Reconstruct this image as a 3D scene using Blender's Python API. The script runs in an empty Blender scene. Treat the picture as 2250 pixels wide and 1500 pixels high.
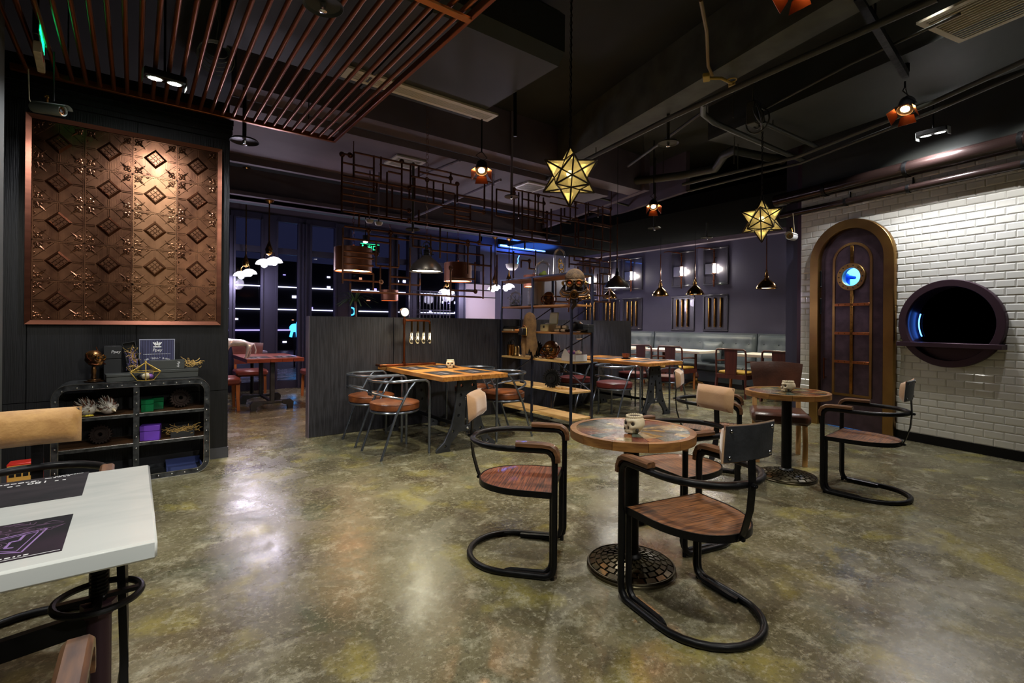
import bpy, bmesh, math, random
from mathutils import Vector, Matrix
random.seed(7)
SC = bpy.context.scene
COL = SC.collection
PI = math.pi
# ------------------------------------------------------------------ camera
F_PX, CX, CY, EYE, ROLL, YAW = 1087.0, 1125.0, 711.0, 1.32, 0.0079, math.radians(37.36)
_fw = Vector((math.sin(YAW), math.cos(YAW), 0)); _rt = Vector((math.cos(YAW), -math.sin(YAW), 0)); _up = Vector((0, 0, 1))
_r2 = _rt * math.cos(ROLL) + _up * math.sin(ROLL); _u2 = _up * math.cos(ROLL) - _rt * math.sin(ROLL)
cam = bpy.data.cameras.new('camera'); camo = bpy.data.objects.new('camera', cam); COL.objects.link(camo)
cam.sensor_width = 36; cam.lens = F_PX / 2250 * 36; cam.shift_y = -(750 - CY) / 2250; cam.clip_start = .02; cam.clip_end = 200
R = Matrix((_r2, _u2, -_fw)).transposed().to_4x4(); R.translation = Vector((0, 0, EYE)); camo.matrix_world = R
SC.camera = camo
# ------------------------------------------------------------------ world, exposure
w = bpy.data.worlds.new('night'); SC.world = w; w.use_nodes = True
w.node_tree.nodes['Background'].inputs[0].default_value = (.012, .013, .03, 1); w.node_tree.nodes['Background'].inputs[1].default_value = .6
SC.view_settings.view_transform = 'Standard'; SC.view_settings.look = 'None'; SC.view_settings.gamma = 1
SC.view_settings.use_curve_mapping = False; SC.view_settings.exposure = 1.0
SC.cycles.use_denoising = True; SC.cycles.max_bounces = 7; SC.cycles.diffuse_bounces = 3; SC.cycles.glossy_bounces = 4
SC.cycles.transmission_bounces = 5; SC.cycles.transparent_max_bounces = 12; SC.cycles.caustics_reflective = False; SC.cycles.caustics_refractive = False
SC.cycles.sample_clamp_indirect = 4; SC.cycles.use_adaptive_sampling = True; SC.cycles.adaptive_threshold = .02

def ceil_at(x, y):      # underside of whatever hangs over a spot
    if .74 < x < 6.3 and 5.62 < y < 7.3: return 3.47
    if x > 7.6 and y > 3.3: return 3.31
    if -1 < x < 8 and 8.68 < y < 9.22: return 3.30
    if -1 < x < 8 and 9.5 < y < 9.75: return 3.38
    if .75 < x < 6.8 and 5.28 < y < 5.6: return 3.56
    return 4.15
def ray(x, y): return _fw + _r2 * ((x - CX) / F_PX) - _u2 * ((y - CY) / F_PX)
def az(x, y, z): d = ray(x, y); return Vector((0, 0, EYE)) + d * ((z - EYE) / d.z)
def ax(x, y, X): d = ray(x, y); return Vector((0, 0, EYE)) + d * (X / d.x)
def ay(x, y, Y): d = ray(x, y); return Vector((0, 0, EYE)) + d * (Y / d.y)
def ad(x, y, t): return Vector((0, 0, EYE)) + ray(x, y) * t

def lamp(kind, name, loc, W, col, target=None, angle=90, blend=.6, r=.05, parent=None, size=None):
    l = bpy.data.lights.new(name, kind); l.energy = W; l.color = col
    if kind == 'AREA':
        l.shape = 'DISK'; l.size = size or .3
    else: l.shadow_soft_size = r
    if kind == 'SPOT': l.spot_size = math.radians(angle); l.spot_blend = blend
    o = bpy.data.objects.new(name, l); COL.objects.link(o); o.location = loc
    if target is not None:
        o.rotation_euler = (Vector(target) - Vector(loc)).to_track_quat('-Z', 'Y').to_euler()
    return o
WARM, NEUT, COOL, ORNG, PURP = (1, .80, .52), (1, .97, .87), (.92, .95, 1), (1, .36, .10), (.78, .70, 1)
# added fill spots without fixtures, some of them out of the frame
LIGHTS = [
 ('SPOT', 'fill_spot', (.6, .7, 3.95), 150, NEUT, (1.2, 2.8, 0), 95),
 ('SPOT', 'fill_spot', (3.3, .2, 3.95), 85, NEUT, (3.2, 1.8, 0), 95),
 ('SPOT', 'fill_spot', (-1.6, 2.6, 3.05), 90, NEUT, (-.05, 4.6, 0.2), 85),  # added fill on the rack
 ('SPOT', 'fill_spot', (5.4, .7, 3.9), 75, NEUT, (5.0, 2.0, 0), 100),
 ('SPOT', 'overhead_spot', (3.9, 3.7, 3.40), 150, NEUT, (3.9, 3.7, 0), 120),
 ('SPOT', 'fill_spot', (1.2, -1.6, 2.9), 70, NEUT, (.6, 1.7, .5), 80),  # added front fill for the marble table and chair backs
 ('SPOT', 'fill_spot', (4.9, 1.0, 3.9), 125, (1, .99, .96), (7.05, 1.5, .5), 66),  # added light on the lower tiled wall
 ('SPOT', 'fill_spot', (.5, -.3, 3.4), 70, (.96, .98, 1), (-.3, 1.9, .75), 60),  # added fill on the marble slab
 ('SPOT', 'overhead_spot', (1.9, 3.9, 3.45), 90, (1, .97, .75), (1.6, 4.4, 0), 100),
 ('SPOT', 'overhead_spot', (7.4, 5.0, 3.3), 110, (1, .95, .72), (7.2, 4.9, 0), 95),
 ('SPOT', 'overhead_spot', (1.5, 7.6, 3.3), 120, (1, .74, .66), (1.2, 7.4, 0), 110),
 ('SPOT', 'overhead_spot', (4.0, 8.3, 3.2), 50, PURP, (4.0, 8.3, 0), 120),
 ('SPOT', 'overhead_spot', (8.6, 7.0, 3.2), 34, PURP, (9.4, 8.0, 0.5), 120),
]
for k, n, loc, W, c, t, a in LIGHTS: lamp(k, n, loc, W, c, t, a, .9, .08)

# ------------------------------------------------------------------ materials
def S(r, g, b): return tuple(((c / 255 + .055) / 1.055) ** 2.4 if c > 10 else c / 255 / 12.92 for c in (r, g, b))
MATS = {}
def mat(name, col, rough=.5, metal=0., col2=None, scale=6., stretch=(1, 1, 1), bump=0., bscale=None, bstretch=None, emit=None, es=0., coat=0.,
        sheen=0., rough2=None, lo=.35, hi=.65, rnd=False, spec=.5, detail=5, var=0., alpha=None, trans=0., dist=.0):
    m = bpy.data.materials.new(name); m.use_nodes = True; nt = m.node_tree; N = nt.nodes; L = nt.links; b = N['Principled BSDF']
    b.inputs['Base Color'].default_value = (*col, 1); b.inputs['Roughness'].default_value = rough; b.inputs['Metallic'].default_value = metal
    b.inputs['Coat Weight'].default_value = coat; b.inputs['Sheen Weight'].default_value = sheen; b.inputs['Specular IOR Level'].default_value = spec
    b.inputs['Transmission Weight'].default_value = trans
    if emit: b.inputs['Emission Color'].default_value = (*emit, 1); b.inputs['Emission Strength'].default_value = es
    tc = N.new('ShaderNodeTexCoord'); vec = tc.outputs['Object']
    if rnd:
        oi = N.new('ShaderNodeObjectInfo'); ml = N.new('ShaderNodeMath'); ml.operation = 'MULTIPLY'; ml.inputs[1].default_value = 37
        L.new(oi.outputs['Random'], ml.inputs[0]); va = N.new('ShaderNodeVectorMath'); va.operation = 'ADD'
        L.new(vec, va.inputs[0]); L.new(ml.outputs[0], va.inputs[1]); vec = va.outputs[0]
    def noise(sc, st, det):
        mp = N.new('ShaderNodeMapping'); mp.inputs['Scale'].default_value = st; L.new(vec, mp.inputs[0])
        n = N.new('ShaderNodeTexNoise'); n.inputs['Scale'].default_value = sc; n.inputs['Detail'].default_value = det; n.inputs['Distortion'].default_value = dist
        L.new(mp.outputs[0], n.inputs['Vector']); return n.outputs['Fac']
    f = None
    if col2 is not None or rough2 is not None:
        f = noise(scale, stretch, detail)
        rp = N.new('ShaderNodeMapRange'); rp.inputs[1].default_value = lo; rp.inputs[2].default_value = hi; L.new(f, rp.inputs[0]); f = rp.outputs[0]
    cs = None
    if col2 is not None:
        mx = N.new('ShaderNodeMix'); mx.data_type = 'RGBA'; mx.inputs[6].default_value = (*col, 1); mx.inputs[7].default_value = (*col2, 1); L.new(f, mx.inputs[0])
        cs = mx.outputs[2]; L.new(cs, b.inputs['Base Color'])
    if var:
        oi = N.new('ShaderNodeObjectInfo'); hv = N.new('ShaderNodeHueSaturation'); mr = N.new('ShaderNodeMapRange'); mr.inputs[3].default_value = 1 - var; mr.inputs[4].default_value = 1 + var
        L.new(oi.outputs['Random'], mr.inputs[0]); L.new(mr.outputs[0], hv.inputs['Value']); hv.inputs['Color'].default_value = (*col, 1)
        if cs: L.new(cs, hv.inputs['Color'])
        L.new(hv.outputs[0], b.inputs['Base Color'])
    if rough2 is not None:
        mr = N.new('ShaderNodeMapRange'); mr.inputs[3].default_value = rough; mr.inputs[4].default_value = rough2; L.new(f, mr.inputs[0]); L.new(mr.outputs[0], b.inputs['Roughness'])
    if bump:
        bf = noise(bscale or scale * 3, bstretch or stretch, detail); bp = N.new('ShaderNodeBump'); bp.inputs['Strength'].default_value = bump; bp.inputs['Distance'].default_value = .01
        L.new(bf, bp.inputs['Height']); L.new(bp.outputs[0], b.inputs['Normal'])
    MATS[name] = m
    return m
def glass(name, tint=(1, 1, 1), gloss=.25, rough=.02):
    m = bpy.data.materials.new(name); m.use_nodes = True; nt = m.node_tree; N = nt.nodes; L = nt.links; N.remove(N['Principled BSDF'])
    t = N.new('ShaderNodeBsdfTransparent'); t.inputs[0].default_value = (*tint, 1); g = N.new('ShaderNodeBsdfGlossy'); g.inputs['Roughness'].default_value = rough
    mm = N.new('ShaderNodeMath'); mm.operation = 'MULTIPLY'; mm.inputs[1].default_value = .45
    lw = N.new('ShaderNodeLayerWeight'); lw.inputs[0].default_value = gloss; mx = N.new('ShaderNodeMixShader')
    L.new(lw.outputs['Fresnel'], mm.inputs[0]); L.new(mm.outputs[0], mx.inputs[0]); L.new(t.outputs[0], mx.inputs[1]); L.new(g.outputs[0], mx.inputs[2]); L.new(mx.outputs[0], N['Material Output'].inputs[0])
    return m
def starglass(name, tint, trl):
    m = bpy.data.materials.new(name); m.use_nodes = True; nt = m.node_tree; N = nt.nodes; L = nt.links; N.remove(N['Principled BSDF'])
    t = N.new('ShaderNodeBsdfTransparent'); t.inputs[0].default_value = (*tint, 1); d = N.new('ShaderNodeBsdfTranslucent'); d.inputs[0].default_value = (*trl, 1)
    g = N.new('ShaderNodeBsdfGlossy'); g.inputs['Roughness'].default_value = .25; g.inputs[0].default_value = (.9, .85, .65, 1)
    nz = N.new('ShaderNodeTexNoise'); nz.inputs['Scale'].default_value = 14; mr = N.new('ShaderNodeMapRange'); mr.inputs[3].default_value = .15; mr.inputs[4].default_value = .6
    L.new(nz.outputs[0], mr.inputs[0]); a = N.new('ShaderNodeMixShader'); b = N.new('ShaderNodeMixShader'); b.inputs[0].default_value = .30
    L.new(mr.outputs[0], a.inputs[0]); L.new(t.outputs[0], a.inputs[1]); L.new(d.outputs[0], a.inputs[2]); L.new(a.outputs[0], b.inputs[1]); L.new(g.outputs[0], b.inputs[2])
    L.new(b.outputs[0], N['Material Output'].inputs[0]); return m
def emis(name, col, s):
    return mat(name, (.8, .8, .8), .5, emit=col, es=s)

black_metal = mat('black_metal', S(22, 22, 24), .35, .6, rough2=.5, scale=30)
grey_iron = mat('grey_iron', S(74, 76, 82), .45, .5, col2=S(56, 58, 62), scale=9, bump=.15, bscale=60)
steel = mat('worn_steel', S(92, 94, 98), .32, .7, col2=S(44, 46, 50), scale=22)
bright_steel = mat('bright_steel', S(205, 205, 208), .22, 1.)
tube_steel = mat('dark_tube_steel', S(118, 124, 136), .26, .85)
shelf_steel = mat('shelf_steel', S(62, 66, 84), .35, .8)
copper_pipe = mat('copper_pipe', S(130, 72, 44), .28, .95, col2=S(96, 52, 32), scale=5)
dark_copper = mat('dark_copper_tube', S(126, 84, 64), .3, .85, col2=S(88, 58, 46), scale=6)
slat_copper = mat('slat_copper', S(176, 112, 66), .3, .85, col2=S(140, 86, 52), scale=3, stretch=(1, .2, 1))
rail_copper = mat('rail_copper', S(150, 88, 52), .33, .85)
emboss_copper = mat('embossed_copper', S(126, 86, 62), .3, .92, col2=S(92, 60, 44), scale=9, bump=.06, bscale=120, bstretch=(1, 1, .05))
emboss_copper2 = mat('embossed_copper_satin', S(142, 102, 72), .44, .88, col2=S(120, 84, 58), scale=9)  # satin tiles; lighter colour also paints in their brighter reflection
frame_copper = mat('frame_copper', S(138, 88, 70), .3, 1., col2=S(112, 70, 56), scale=2, stretch=(.3, .3, 8))
brass = mat('polished_brass', S(196, 150, 82), .16, 1., col2=S(150, 108, 52), scale=8)
gold = mat('gold_wire', S(226, 190, 96), .25, .6)
aged_brass = mat('aged_brass', S(160, 126, 74), .32, 1., col2=S(134, 100, 64), scale=1.2, stretch=(2, 2, .3))
bronze = mat('dark_bronze_paint', S(84, 66, 76), .36, .55, col2=S(66, 52, 60), scale=2, stretch=(4, 4, .4), bump=.04, bscale=60, bstretch=(1, 1, .05))
bronze_dark = mat('hatch_bronze', S(74, 54, 66), .4, .5)
pipe_brown = mat('brown_pipe_paint', S(44, 32, 30), .2, .35)
tile_white = mat('white_glaze', S(232, 230, 224), .12, 0, coat=.4, var=.03)
grout = mat('grout', S(206, 200, 190), .8)
black_wood = mat('black_stained_wood', S(16, 16, 20), .42, 0, col2=S(9, 9, 12), scale=7, stretch=(9, 9, .45), bump=.35, bscale=16, bstretch=(9, 9, .3), lo=.4, hi=.6)
part_wood = mat('partition_dark_oak', S(44, 43, 49), .4, 0, col2=S(29, 28, 33), scale=8, stretch=(9, 9, .5), bump=.3, bscale=16, bstretch=(9, 9, .3), lo=.4, hi=.6)
navy_wall = mat('navy_wall_paint', S(68, 66, 88), .5, 0, col2=S(58, 56, 76), scale=.8)
navy_trim = mat('navy_panel_moulding', S(42, 40, 50), .3, 0, coat=.3)
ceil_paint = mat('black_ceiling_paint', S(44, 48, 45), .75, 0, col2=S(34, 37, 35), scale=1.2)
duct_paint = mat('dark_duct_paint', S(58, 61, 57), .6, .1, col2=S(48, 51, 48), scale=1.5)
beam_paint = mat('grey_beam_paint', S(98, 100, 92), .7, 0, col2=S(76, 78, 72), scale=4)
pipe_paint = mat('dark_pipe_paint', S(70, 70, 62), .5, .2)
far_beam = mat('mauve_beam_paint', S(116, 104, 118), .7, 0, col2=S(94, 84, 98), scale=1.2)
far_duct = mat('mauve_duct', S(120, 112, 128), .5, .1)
alu = mat('window_aluminium', S(66, 65, 84), .38, .5)
ivory = mat('ivory_plastic', S(222, 212, 186), .5)
white_pl = mat('white_plastic', S(226, 224, 220), .4)
grey_cam = mat('camera_shell', S(150, 156, 150), .4, .3)
black_pl = mat('black_plastic', S(16, 16, 18), .35)
dark_gap = mat('dark_gap', S(8, 8, 9), .9)
velvet = mat('tan_velvet', S(206, 164, 120), .75, 0, col2=S(182, 138, 96), scale=5, sheen=.6, bump=.1, bscale=120)
velvet_gold = mat('gold_velvet', S(196, 150, 84), .6, 0, col2=S(168, 122, 62), scale=14, sheen=.9, bump=.2, bscale=90)
leather = mat('brown_leather', S(124, 68, 34), .33, 0, col2=S(78, 40, 22), scale=7, bump=.2, bscale=40)
red_leather = mat('red_brown_leather', S(100, 40, 36), .32, 0, col2=S(72, 28, 28), scale=7, bump=.15, bscale=40)
chair_leather = mat('chestnut_leather', S(88, 52, 38), .3, 0, col2=S(58, 34, 26), scale=4, bump=.12, bscale=60)
grey_leather = mat('grey_leather', S(70, 79, 86), .46, 0, col2=S(60, 69, 78), scale=4, bump=.08, bscale=30)
orange_wood = mat('orange_wood', S(190, 116, 58), .45, 0, col2=S(160, 92, 42), scale=5, stretch=(8, 8, .6))
light_wood = mat('light_beech', S(206, 160, 104), .5, 0, col2=S(182, 134, 82), scale=5, stretch=(8, 8, .6))
red_wood = mat('red_stained_frame', S(96, 44, 36), .42, 0, col2=S(72, 32, 28), scale=5, stretch=(6, 6, .6))
seat_wood = mat('elm_seat', S(146, 98, 60), .42, 0, col2=S(66, 40, 24), scale=5, stretch=(1.2, 26, 14), rnd=True, lo=.38, hi=.62, bump=.15, bscale=9, coat=.15, dist=.3)
seat_wood_red = mat('elm_seat_red', S(146, 84, 54), .4, 0, col2=S(72, 36, 24), scale=5, stretch=(1.2, 26, 14), rnd=True, lo=.38, hi=.62, bump=.15, bscale=9, coat=.15, dist=.3)
arm_wood = mat('walnut_arm', S(118, 80, 50), .42, 0, col2=S(66, 42, 27), scale=6, stretch=(9, 1, 9), rnd=True, coat=.2)
table_wood = mat('honey_table_wood', S(196, 134, 62), .38, 0, col2=S(150, 92, 40), scale=4, stretch=(9, .8, 9), rnd=True, coat=.2, var=.1)
table_wood_red = mat('cherry_table_wood', S(150, 74, 50), .35, 0, col2=S(112, 50, 36), scale=4, stretch=(.8, 9, 9), rnd=True, coat=.3)
rim_wood = mat('pine_rim', S(158, 112, 58), .4, 0, col2=S(96, 60, 32), scale=7, stretch=(1, 1, 6), rnd=True, lo=.3, hi=.7, bump=.1)
pine = mat('pine_board', S(226, 186, 122), .5, 0, col2=S(200, 152, 90), scale=4, stretch=(9, .7, 9), rnd=True)
pine2 = mat('oiled_board', S(178, 122, 66), .5, 0, col2=S(146, 96, 52), scale=4, stretch=(9, .7, 9), rnd=True)
rack_wood = mat('rack_board', S(96, 66, 40), .5, 0, col2=S(66, 44, 28), scale=4, stretch=(.7, 9, 9))
marble = mat('white_marble', S(214, 218, 214), .22, 0, col2=S(196, 202, 200), scale=3, stretch=(.6, 2.2, 1.5), lo=.42, hi=.75, dist=1.2, coat=.2)
white_top = mat('white_table_top', S(232, 222, 214), .3)
mat_black = mat('placemat_print', S(26, 25, 28), .75, 0, spec=.2, col2=S(48, 42, 46), scale=5, stretch=(1, 4, 1))
mat_purple = mat('placemat_purple_print', S(22, 20, 24), .75, 0, spec=.2, col2=S(52, 34, 48), scale=4, lo=.45, hi=.7)
ink_white = mat('white_ink', S(236, 236, 238), .6)
ink_lilac = mat('lilac_ink', S(150, 116, 178), .6)
ink_dim = mat('dim_lilac_ink', S(96, 66, 96), .6)
bone = mat('bone_resin', S(212, 198, 168), .45, 0, col2=S(168, 150, 120), scale=14, lo=.4, hi=.75, bump=.15)
bone_shadow = mat('bone_shade_ink', S(40, 32, 26), .7)  # dark tone paints shade into the skull hollows; also used as print
steam_bronze = mat('antique_bronze', S(150, 108, 66), .28, .9, col2=S(74, 50, 34), scale=18, lo=.4, hi=.6, bump=.3)
gun = mat('gunmetal', S(52, 52, 52), .35, .8, col2=S(34, 34, 34), scale=14)
rust_gear = mat('dark_gear', S(52, 40, 36), .45, .6)
burlap = mat('burlap', S(124, 90, 48), .85, 0, col2=S(88, 60, 32), scale=9, bump=.8, bscale=150)
straw = mat('straw', S(206, 168, 96), .7)
feather = mat('feather_white', S(206, 200, 194), .6)
feather_b = mat('feather_brown', S(110, 72, 58), .6)
yellow_l = mat('yellow_leaf', S(204, 178, 48), .5)
green_l = mat('green_leaf', S(96, 140, 60), .5)
box_black = mat('black_card', S(34, 35, 37), .55)
box_grey = mat('charcoal_card', S(56, 58, 56), .55)
card_navy = mat('navy_card', S(46, 46, 74), .5)
card_line = mat('navy_card_stripe', S(70, 70, 104), .5)
red_lip = mat('red_print', S(190, 40, 66), .5)
green_pl = mat('green_acrylic', S(12, 112, 66), .2, trans=.15)
purple_box = mat('purple_card', S(112, 66, 190), .4)
kraft = mat('yellow_label', S(206, 156, 72), .5, col2=S(190, 140, 60), scale=4)
red_paint = mat('red_paint', S(186, 40, 30), .35)
pink_f = mat('pink_petal', S(226, 150, 172), .6); cream_f = mat('cream_petal', S(232, 214, 186), .6); viol_f = mat('violet_petal', S(126, 80, 160), .6)
white_card = mat('white_card', S(214, 206, 204), .6)
beige_case = mat('beige_case', S(186, 182, 142), .55)
silver = mat('silver_resin', S(220, 216, 220), .25, .5)
star_frame = mat('star_leading', S(48, 38, 28), .45, .6)
clear = glass('clear_glass', (.96, .97, .97), .35)
win_glass = glass('window_glass', (.80, .82, .92), .22)
dark_glass = glass('hatch_glass', (.10, .10, .11), .12, .05)
bulb_glass = glass('bulb_glass', (.98, .95, .85), .4)
star_glass = starglass('star_glass', (.80, .74, .52), (.50, .45, .28))
lit_white = emis('lit_white', (1, .96, .88), 14)
lit_warm = emis('lit_warm_disc', (1, .93, .70), 9)
lit_orange = emis('lit_orange_disc', (1, .45, .20), 7)
lit_opal = emis('lit_opal', (.93, .90, 1), 10)
lit_par = emis('lit_orange_lamp', (1, .42, .12), 60)
lit_spot = emis('lit_spot', (.95, .97, 1), 45)
lit_bulb = emis('lit_bulb', (1, .86, .6), 14)
lit_filament = emis('lit_filament', (1, .80, .45), 8)
lit_tube = emis('lit_sconce_tube', (1, .93, .8), 10)
lit_green = emis('lit_green', (.0, .9, .22), 2.2)
lit_blue = emis('lit_blue', (.05, .22, 1), 5)
lit_city = emis('lit_city', (.85, .82, 1), 1.6)
lit_city2 = emis('lit_city_violet', (.45, .36, 1), 1.4)
lit_city3 = emis('lit_city_orange', (1, .45, .2), .7)
lit_sign_blue = emis('lit_sign_blue', (.05, .45, 1), 2.2)
room_blue = emis('blue_room_light', (.22, .62, 1), 1.1)

# polished, stained concrete floor
def floor_mat():
    m = bpy.data.materials.new('stained_concrete'); m.use_nodes = True; nt = m.node_tree; N = nt.nodes; L = nt.links; b = N['Principled BSDF']
    tc = N.new('ShaderNodeTexCoord')
    def nz(s, d=6, r=.55, di=.4, st=(1, 1, 1), off=0):
        mp = N.new('ShaderNodeMapping'); mp.inputs['Scale'].default_value = st; mp.inputs['Location'].default_value = (off, off * .7, 0); L.new(tc.outputs['Object'], mp.inputs[0])
        n = N.new('ShaderNodeTexNoise'); n.inputs['Scale'].default_value = s; n.inputs['Detail'].default_value = d; n.inputs['Roughness'].default_value = r; n.inputs['Distortion'].default_value = di
        L.new(mp.outputs[0], n.inputs['Vector']); return n.outputs['Fac']
    def rng(f, a, c, o0=0, o1=1):
        r = N.new('ShaderNodeMapRange'); r.inputs[1].default_value = a; r.inputs[2].default_value = c; r.inputs[3].default_value = o0; r.inputs[4].default_value = o1; L.new(f, r.inputs[0]); return r.outputs[0]
    def mix(f, a, c):
        x = N.new('ShaderNodeMix'); x.data_type = 'RGBA'; L.new(f, x.inputs[0])
        for i, v in ((6, a), (7, c)):
            if isinstance(v, tuple): x.inputs[i].default_value = (*v, 1)
            else: L.new(v, x.inputs[i])
        return x.outputs[2]
    c = mix(rng(nz(1.3), .36, .64), S(80, 75, 55), S(112, 106, 80))
    c = mix(rng(nz(2.6, 5, .5, .3, off=9), .56, .68, 0, .7), c, S(142, 132, 66))      # yellow stain
    c = mix(rng(nz(1.9, 6, .6, .4, off=21), .55, .70, 0, .75), c, S(66, 54, 42))         # brown stain
    c = mix(rng(nz(4.5, 10, .78, .2, off=33), .53, .66, 0, .75), c, S(168, 164, 142))     # pale bloom
    c = mix(rng(nz(2.4, 4, .5, .5, off=47), .60, .72, 0, .5), c, S(66, 78, 62))         # green-grey stain
    c = mix(rng(nz(34, 8, .8, .2, off=3), .52, .66, 0, .7), c, S(176, 170, 146))      # fine speckle
    c = mix(rng(nz(46, 6, .75, .2, off=5), .53, .66, 0, .65), c, S(48, 44, 34))
    L.new(c, b.inputs['Base Color'])
    L.new(rng(nz(3.2, 6, .65, off=61), .35, .65, .14, .38), b.inputs['Roughness']); b.inputs['Specular IOR Level'].default_value = .55
    bp = N.new('ShaderNodeBump'); bp.inputs['Strength'].default_value = .09; bp.inputs['Distance'].default_value = .01
    L.new(nz(26, 8, .7), bp.inputs['Height']); L.new(bp.outputs[0], b.inputs['Normal'])
    return m
floor_m = floor_mat()
PAL = [S(104, 46, 36), S(50, 70, 74), S(150, 118, 52), S(118, 98, 66), S(40, 48, 52), S(130, 80, 44), S(86, 94, 82), S(122, 54, 38), S(70, 62, 46), S(150, 132, 94)]
plank_m = [mat('sunburst_plank', c, .2, 0, col2=tuple(x * .5 for x in c), scale=9, stretch=(3, 3, 1), rnd=True, bump=.15, spec=.35) for c in PAL]

# ------------------------------------------------------------------ mesh builder
def frame_of(t, up=Vector((0, 0, 1))):
    t = t.normalized(); s = t.cross(up)
    if s.length < 1e-4: s = t.cross(Vector((0, 1, 0)))
    s.normalize(); return s, s.cross(t).normalized()
class MB:
    def __init__(s): s.v = []; s.f = []
    def add(s, vs, fs):
        o = len(s.v); s.v += [tuple(v) for v in vs]; s.f += [tuple(i + o for i in f) for f in fs]; return s
    def box(s, x0, x1, y0, y1, z0, z1, c=0, M=None):
        if c <= 0:
            vs = [(x, y, z) for x in (x0, x1) for y in (y0, y1) for z in (z0, z1)]
            fs = [(0, 1, 3, 2), (4, 6, 7, 5), (0, 4, 5, 1), (2, 3, 7, 6), (0, 2, 6, 4), (1, 5, 7, 3)]
        else:
            vs = []; idx = {}
            lo = (x0, y0, z0); hi = (x1, y1, z1)
            for sx in (0, 1):
                for sy in (0, 1):
                    for sz in (0, 1):
                        sg = (sx, sy, sz)
                        for a in range(3):
                            p = [0, 0, 0]
                            for k in range(3):
                                e = hi[k] if sg[k] else lo[k]; p[k] = e if k == a else (e - c if sg[k] else e + c)
                            idx[(sg, a)] = len(vs); vs.append(tuple(p))
            fs = []
            for a in range(3):
                b_, c_ = (a + 1) % 3, (a + 2) % 3
                for sd in (0, 1):
                    q = []
                    for (u, v) in ((0, 0), (1, 0), (1, 1), (0, 1)):
                        g = [0, 0, 0]; g[a] = sd; g[b_] = u; g[c_] = v; q.append(idx[(tuple(g), a)])
                    fs.append(tuple(q if sd else q[::-1]))
            for a in range(3):
                b_, c_ = (a + 1) % 3, (a + 2) % 3
                for u in (0, 1):
                    for v in (0, 1):
                        g0 = [0, 0, 0]; g0[b_] = u; g0[c_] = v; g1 = list(g0); g1[a] = 1; g0, g1 = tuple(g0), tuple(g1)
                        q = [idx[(g0, b_)], idx[(g1, b_)], idx[(g1, c_)], idx[(g0, c_)]]
                        fs.append(tuple(q if u != v else q[::-1]))
            for sx in (0, 1):
                for sy in (0, 1):
                    for sz in (0, 1):
                        g = (sx, sy, sz); q = [idx[(g, 0)], idx[(g, 1)], idx[(g, 2)]]
                        fs.append(tuple(q if (sx + sy + sz) % 2 else q[::-1]))
        if M is not None: vs = [M @ Vector(v) for v in vs]
        return s.add(vs, fs)
    def cbox(s, c, sz, ch=0, rz=0, M=None):
        T = Matrix.Translation(c) @ Matrix.Rotation(rz, 4, 'Z') if M is None else Matrix.Translation(c) @ M.to_4x4()
        return s.box(-sz[0] / 2, sz[0] / 2, -sz[1] / 2, sz[1] / 2, -sz[2] / 2, sz[2] / 2, ch, T)
    def bar(s, p, q, wd, h, up=Vector((0, 0, 1))):
        p = Vector(p); q = Vector(q); a, n = frame_of(q - p, up); vs = []
        for P in (p, q):
            for (i, j) in ((-1, -1), (1, -1), (1, 1), (-1, 1)): vs.append(P + a * i * wd / 2 + n * j * h / 2)
        return s.add(vs, [(0, 1, 5, 4), (1, 2, 6, 5), (2, 3, 7, 6), (3, 0, 4, 7), (3, 2, 1, 0), (4, 5, 6, 7)])
    def cyl(s, p, q, r, r1=None, n=12, cap=True):
        p = Vector(p); q = Vector(q); r1 = r if r1 is None else r1; a, b = frame_of(q - p); vs = []
        for P, rr in ((p, r), (q, r1)):
            for i in range(n): t = 2 * PI * i / n; vs.append(P + a * math.cos(t) * rr + b * math.sin(t) * rr)
        fs = [(i, (i + 1) % n, n + (i + 1) % n, n + i) for i in range(n)]
        if cap: fs += [tuple(range(n - 1, -1, -1)), tuple(range(n, 2 * n))]
        return s.add(vs, fs)
    def tube(s, pts, r, n=8, closed=False):
        P = [Vector(p) for p in pts]; k = len(P); T = []
        for i in range(k):
            a = P[(i + 1) % k] - P[i] if (closed or i < k - 1) else P[i] - P[i - 1]; b = P[i] - P[i - 1] if (closed or i > 0) else a
            T.append((a.normalized() + b.normalized()).normalized())
        u, _ = frame_of(T[0]); vs = []
        for i in range(k):
            u = (u - T[i] * u.dot(T[i])).normalized(); w_ = T[i].cross(u); rr = r[i] if isinstance(r, (list, tuple)) else r
            for j in range(n): t = 2 * PI * j / n; vs.append(P[i] + u * math.cos(t) * rr + w_ * math.sin(t) * rr)
        fs = []
        for i in range(k if closed else k - 1):
            a = i * n; b = ((i + 1) % k) * n
            sh = 0
            if closed and i == k - 1:
                d = [(Vector(vs[a]) - Vector(vs[b + j])).length for j in range(n)]; sh = d.index(min(d))
            for j in range(n): fs.append((a + j, a + (j + 1) % n, b + (j + 1 + sh) % n, b + (j + sh) % n))
        if not closed: fs += [tuple(range(n - 1, -1, -1)), tuple(range((k - 1) * n, k * n))]
        return s.add(vs, fs)
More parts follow.
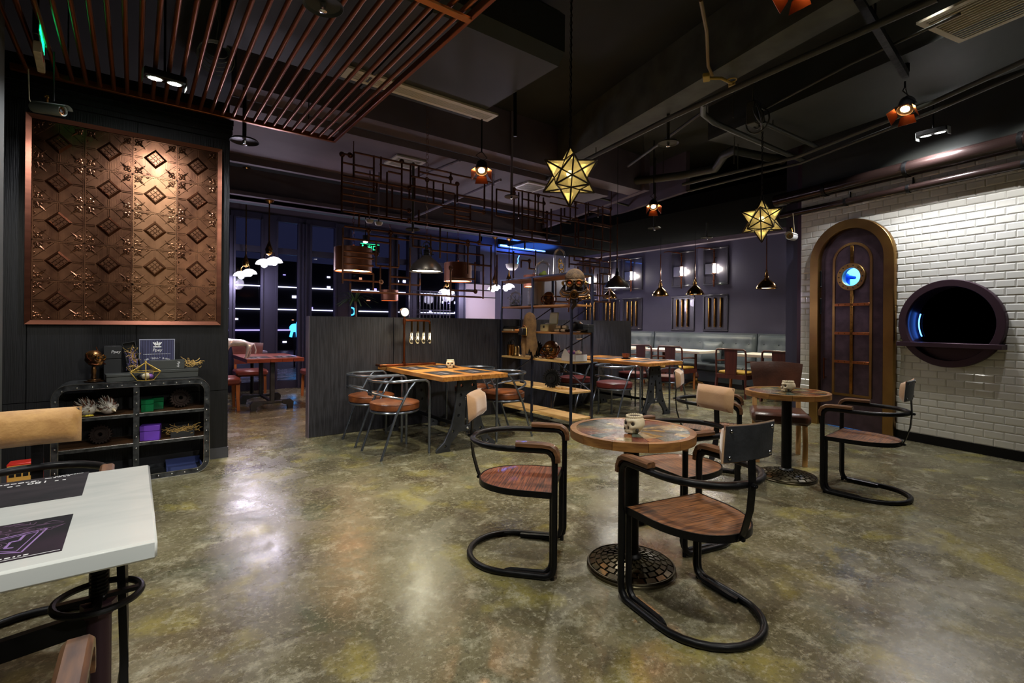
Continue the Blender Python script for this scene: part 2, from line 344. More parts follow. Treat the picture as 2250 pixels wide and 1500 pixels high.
    def sweep(s, pts, prof, up=Vector((0, 0, 1)), closed=False):
        P = [Vector(p) for p in pts]; k = len(P); n = len(prof); vs = []
        for i in range(k):
            a = P[(i + 1) % k] - P[i] if (closed or i < k - 1) else P[i] - P[i - 1]; b = P[i] - P[i - 1] if (closed or i > 0) else a
            t = (a.normalized() + b.normalized()).normalized(); sd, nn = frame_of(t, up)
            for (x, y) in prof: vs.append(P[i] + sd * x + nn * y)
        fs = []
        for i in range(k if closed else k - 1):
            a = i * n; b = ((i + 1) % k) * n
            for j in range(n): fs.append((a + j, a + (j + 1) % n, b + (j + 1) % n, b + j))
        if not closed: fs += [tuple(range(n - 1, -1, -1)), tuple(range((k - 1) * n, k * n))]
        return s.add(vs, fs)
    def lathe(s, prof, c=(0, 0, 0), n=24, M=None):
        vs = []; fs = []; k = len(prof); c = Vector(c)
        for (r, z) in prof:
            for i in range(n):
                t = 2 * PI * i / n; p = Vector((math.cos(t) * max(r, 1e-5), math.sin(t) * max(r, 1e-5), z)); vs.append(c + (M @ p if M is not None else p))
        for i in range(k - 1):
            for j in range(n): fs.append((i * n + j, i * n + (j + 1) % n, (i + 1) * n + (j + 1) % n, (i + 1) * n + j))
        if prof[0][0] > 1e-4 and False: pass
        return s.add(vs, fs)
    def sph(s, c, r, n=12, m=8, sc=(1, 1, 1)):
        prof = [(math.sin(PI * i / m) * r, -math.cos(PI * i / m) * r) for i in range(m + 1)]
        return s.lathe(prof, c, n, Matrix.Diagonal(sc))
    def torus(s, c, R_, r, M=None, n=24, m=8):
        pts = [(math.cos(2 * PI * i / n) * R_, math.sin(2 * PI * i / n) * R_, 0) for i in range(n)]
        if M is not None: pts = [M @ Vector(p) for p in pts]
        c = Vector(c); return s.tube([c + Vector(p) for p in pts], r, m, True)
    def prism(s, poly, z0, z1, M=None):
        n = len(poly); vs = [(x, y, z0) for x, y in poly] + [(x, y, z1) for x, y in poly]
        if M is not None: vs = [M @ Vector(v) for v in vs]
        return s.add(vs, [tuple(range(n - 1, -1, -1)), tuple(range(n, 2 * n))] + [(i, (i + 1) % n, n + (i + 1) % n, n + i) for i in range(n)])
    def mesh(s, name, ang=40):
        me = bpy.data.meshes.new(name); me.from_pydata(s.v, [], s.f); me.update()
        bm = bmesh.new(); bm.from_mesh(me); bmesh.ops.recalc_face_normals(bm, faces=bm.faces); bm.to_mesh(me); bm.free()
        me.polygons.foreach_set('use_smooth', [True] * len(me.polygons)); me.set_sharp_from_angle(angle=math.radians(ang)); return me
def obj(name, mb, m, parent=None, loc=None, rot=None, ang=40, kind=None):
    me = mb if isinstance(mb, bpy.types.Mesh) else mb.mesh(name, ang)
    if m is not None and not me.materials: me.materials.append(m)
    o = bpy.data.objects.new(name, me); COL.objects.link(o)
    if parent: o.parent = parent
    if loc is not None: o.location = loc
    if rot is not None: o.rotation_euler = rot
    if kind: o['kind'] = kind
    return o
def tag(o, label, cat, group=None):
    o['label'] = label; o['category'] = cat
    if group: o['group'] = group
    return o
def thing(name, label, cat, loc=(0, 0, 0), rz=0, group=None):
    o = bpy.data.objects.new(name, None); COL.objects.link(o); o.empty_display_size = .1; o.location = loc; o.rotation_euler = (0, 0, rz); return tag(o, label, cat, group)
def struct(name, mb, m, loc=None, rot=None, parent=None, label=None):
    o = obj(name, mb, m, parent, loc, rot)
    if not parent: o['kind'] = 'structure'; o['label'] = label or ('dark ' + name.replace('_', ' ') + ' of the room')
    return o
def dup(root, loc, rz, label, group=None, mats=None):
    def cp(o, par):
        c = o.copy(); COL.objects.link(c); c.parent = par
        if mats and o.type == 'MESH' and o.name.split('.')[0] in mats:
            c.data = o.data.copy(); c.data.materials.clear(); c.data.materials.append(mats[o.name.split('.')[0]])
        for ch in list(o.children): cp(ch, c)
        return c
    r = cp(root, None); r.location = loc; r.rotation_euler = (0, 0, rz); r['label'] = label
    if group: r['group'] = group
    return r
def curve_mesh(loops, depth, bevel=0.0):
    cu = bpy.data.curves.new('tmp', 'CURVE'); cu.dimensions = '2D'; cu.fill_mode = 'BOTH'; cu.extrude = depth / 2; cu.bevel_depth = bevel; cu.bevel_resolution = 0
    for lp in loops:
        sp = cu.splines.new('POLY'); sp.points.add(len(lp) - 1); sp.use_cyclic_u = True
        for i, (x, y) in enumerate(lp): sp.points[i].co = (x, y, 0, 1)
    o = bpy.data.objects.new('tmp', cu); COL.objects.link(o); dg = bpy.context.evaluated_depsgraph_get()
    me = bpy.data.meshes.new_from_object(o.evaluated_get(dg)); bpy.data.objects.remove(o); bpy.data.curves.remove(cu); return me
def text_mesh(body, size, ext=.0006, al='CENTER', shear=0.):
    cu = bpy.data.curves.new('tmp', 'FONT'); cu.body = body; cu.size = size; cu.extrude = ext; cu.align_x = al; cu.align_y = 'CENTER'; cu.shear = shear; cu.resolution_u = 3
    o = bpy.data.objects.new('tmp', cu); COL.objects.link(o); dg = bpy.context.evaluated_depsgraph_get()
    me = bpy.data.meshes.new_from_object(o.evaluated_get(dg)); bpy.data.objects.remove(o); bpy.data.curves.remove(cu); return me
def circ(cx, cy, r, n=24, a0=0): return [(cx + r * math.cos(a0 + 2 * PI * i / n), cy + r * math.sin(a0 + 2 * PI * i / n)) for i in range(n)]
def arc(c, r, a0, a1, n, z=None):
    P = [(c[0] + r * math.cos(a0 + (a1 - a0) * i / n), c[1] + r * math.sin(a0 + (a1 - a0) * i / n)) for i in range(n + 1)]
    return P if z is None else [(x, y, z) for x, y in P]
UPX = Matrix(((1, 0, 0), (0, 0, -1), (0, 1, 0)))     # local xy plane -> xz plane (stands a flat outline up, facing -y)
# ================================================================== SETTING
fl = struct('floor', MB().box(-7, 15, -5, 15, -.1, 0), floor_m, label='polished stained concrete floor with olive, brown and pale patches')
struct('ceiling', MB().box(-7, 15, -5, 15, 4.15, 4.3), ceil_paint, label='black painted open ceiling')
struct('wall_back', MB().box(10.6, 10.8, 2.4, 10.9, 0, 4.15), navy_wall, label='dark navy wall behind the long grey banquette')
struct('wall_rear', MB().box(-7, 15, -5.2, -5, 0, 4.15), ceil_paint, label='dark wall behind the camera')
struct('wall_side', MB().box(-7.2, -7, -5, 15, 0, 4.15), ceil_paint, label='dark wall far to the left, outside the picture')
struct('wall_corner', MB().box(7.52, 10.8, 3.12, 3.3, 0, 4.15), navy_wall, label='navy wall closing the banquette area beside the tiled wall')
struct('wall_window', MB().box(7.05, 10.6, 10.6, 10.8, 0, 4.15), navy_wall, label='plain wall between the glazing and the banquette corner')
# black wall on the left, panelled
wl = struct('wall_left', MB().box(-3.6, .73, 5.54, 5.8, 0, 3.45), dark_gap, label='black stained timber wall carrying the copper panel')
for (x0, x1) in ((-3.5, -2.8), (-2.795, -2.1), (-2.095, -1.4), (-1.395, -.69), (-.685, .012), (.017, .73)):
    for (z0, z1) in ((.1, .652), (.657, 3.1)): obj('panel', MB().box(x0, x1, 5.515, 5.54, z0, z1), black_wood, wl)
struct('baseboard_left', MB().box(-3.6, .735, 5.50, 5.545, 0, .1), mat('grey_skirting', S(66, 66, 72), .4), label='grey skirting along the foot of the black wall')
cm = MB()
for i, (d, z0, z1) in enumerate(((.03, 3.08, 3.12), (.06, 3.12, 3.16), (.09, 3.16, 3.19), (.12, 3.19, 3.24))): cm.box(-3.6, .745, 5.515 - d, 5.515, z0, z1)
struct('trim_1', cm, black_wood, label='stepped black cornice over the black wall')
struct('trim_2', MB().box(-.80, -.655, 4.25, 4.4, 0, 3.4, .008), mat('grey_post', S(84, 86, 84), .5), label='slim grey post at the left edge')
# long low partition behind the booths
pt = struct('wall_middle', MB().box(1.6, 7.23, 5.90, 5.98, 0, 1.37), part_wood, label='low dark oak partition behind the booth tables')
for (x0, x1) in ((1.585, 2.60), (2.61, 4.22), (4.225, 5.6), (5.605, 7.235)): obj('panel', MB().box(x0, x1, 5.878, 5.90, 0.004, 1.388), part_wood, pt)
obj('cap', MB().box(1.585, 7.235, 5.90, 5.985, 1.37, 1.389), part_wood, pt)
obj('end_edge', MB().box(1.578, 1.586, 5.874, 5.985, 0.0, 1.39), mat('edge_band', S(104, 92, 104), .4, .3), pt)

# ------------------------------------------------------------------ tiled wall on the right: local x runs towards the viewer, -y faces the room
W0 = Vector((7.462, 3.026, 0)); WD = Vector((-.22088, -.9753, 0)); WANG = math.atan2(WD.y, WD.x)
WM = Matrix.Translation(W0) @ Matrix.Rotation(WANG, 4, 'Z')
def wl_(s, y, z): return WM @ Vector((s, y, z))
DS, DR, DZ = .643, .425, 2.172           # door axis, half width of the opening, springing height
HS, HZ, HR = 1.683, 1.36, .425           # hatch centre and opening radius
SMAX = 3.4
outer = [(-.05, 0), (DS - DR, 0)] + [(DS - DR, DZ)] + [(DS + DR * math.cos(PI - PI * i / 24), DZ + DR * math.sin(PI - PI * i / 24)) for i in range(1, 24)] + [(DS + DR, DZ), (DS + DR, 0), (SMAX, 0), (SMAX, 3.245), (-.05, 3.245)]
me = curve_mesh([outer, circ(HS, HZ, HR, 48)], .2)
wr = obj('wall_right', me, grout); wr.matrix_world = WM @ Matrix.Translation((0, .1, 0)) @ UPX.to_4x4(); wr['kind'] = 'structure'; wr['label'] = 'wall of glossy white bevelled metro tiles with door and round hatch'
WI = wr.matrix_world.inverted()
PX_, PZ_ = .1617, .0813
def tile_mb(x0, x1, z0, z1, bev=.011, th=.0045):
    m = MB(); yb, yf, ym = .004, -th, -.0045
    bx = min(bev, (x1 - x0) / 2.5)
    vs = [(x0, yb, z0), (x1, yb, z0), (x1, yb, z1), (x0, yb, z1), (x0, ym, z0), (x1, ym, z0), (x1, ym, z1), (x0, ym, z1), (x0 + bx, yf - .004, z0 + bev), (x1 - bx, yf - .004, z0 + bev), (x1 - bx, yf - .004, z1 - bev), (x0 + bx, yf - .004, z1 - bev)]
    return m.add(vs, [(0, 1, 5, 4), (1, 2, 6, 5), (2, 3, 7, 6), (3, 0, 4, 7), (4, 5, 9, 8), (5, 6, 10, 9), (6, 7, 11, 10), (7, 4, 8, 11), (8, 9, 10, 11)])
full = tile_mb(0, PX_ - .003, 0, PZ_ - .003).mesh('tile', 8); full.materials.append(tile_white)
# cutter for the tiles that meet the door or the hatch
cut = MB().prism([(DS - .505, -.2)] + [(DS - .505, DZ)] + [(DS + .505 * math.cos(PI - PI * i / 32), DZ + .505 * math.sin(PI - PI * i / 32)) for i in range(1, 32)] + [(DS + .505, DZ), (DS + .505, -.2)], -.1, .1, UPX)
cut2 = MB().prism(circ(HS, HZ, .468, 64), -.1, .1, UPX)
cutters = []
for c in (cut, cut2):
    o = bpy.data.objects.new('cut', c.mesh('cut')); COL.objects.link(o); cutters.append(o)
def inside(x, z):
    if abs(x - DS) < .505 and (z < DZ or (x - DS) ** 2 + (z - DZ) ** 2 < .505 ** 2): return 1
    if (x - HS) ** 2 + (z - HZ) ** 2 < .468 ** 2: return 2
    return 0
cells = []
for r in range(40):
    z0 = .1 + r * PZ_; z1 = min(z0 + PZ_ - .003, 3.243)
    if z1 - z0 < .02: continue
    c = 0; x = -.05 - (PX_ / 2 if r % 2 else 0)
    while x < SMAX - .01:
        x0 = max(x, -.05); x1 = min(x + PX_ - .003, SMAX)
        if x1 - x0 > .015: cells.append((x0, x1, z0, z1, abs(x1 - x0 - PX_ + .003) < 1e-4 and abs(z1 - z0 - PZ_ + .003) < 1e-4))
        x += PX_
pieces = []; stuff = MB()
dg = None
for (x0, x1, z0, z1, isfull) in cells:
    ks = [inside(x0 + (x1 - x0) * i / 4, z0 + (z1 - z0) * j / 4) for i in range(5) for j in range(5)]
    if all(ks): continue
    if any(ks):
        o = bpy.data.objects.new('t', tile_mb(x0, x1, z0, z1).mesh('tile', 8)); COL.objects.link(o)
        for kk in sorted(set(k for k in ks if k)):
            md = o.modifiers.new('b', 'BOOLEAN'); md.operation = 'DIFFERENCE'; md.solver = 'EXACT'; md.object = cutters[kk - 1]
        pieces.append((x0, z0, 'cut', o))
    else: pieces.append((x0, z0, 'full' if isfull else (x0, x1, z0, z1), None))
dg = bpy.context.evaluated_depsgraph_get()
for i, (x0, z0, k, o) in enumerate(pieces):
    if k == 'cut':
        me = bpy.data.meshes.new_from_object(o.evaluated_get(dg)); me.name = 'tile'; bpy.data.objects.remove(o)
        if len(me.polygons) == 0: pieces[i] = None; continue
        me.materials.clear(); me.materials.append(tile_white); pieces[i] = (x0, z0, me, None)
for o in cutters: bpy.data.objects.remove(o)
pieces = [p for p in pieces if p]
vis = sorted([p for p in pieces if p[0] < 2.28], key=lambda p: -p[0])
keep = set(id(p) for p in vis[:296])
for p in pieces:
    x0, z0, k, _ = p
    if id(p) in keep:
        if k == 'full': me, T = full, Matrix.Translation((x0, 0, z0))
        elif isinstance(k, tuple): me, T = tile_mb(*k).mesh('tile', 8), Matrix.Identity(4)
        else: me, T = k, Matrix.Identity(4)
        o = obj('tile', me, tile_white, wr); o.matrix_parent_inverse = Matrix.Identity(4); o.matrix_basis = WI @ WM @ T
    else:
        if k == 'full' or isinstance(k, tuple): b = tile_mb(x0, x0 + PX_ - .003, z0, z0 + PZ_ - .003) if k == 'full' else tile_mb(*k); stuff.add(b.v, b.f)
        else: stuff.add([v.co[:] for v in k.vertices], [tuple(q.vertices) for q in k.polygons])
o = obj('tile_field', stuff, tile_white, wr, ang=8, kind='stuff'); o.matrix_basis = WI @ WM
def wstruct(name, mb, m, label=None):
    o = struct(name, mb, m, label=label); o.matrix_world = WM; return o
wstruct('wall_right_upper', MB().box(-.05, SMAX, .0, .2, 3.245, 4.15), duct_paint, 'dark painted wall band above the white tiles')
wstruct('wall_right_end', MB().box(-.22, -.05, .03, .35, 0, 4.15), bronze_dark, 'dark painted return at the end of the tiled wall')
bb = MB().box(-.05, DS - .51, -.014, .0, 0, .1).box(DS + .51, SMAX, -.014, .0, 0, .1)
wstruct('baseboard_right', bb, black_metal, 'black skirting under the white tiles')
# door_1: arched porthole door
d1 = bpy.data.objects.new('door_1', None); COL.objects.link(d1); d1.matrix_world = WM; d1['kind'] = 'structure'; d1['label'] = 'arched purple-brown metal door with brass straps and lit porthole'
def archloop(r, z0, n=28): return [(DS - r, z0)] + [(DS + r * math.cos(PI - PI * i / n), DZ + r * math.sin(PI - PI * i / n)) for i in range(n + 1)] + [(DS + r, z0)]
def dplate(name, loops, th, yfront, m, bev=0., par=d1):
    me = curve_mesh(loops, th, bev); o = obj(name, me, m, par); o.matrix_basis = Matrix.Translation((0, yfront + th / 2, 0)) @ UPX.to_4x4(); return o
dplate('door_frame', [archloop(.512, 0) + archloop(.405, 0)[::-1]], .10, -.07, aged_brass, .006)
leaf = dplate('door_leaf', [archloop(.404, .01), circ(DS, 1.955, .118, 32)], .05, .0, bronze)
dplate('border', [archloop(.400, .012) + archloop(.372, .012)[::-1]], .006, -.004, bronze)
def inner(r, zt, z0, n=20): return [(DS - r, z0)] + [(DS + r * math.cos(PI - PI * i / n), zt + r * math.sin(PI - PI * i / n)) for i in range(n + 1)] + [(DS + r, z0)]
dplate('brass_border', [inner(.245, DZ - .02, .42), inner(.215, DZ - .02, .45)], .012, -.011, aged_brass)
# straps with rivets
riv = MB().sph((0, 0, 0), .0075, 8, 4, (1, .6, 1)).mesh('rivet')
def strap(x0, x1, z0, z1, rv):
    o = obj('strap', MB().box(x0, x1, -.016, -.002, z0, z1, .002), brass if x1 - x0 < .1 else rail_copper, d1)
    for (x, z) in rv: obj('rivet', riv, brass, o, (x, -.017, z))
strap(DS - .02, DS + .02, 2.10, 2.36, [(DS, 2.15), (DS, 2.22), (DS, 2.29)])
strap(DS - .02, DS + .02, .45, 1.80, [(DS, .52 + i * .095) for i in range(13)])
for z in (.86, 1.23, 1.60): strap(DS - .213, DS + .213, z - .018, z + .018, [(DS + x, z) for x in (-.16, -.08, .08, .16)])
pr = dplate('porthole_ring', [circ(DS, 1.955, .172, 40), circ(DS, 1.955, .118, 40)], .03, -.034, aged_brass, .003)
for i in range(14):
    a = 2 * PI * i / 14; o = obj('bolt', MB().cyl((0, 0, 0), (0, -.008, 0), .008, n=6), black_metal, d1, (DS + .146 * math.cos(a), -.036, 1.955 + .146 * math.sin(a)))
obj('pane', MB().cyl((DS, .012, 1.955), (DS, .018, 1.955), .118, n=32), clear, d1)
for (z0, z1) in ((1.86, 2.05), (1.5, 1.68)): obj('hinge', MB().cyl((DS - .39, -.03, z0), (DS - .39, -.03, z1), .012).sph((DS - .39, -.03, z1 + .008), .012).sph((DS - .39, -.03, z0 - .008), .012), black_metal, d1)
obj('door_pull', MB().cyl((DS - .33, -.045, .62), (DS - .33, -.045, .90), .01).cyl((DS - .33, -.045, .64), (DS - .33, 0, .64), .006).cyl((DS - .33, -.045, .88), (DS - .33, 0, .88), .006), copper_pipe, d1)
# lit room behind the porthole
br = wstruct('wall_behind_door', MB().box(0.0, 1.14, 2.2, 2.3, 0, 3).box(0.0, .06, .20, 2.2, 0, 3).box(1.08, 1.14, .20, 2.2, 0, 3).box(0.0, 1.14, .20, 2.3, 3, 3.1).box(.06, .2, .19, .2, 0, 3).box(1.069, 1.08, .19, .2, 0, 3), mat('pale_blue_paint', S(170, 220, 255), .6), 'pale blue lit room seen through the porthole')
o = thing('uniform', 'blue work coat hanging in the lit room behind the porthole', 'coat', wl_(.155, .66, 0), WANG)
obj('coat_body', MB().lathe([(.02, 1.35), (.07, 1.40), (.06, 1.75), (.055, 1.98), (.045, 2.06), (.02, 2.08), (.01, 2.12)], n=14), mat('blue_cloth', S(20, 70, 170), .8), o)
obj('sleeve', MB().tube([(.03, 0, 2.02), (.10, -.02, 2.01), (.15, -.04, 2.0)], [.03, .026, .022], 8), MATS['blue_cloth'], o)
lamp('AREA', 'blue_room_lamp', wl_(.6, 1.2, 2.95), 48, (.25, .62, 1), wl_(.6, 1.31, 0), size=.6)
# window_1: the round serving hatch
h1 = bpy.data.objects.new('window_1', None); COL.objects.link(h1); h1.matrix_world = WM; h1['kind'] = 'structure'; h1['label'] = 'round bronze serving hatch with dark glass and a narrow shelf'
dplate('hatch_frame', [circ(HS, HZ, .474, 64), circ(HS, HZ, .408, 64)], .075, -.065, bronze_dark, .004, h1)
obj('reveal', MB().lathe([(.409, -.06), (.409, .22)], n=64, M=UPX), bronze_dark, h1, (HS, .16, HZ))
obj('pane', MB().cyl((HS, .2, HZ), (HS, .206, HZ), .408, n=48), dark_glass, h1)
obj('lower_panel', MB().prism([(HS + .405 * math.cos(a), HZ + .405 * math.sin(a)) for a in [PI + .58 + (PI - 1.16) * i / 16 for i in range(17)]], -.02, .0, UPX), bronze_dark, h1, (0, .0, 0))
obj('shelf', MB().box(HS - .468, HS + .468, -.13, .15, HZ - .262, HZ - .212, .004), bronze_dark, h1)
obj('blue_edge_light', MB().tube([(HS + .385 * math.cos(a), .17, HZ + .385 * math.sin(a)) for a in [PI - .3 + .1 * i for i in range(8)]], .006, 6), lit_blue, h1)
wstruct('wall_behind_hatch', MB().box(1.1, 2.3, .45, .5, .7, 2), dark_gap, 'dark space behind the round hatch')
# big and small brown pipes along the tiled wall
def wthing(name, label, cat, group=None):
    o = bpy.data.objects.new(name, None); COL.objects.link(o); o.matrix_world = WM; return tag(o, label, cat, group)
p = wthing('wall_pipe', 'thick dark brown pipe running along the top of the tiled wall', 'pipe')
obj('pipe', MB().cyl((-.35, -.13, 3.13), (SMAX, -.13, 3.13), .088, n=24), pipe_brown, p)
for s in (.38, 1.32, 2.3): obj('clamp', MB().cyl((s - .02, -.13, 3.13), (s + .02, -.13, 3.13), .096, n=24).box(s - .008, s + .008, -.13, .0, 3.19, 3.215), black_metal, p)
p = wthing('wall_pipe', 'thinner dark brown pipe below the thick one on the tiled wall', 'pipe')
obj('pipe', MB().cyl((-.30, -.10, 2.91), (SMAX, -.10, 2.91), .045, n=20), pipe_brown, p)
for s in (.62, 1.32, 2.3): obj('clamp', MB().cyl((s - .015, -.10, 2.91), (s + .015, -.10, 2.91), .051, n=20).box(s - .006, s + .006, -.02, .0, 2.9, 3.05), black_metal, p)
lamp('SPOT', 'wall_wash', wl_(1.35, -.66, 3.66), 30, (1, .985, .95), wl_(1.6, -.2, .0), 120, .4, .03)
lamp('SPOT', 'wall_wash', wl_(2.5, -.75, 3.66), 32, (1, .985, .95), wl_(2.3, -.2, .0), 120, .4, .03)

# ------------------------------------------------------------------ window wall and the street behind it
WY = 10.6
wx = lambda px: ay(px, 700, WY).x
wf = struct('trim_3', MB().box(-6, 7.1, WY - .06, WY + .06, 3.30, 3.42).box(-6, 7.1, WY - .05, WY + .05, 2.66, 2.78).box(-6, 7.1, WY - .06, WY + .06, 0, .16), alu, label='grey aluminium head, transom and sill of the window wall')
mull = [(-3.2, .1), (-1.4, .1), (wx(508), .06), (wx(589), .26), (wx(658), .07), (wx(674), .09), (wx(750), .30), (wx(862), .12), (wx(906), .26), (wx(1010), .16)]
for i, (x, wd) in enumerate(mull):
    o = struct('trim_%d' % (4 + i), MB().box(x - wd / 2, x + wd / 2, WY - .09, WY + .09, 0, 3.4).box(x - wd / 2 - .02, x - wd / 2 + .015, WY - .12, WY - .05, 0, 3.3).box(x + wd / 2 - .015, x + wd / 2 + .02, WY - .12, WY - .05, 0, 3.3), alu, label='grey aluminium window upright number %d from the left' % (i + 1))
for i in range(len(mull) - 1):
    a = mull[i][0] + mull[i][1] / 2; b = mull[i + 1][0] - mull[i + 1][1] / 2
    if b - a > .15: struct('window_%d' % (i + 2), MB().box(a, b, WY, WY + .012, .16, 2.66).box(a, b, WY, WY + .012, 2.78, 3.3), win_glass, label='dark shop window pane of the glazed wall, bay %d' % (i + 1))
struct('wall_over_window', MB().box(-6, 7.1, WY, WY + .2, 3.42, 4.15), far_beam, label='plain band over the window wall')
struct('ground', MB().box(-40, 40, WY + .3, 60, -.15, -.05), mat('street', S(30, 30, 36), .4), label='dark street outside the windows')
def facade(name, label, x0, x1, y, h, seed, mt, bands):
    t = thing(name, label, 'building', ((x0 + x1) / 2, y, 0)); rnd = random.Random(seed); w2 = (x1 - x0) / 2
    obj('wall', MB().box(-w2, w2, 0, 3, -.1, h), mat(name + '_wall', S(26, 26, 34), .7), t)
    for mname in ('lit_city', 'lit_city_violet', 'lit_city_orange'):
        m = MB()
        for r in range(int(h / .55)):
            for c in range(int((x1 - x0) / .42)):
                if rnd.random() < .34 and rnd.choice(('lit_city', 'lit_city_violet', 'lit_city_orange', 'lit_city')) == mname:
                    m.box(-w2 + .2 + c * .42, -w2 + .2 + c * .42 + rnd.uniform(.06, .2), -.03, .0, .3 + r * .55, .3 + r * .55 + rnd.uniform(.04, .14))
        if m.v: obj('lit_windows', m, MATS[mname], t, kind='stuff')
    for z, mm in bands: obj('light_strip', MB().box(-w2, w2, -.05, 0, z, z + .05), mm, t)
facade('street_building', 'dark block with violet light strips across the street, left bays', -7, 1.5, 24, 3.9, 3, None, [(2.6, lit_city2), (1.2, lit_city2), (3.6, lit_city3)])
facade('street_building', 'dark block with pale window rows across the street, right bays', 2.2, 16, 26, 4.3, 5, None, [(3.0, lit_city), (1.9, lit_city), (.9, lit_city2)])
sgn = thing('street_sign', 'small glowing blue letter sign outside the window', 'sign', (ay(772, 685, 16).x, 16, ay(772, 685, 16).z)); 
t_ = text_mesh('D', .42, .02); obj('letter', t_, lit_sign_blue, sgn, rot=(PI / 2, 0, 0))
obj('backing', MB().box(-.25, .25, .03, .08, -.3, .3).box(-.02, .02, .04, .08, -2, -.3), black_pl, sgn)
sgn2 = thing('street_sign', 'glowing blue and white animal sign seen left of the partition', 'sign', (ay(648, 720, 16).x, 16, ay(648, 720, 16).z))
obj('glow_shape', MB().sph((0, 0, 0), .16, 12, 8, (1, .3, .8)).sph((.12, 0, .14), .09, 10, 6, (1, .3, 1)).cyl((-.08, 0, -.1), (-.12, 0, -.28), .04).cyl((.06, 0, -.1), (.08, 0, -.28), .04), lit_sign_blue, sgn2)
obj('post', MB().cyl((0, .02, -1.5), (0, .02, -.1), .03), black_pl, sgn2)

# ------------------------------------------------------------------ ceiling works
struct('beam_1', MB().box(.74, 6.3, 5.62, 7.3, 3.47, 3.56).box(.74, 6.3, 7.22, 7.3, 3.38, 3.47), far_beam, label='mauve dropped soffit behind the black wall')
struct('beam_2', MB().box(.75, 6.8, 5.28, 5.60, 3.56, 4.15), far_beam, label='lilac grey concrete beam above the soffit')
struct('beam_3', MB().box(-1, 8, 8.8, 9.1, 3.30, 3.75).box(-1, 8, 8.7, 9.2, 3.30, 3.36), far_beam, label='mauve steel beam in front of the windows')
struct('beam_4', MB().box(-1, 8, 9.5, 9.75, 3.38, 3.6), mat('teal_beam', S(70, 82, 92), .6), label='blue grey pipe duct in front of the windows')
# duct with linear diffuser
dt = thing('air_duct', 'dark rectangular air duct above the copper slats', 'duct', (0, 0, 0))
pr_ = [(4.62, 3.57), (4.70, 3.66), (4.70, 3.98), (4.6, 4.06), (3.2, 4.06), (3.12, 3.98), (3.12, 3.66), (3.2, 3.57)]
YZ = Matrix(((0, 0, 1), (1, 0, 0), (0, 1, 0)))
for (a, b) in ((.55, 1.7), (1.705, 2.93)): obj('duct_section', MB().prism(pr_, a, b, YZ), duct_paint, dt)
for x in (.57, 1.7): obj('flange', MB().prism([(y + (.02 if y > 3.7 else -.02), z + (.02 if z > 3.8 else -.02)) for y, z in pr_], x - .012, x + .012, YZ), duct_paint, dt)
def diffuser(name, label, M, L, Wd, nslat, cat='vent', group=None, m=ivory):
    t = bpy.data.objects.new(name, None); COL.objects.link(t); t.matrix_world = M; tag(t, label, cat, group); fr = .045
    obj('frame', MB().box(-L / 2, L / 2, -Wd / 2, -Wd / 2 + fr, 0, .02).box(-L / 2, L / 2, Wd / 2 - fr, Wd / 2, 0, .02).box(-L / 2, -L / 2 + fr, -Wd / 2 + fr, Wd / 2 - fr, 0, .02).box(L / 2 - fr, L / 2, -Wd / 2 + fr, Wd / 2 - fr, 0, .02), m, t)
    obj('backing', MB().box(-L / 2 + .02, L / 2 - .02, -Wd / 2 + .02, Wd / 2 - .02, .018, .022), dark_gap, t)
    for i in range(nslat):
        y = -Wd / 2 + fr + (Wd - 2 * fr) * (i + .5) / nslat
        obj('slat', MB().box(-L / 2 + fr, L / 2 - fr, y - .006, y + .006, .002, .016), m, t)
    return t
c0 = az(760, 190, 3.55); c1 = az(1055, 255, 3.55); mid = (c0 + c1) / 2
diffuser('linear_diffuser', 'long ivory slot diffuser under the dark duct', Matrix.Translation((mid.x + .02, 4.42, 3.548)), 1.62, .21, 6)
for k, (x, y) in enumerate(((890, 358), (1165, 412))):
    q = az(x, y, 3.45); diffuser('ceiling_diffuser', ('pale square diffuser on the mauve soffit above the copper drum lamp', 'pale square diffuser on the mauve soffit left of the gold star lamp')[k], Matrix.Translation((q.x, q.y, 3.448)), .42, .42, 8, group=None, m=white_pl)
# grey concrete beam and slab parallel to the tiled wall
def zpt(x, y, z): return az(x, y, z)
def slab(name, pix, z0, z1, m, label):
    P = [az(x, y, z0) for x, y in pix]; poly = [(q.x, q.y) for q in P]; return struct(name, MB().prism(poly, z0, z1), m, label=label)
bdir = Vector((.232, .9727, 0)); bn = Vector((.9727, -.232, 0))
def along(p, a, b, wd, z0, z1):     # box along the tiled wall's direction from p
    M = Matrix.Identity(4); 
    for i in range(3): M[i][0] = bdir[i]; M[i][1] = -bn[i]
    M.translation = Vector((p.x, p.y, 0)); return MB().box(a, b, -wd / 2, wd / 2, z0, z1, 0, M)
q = (az(1650, 107, 3.62) + az(1650, 157, 3.62)) / 2
struct('beam_5', along(q, -6, 3.3, .30, 3.62, 4.15), beam_paint, label='grey green concrete beam crossing the ceiling')
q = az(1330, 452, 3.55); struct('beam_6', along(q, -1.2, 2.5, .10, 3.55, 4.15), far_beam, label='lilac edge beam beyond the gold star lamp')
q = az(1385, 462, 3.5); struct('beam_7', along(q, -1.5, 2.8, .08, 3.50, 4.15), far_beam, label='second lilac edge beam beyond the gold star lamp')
q = az(1980, 190, 3.72); struct('beam_8', along(q, -3.6, 1.9, 1.25, 3.72, 4.15), duct_paint, label='wide dark duct hung beside the tiled wall')
q = az(1700, 450, 3.55); struct('beam_9', along(q, -.5, 5.5, .5, 3.62, 4.15), duct_paint, label='dark duct running to the banquette area')
struct('beam_10', MB().box(7.6, 10.6, 3.3, 10.6, 3.31, 3.55), mat('soot_black_ceiling', S(24, 25, 26), .9, spec=.0), label='dark lowered ceiling over the banquette')
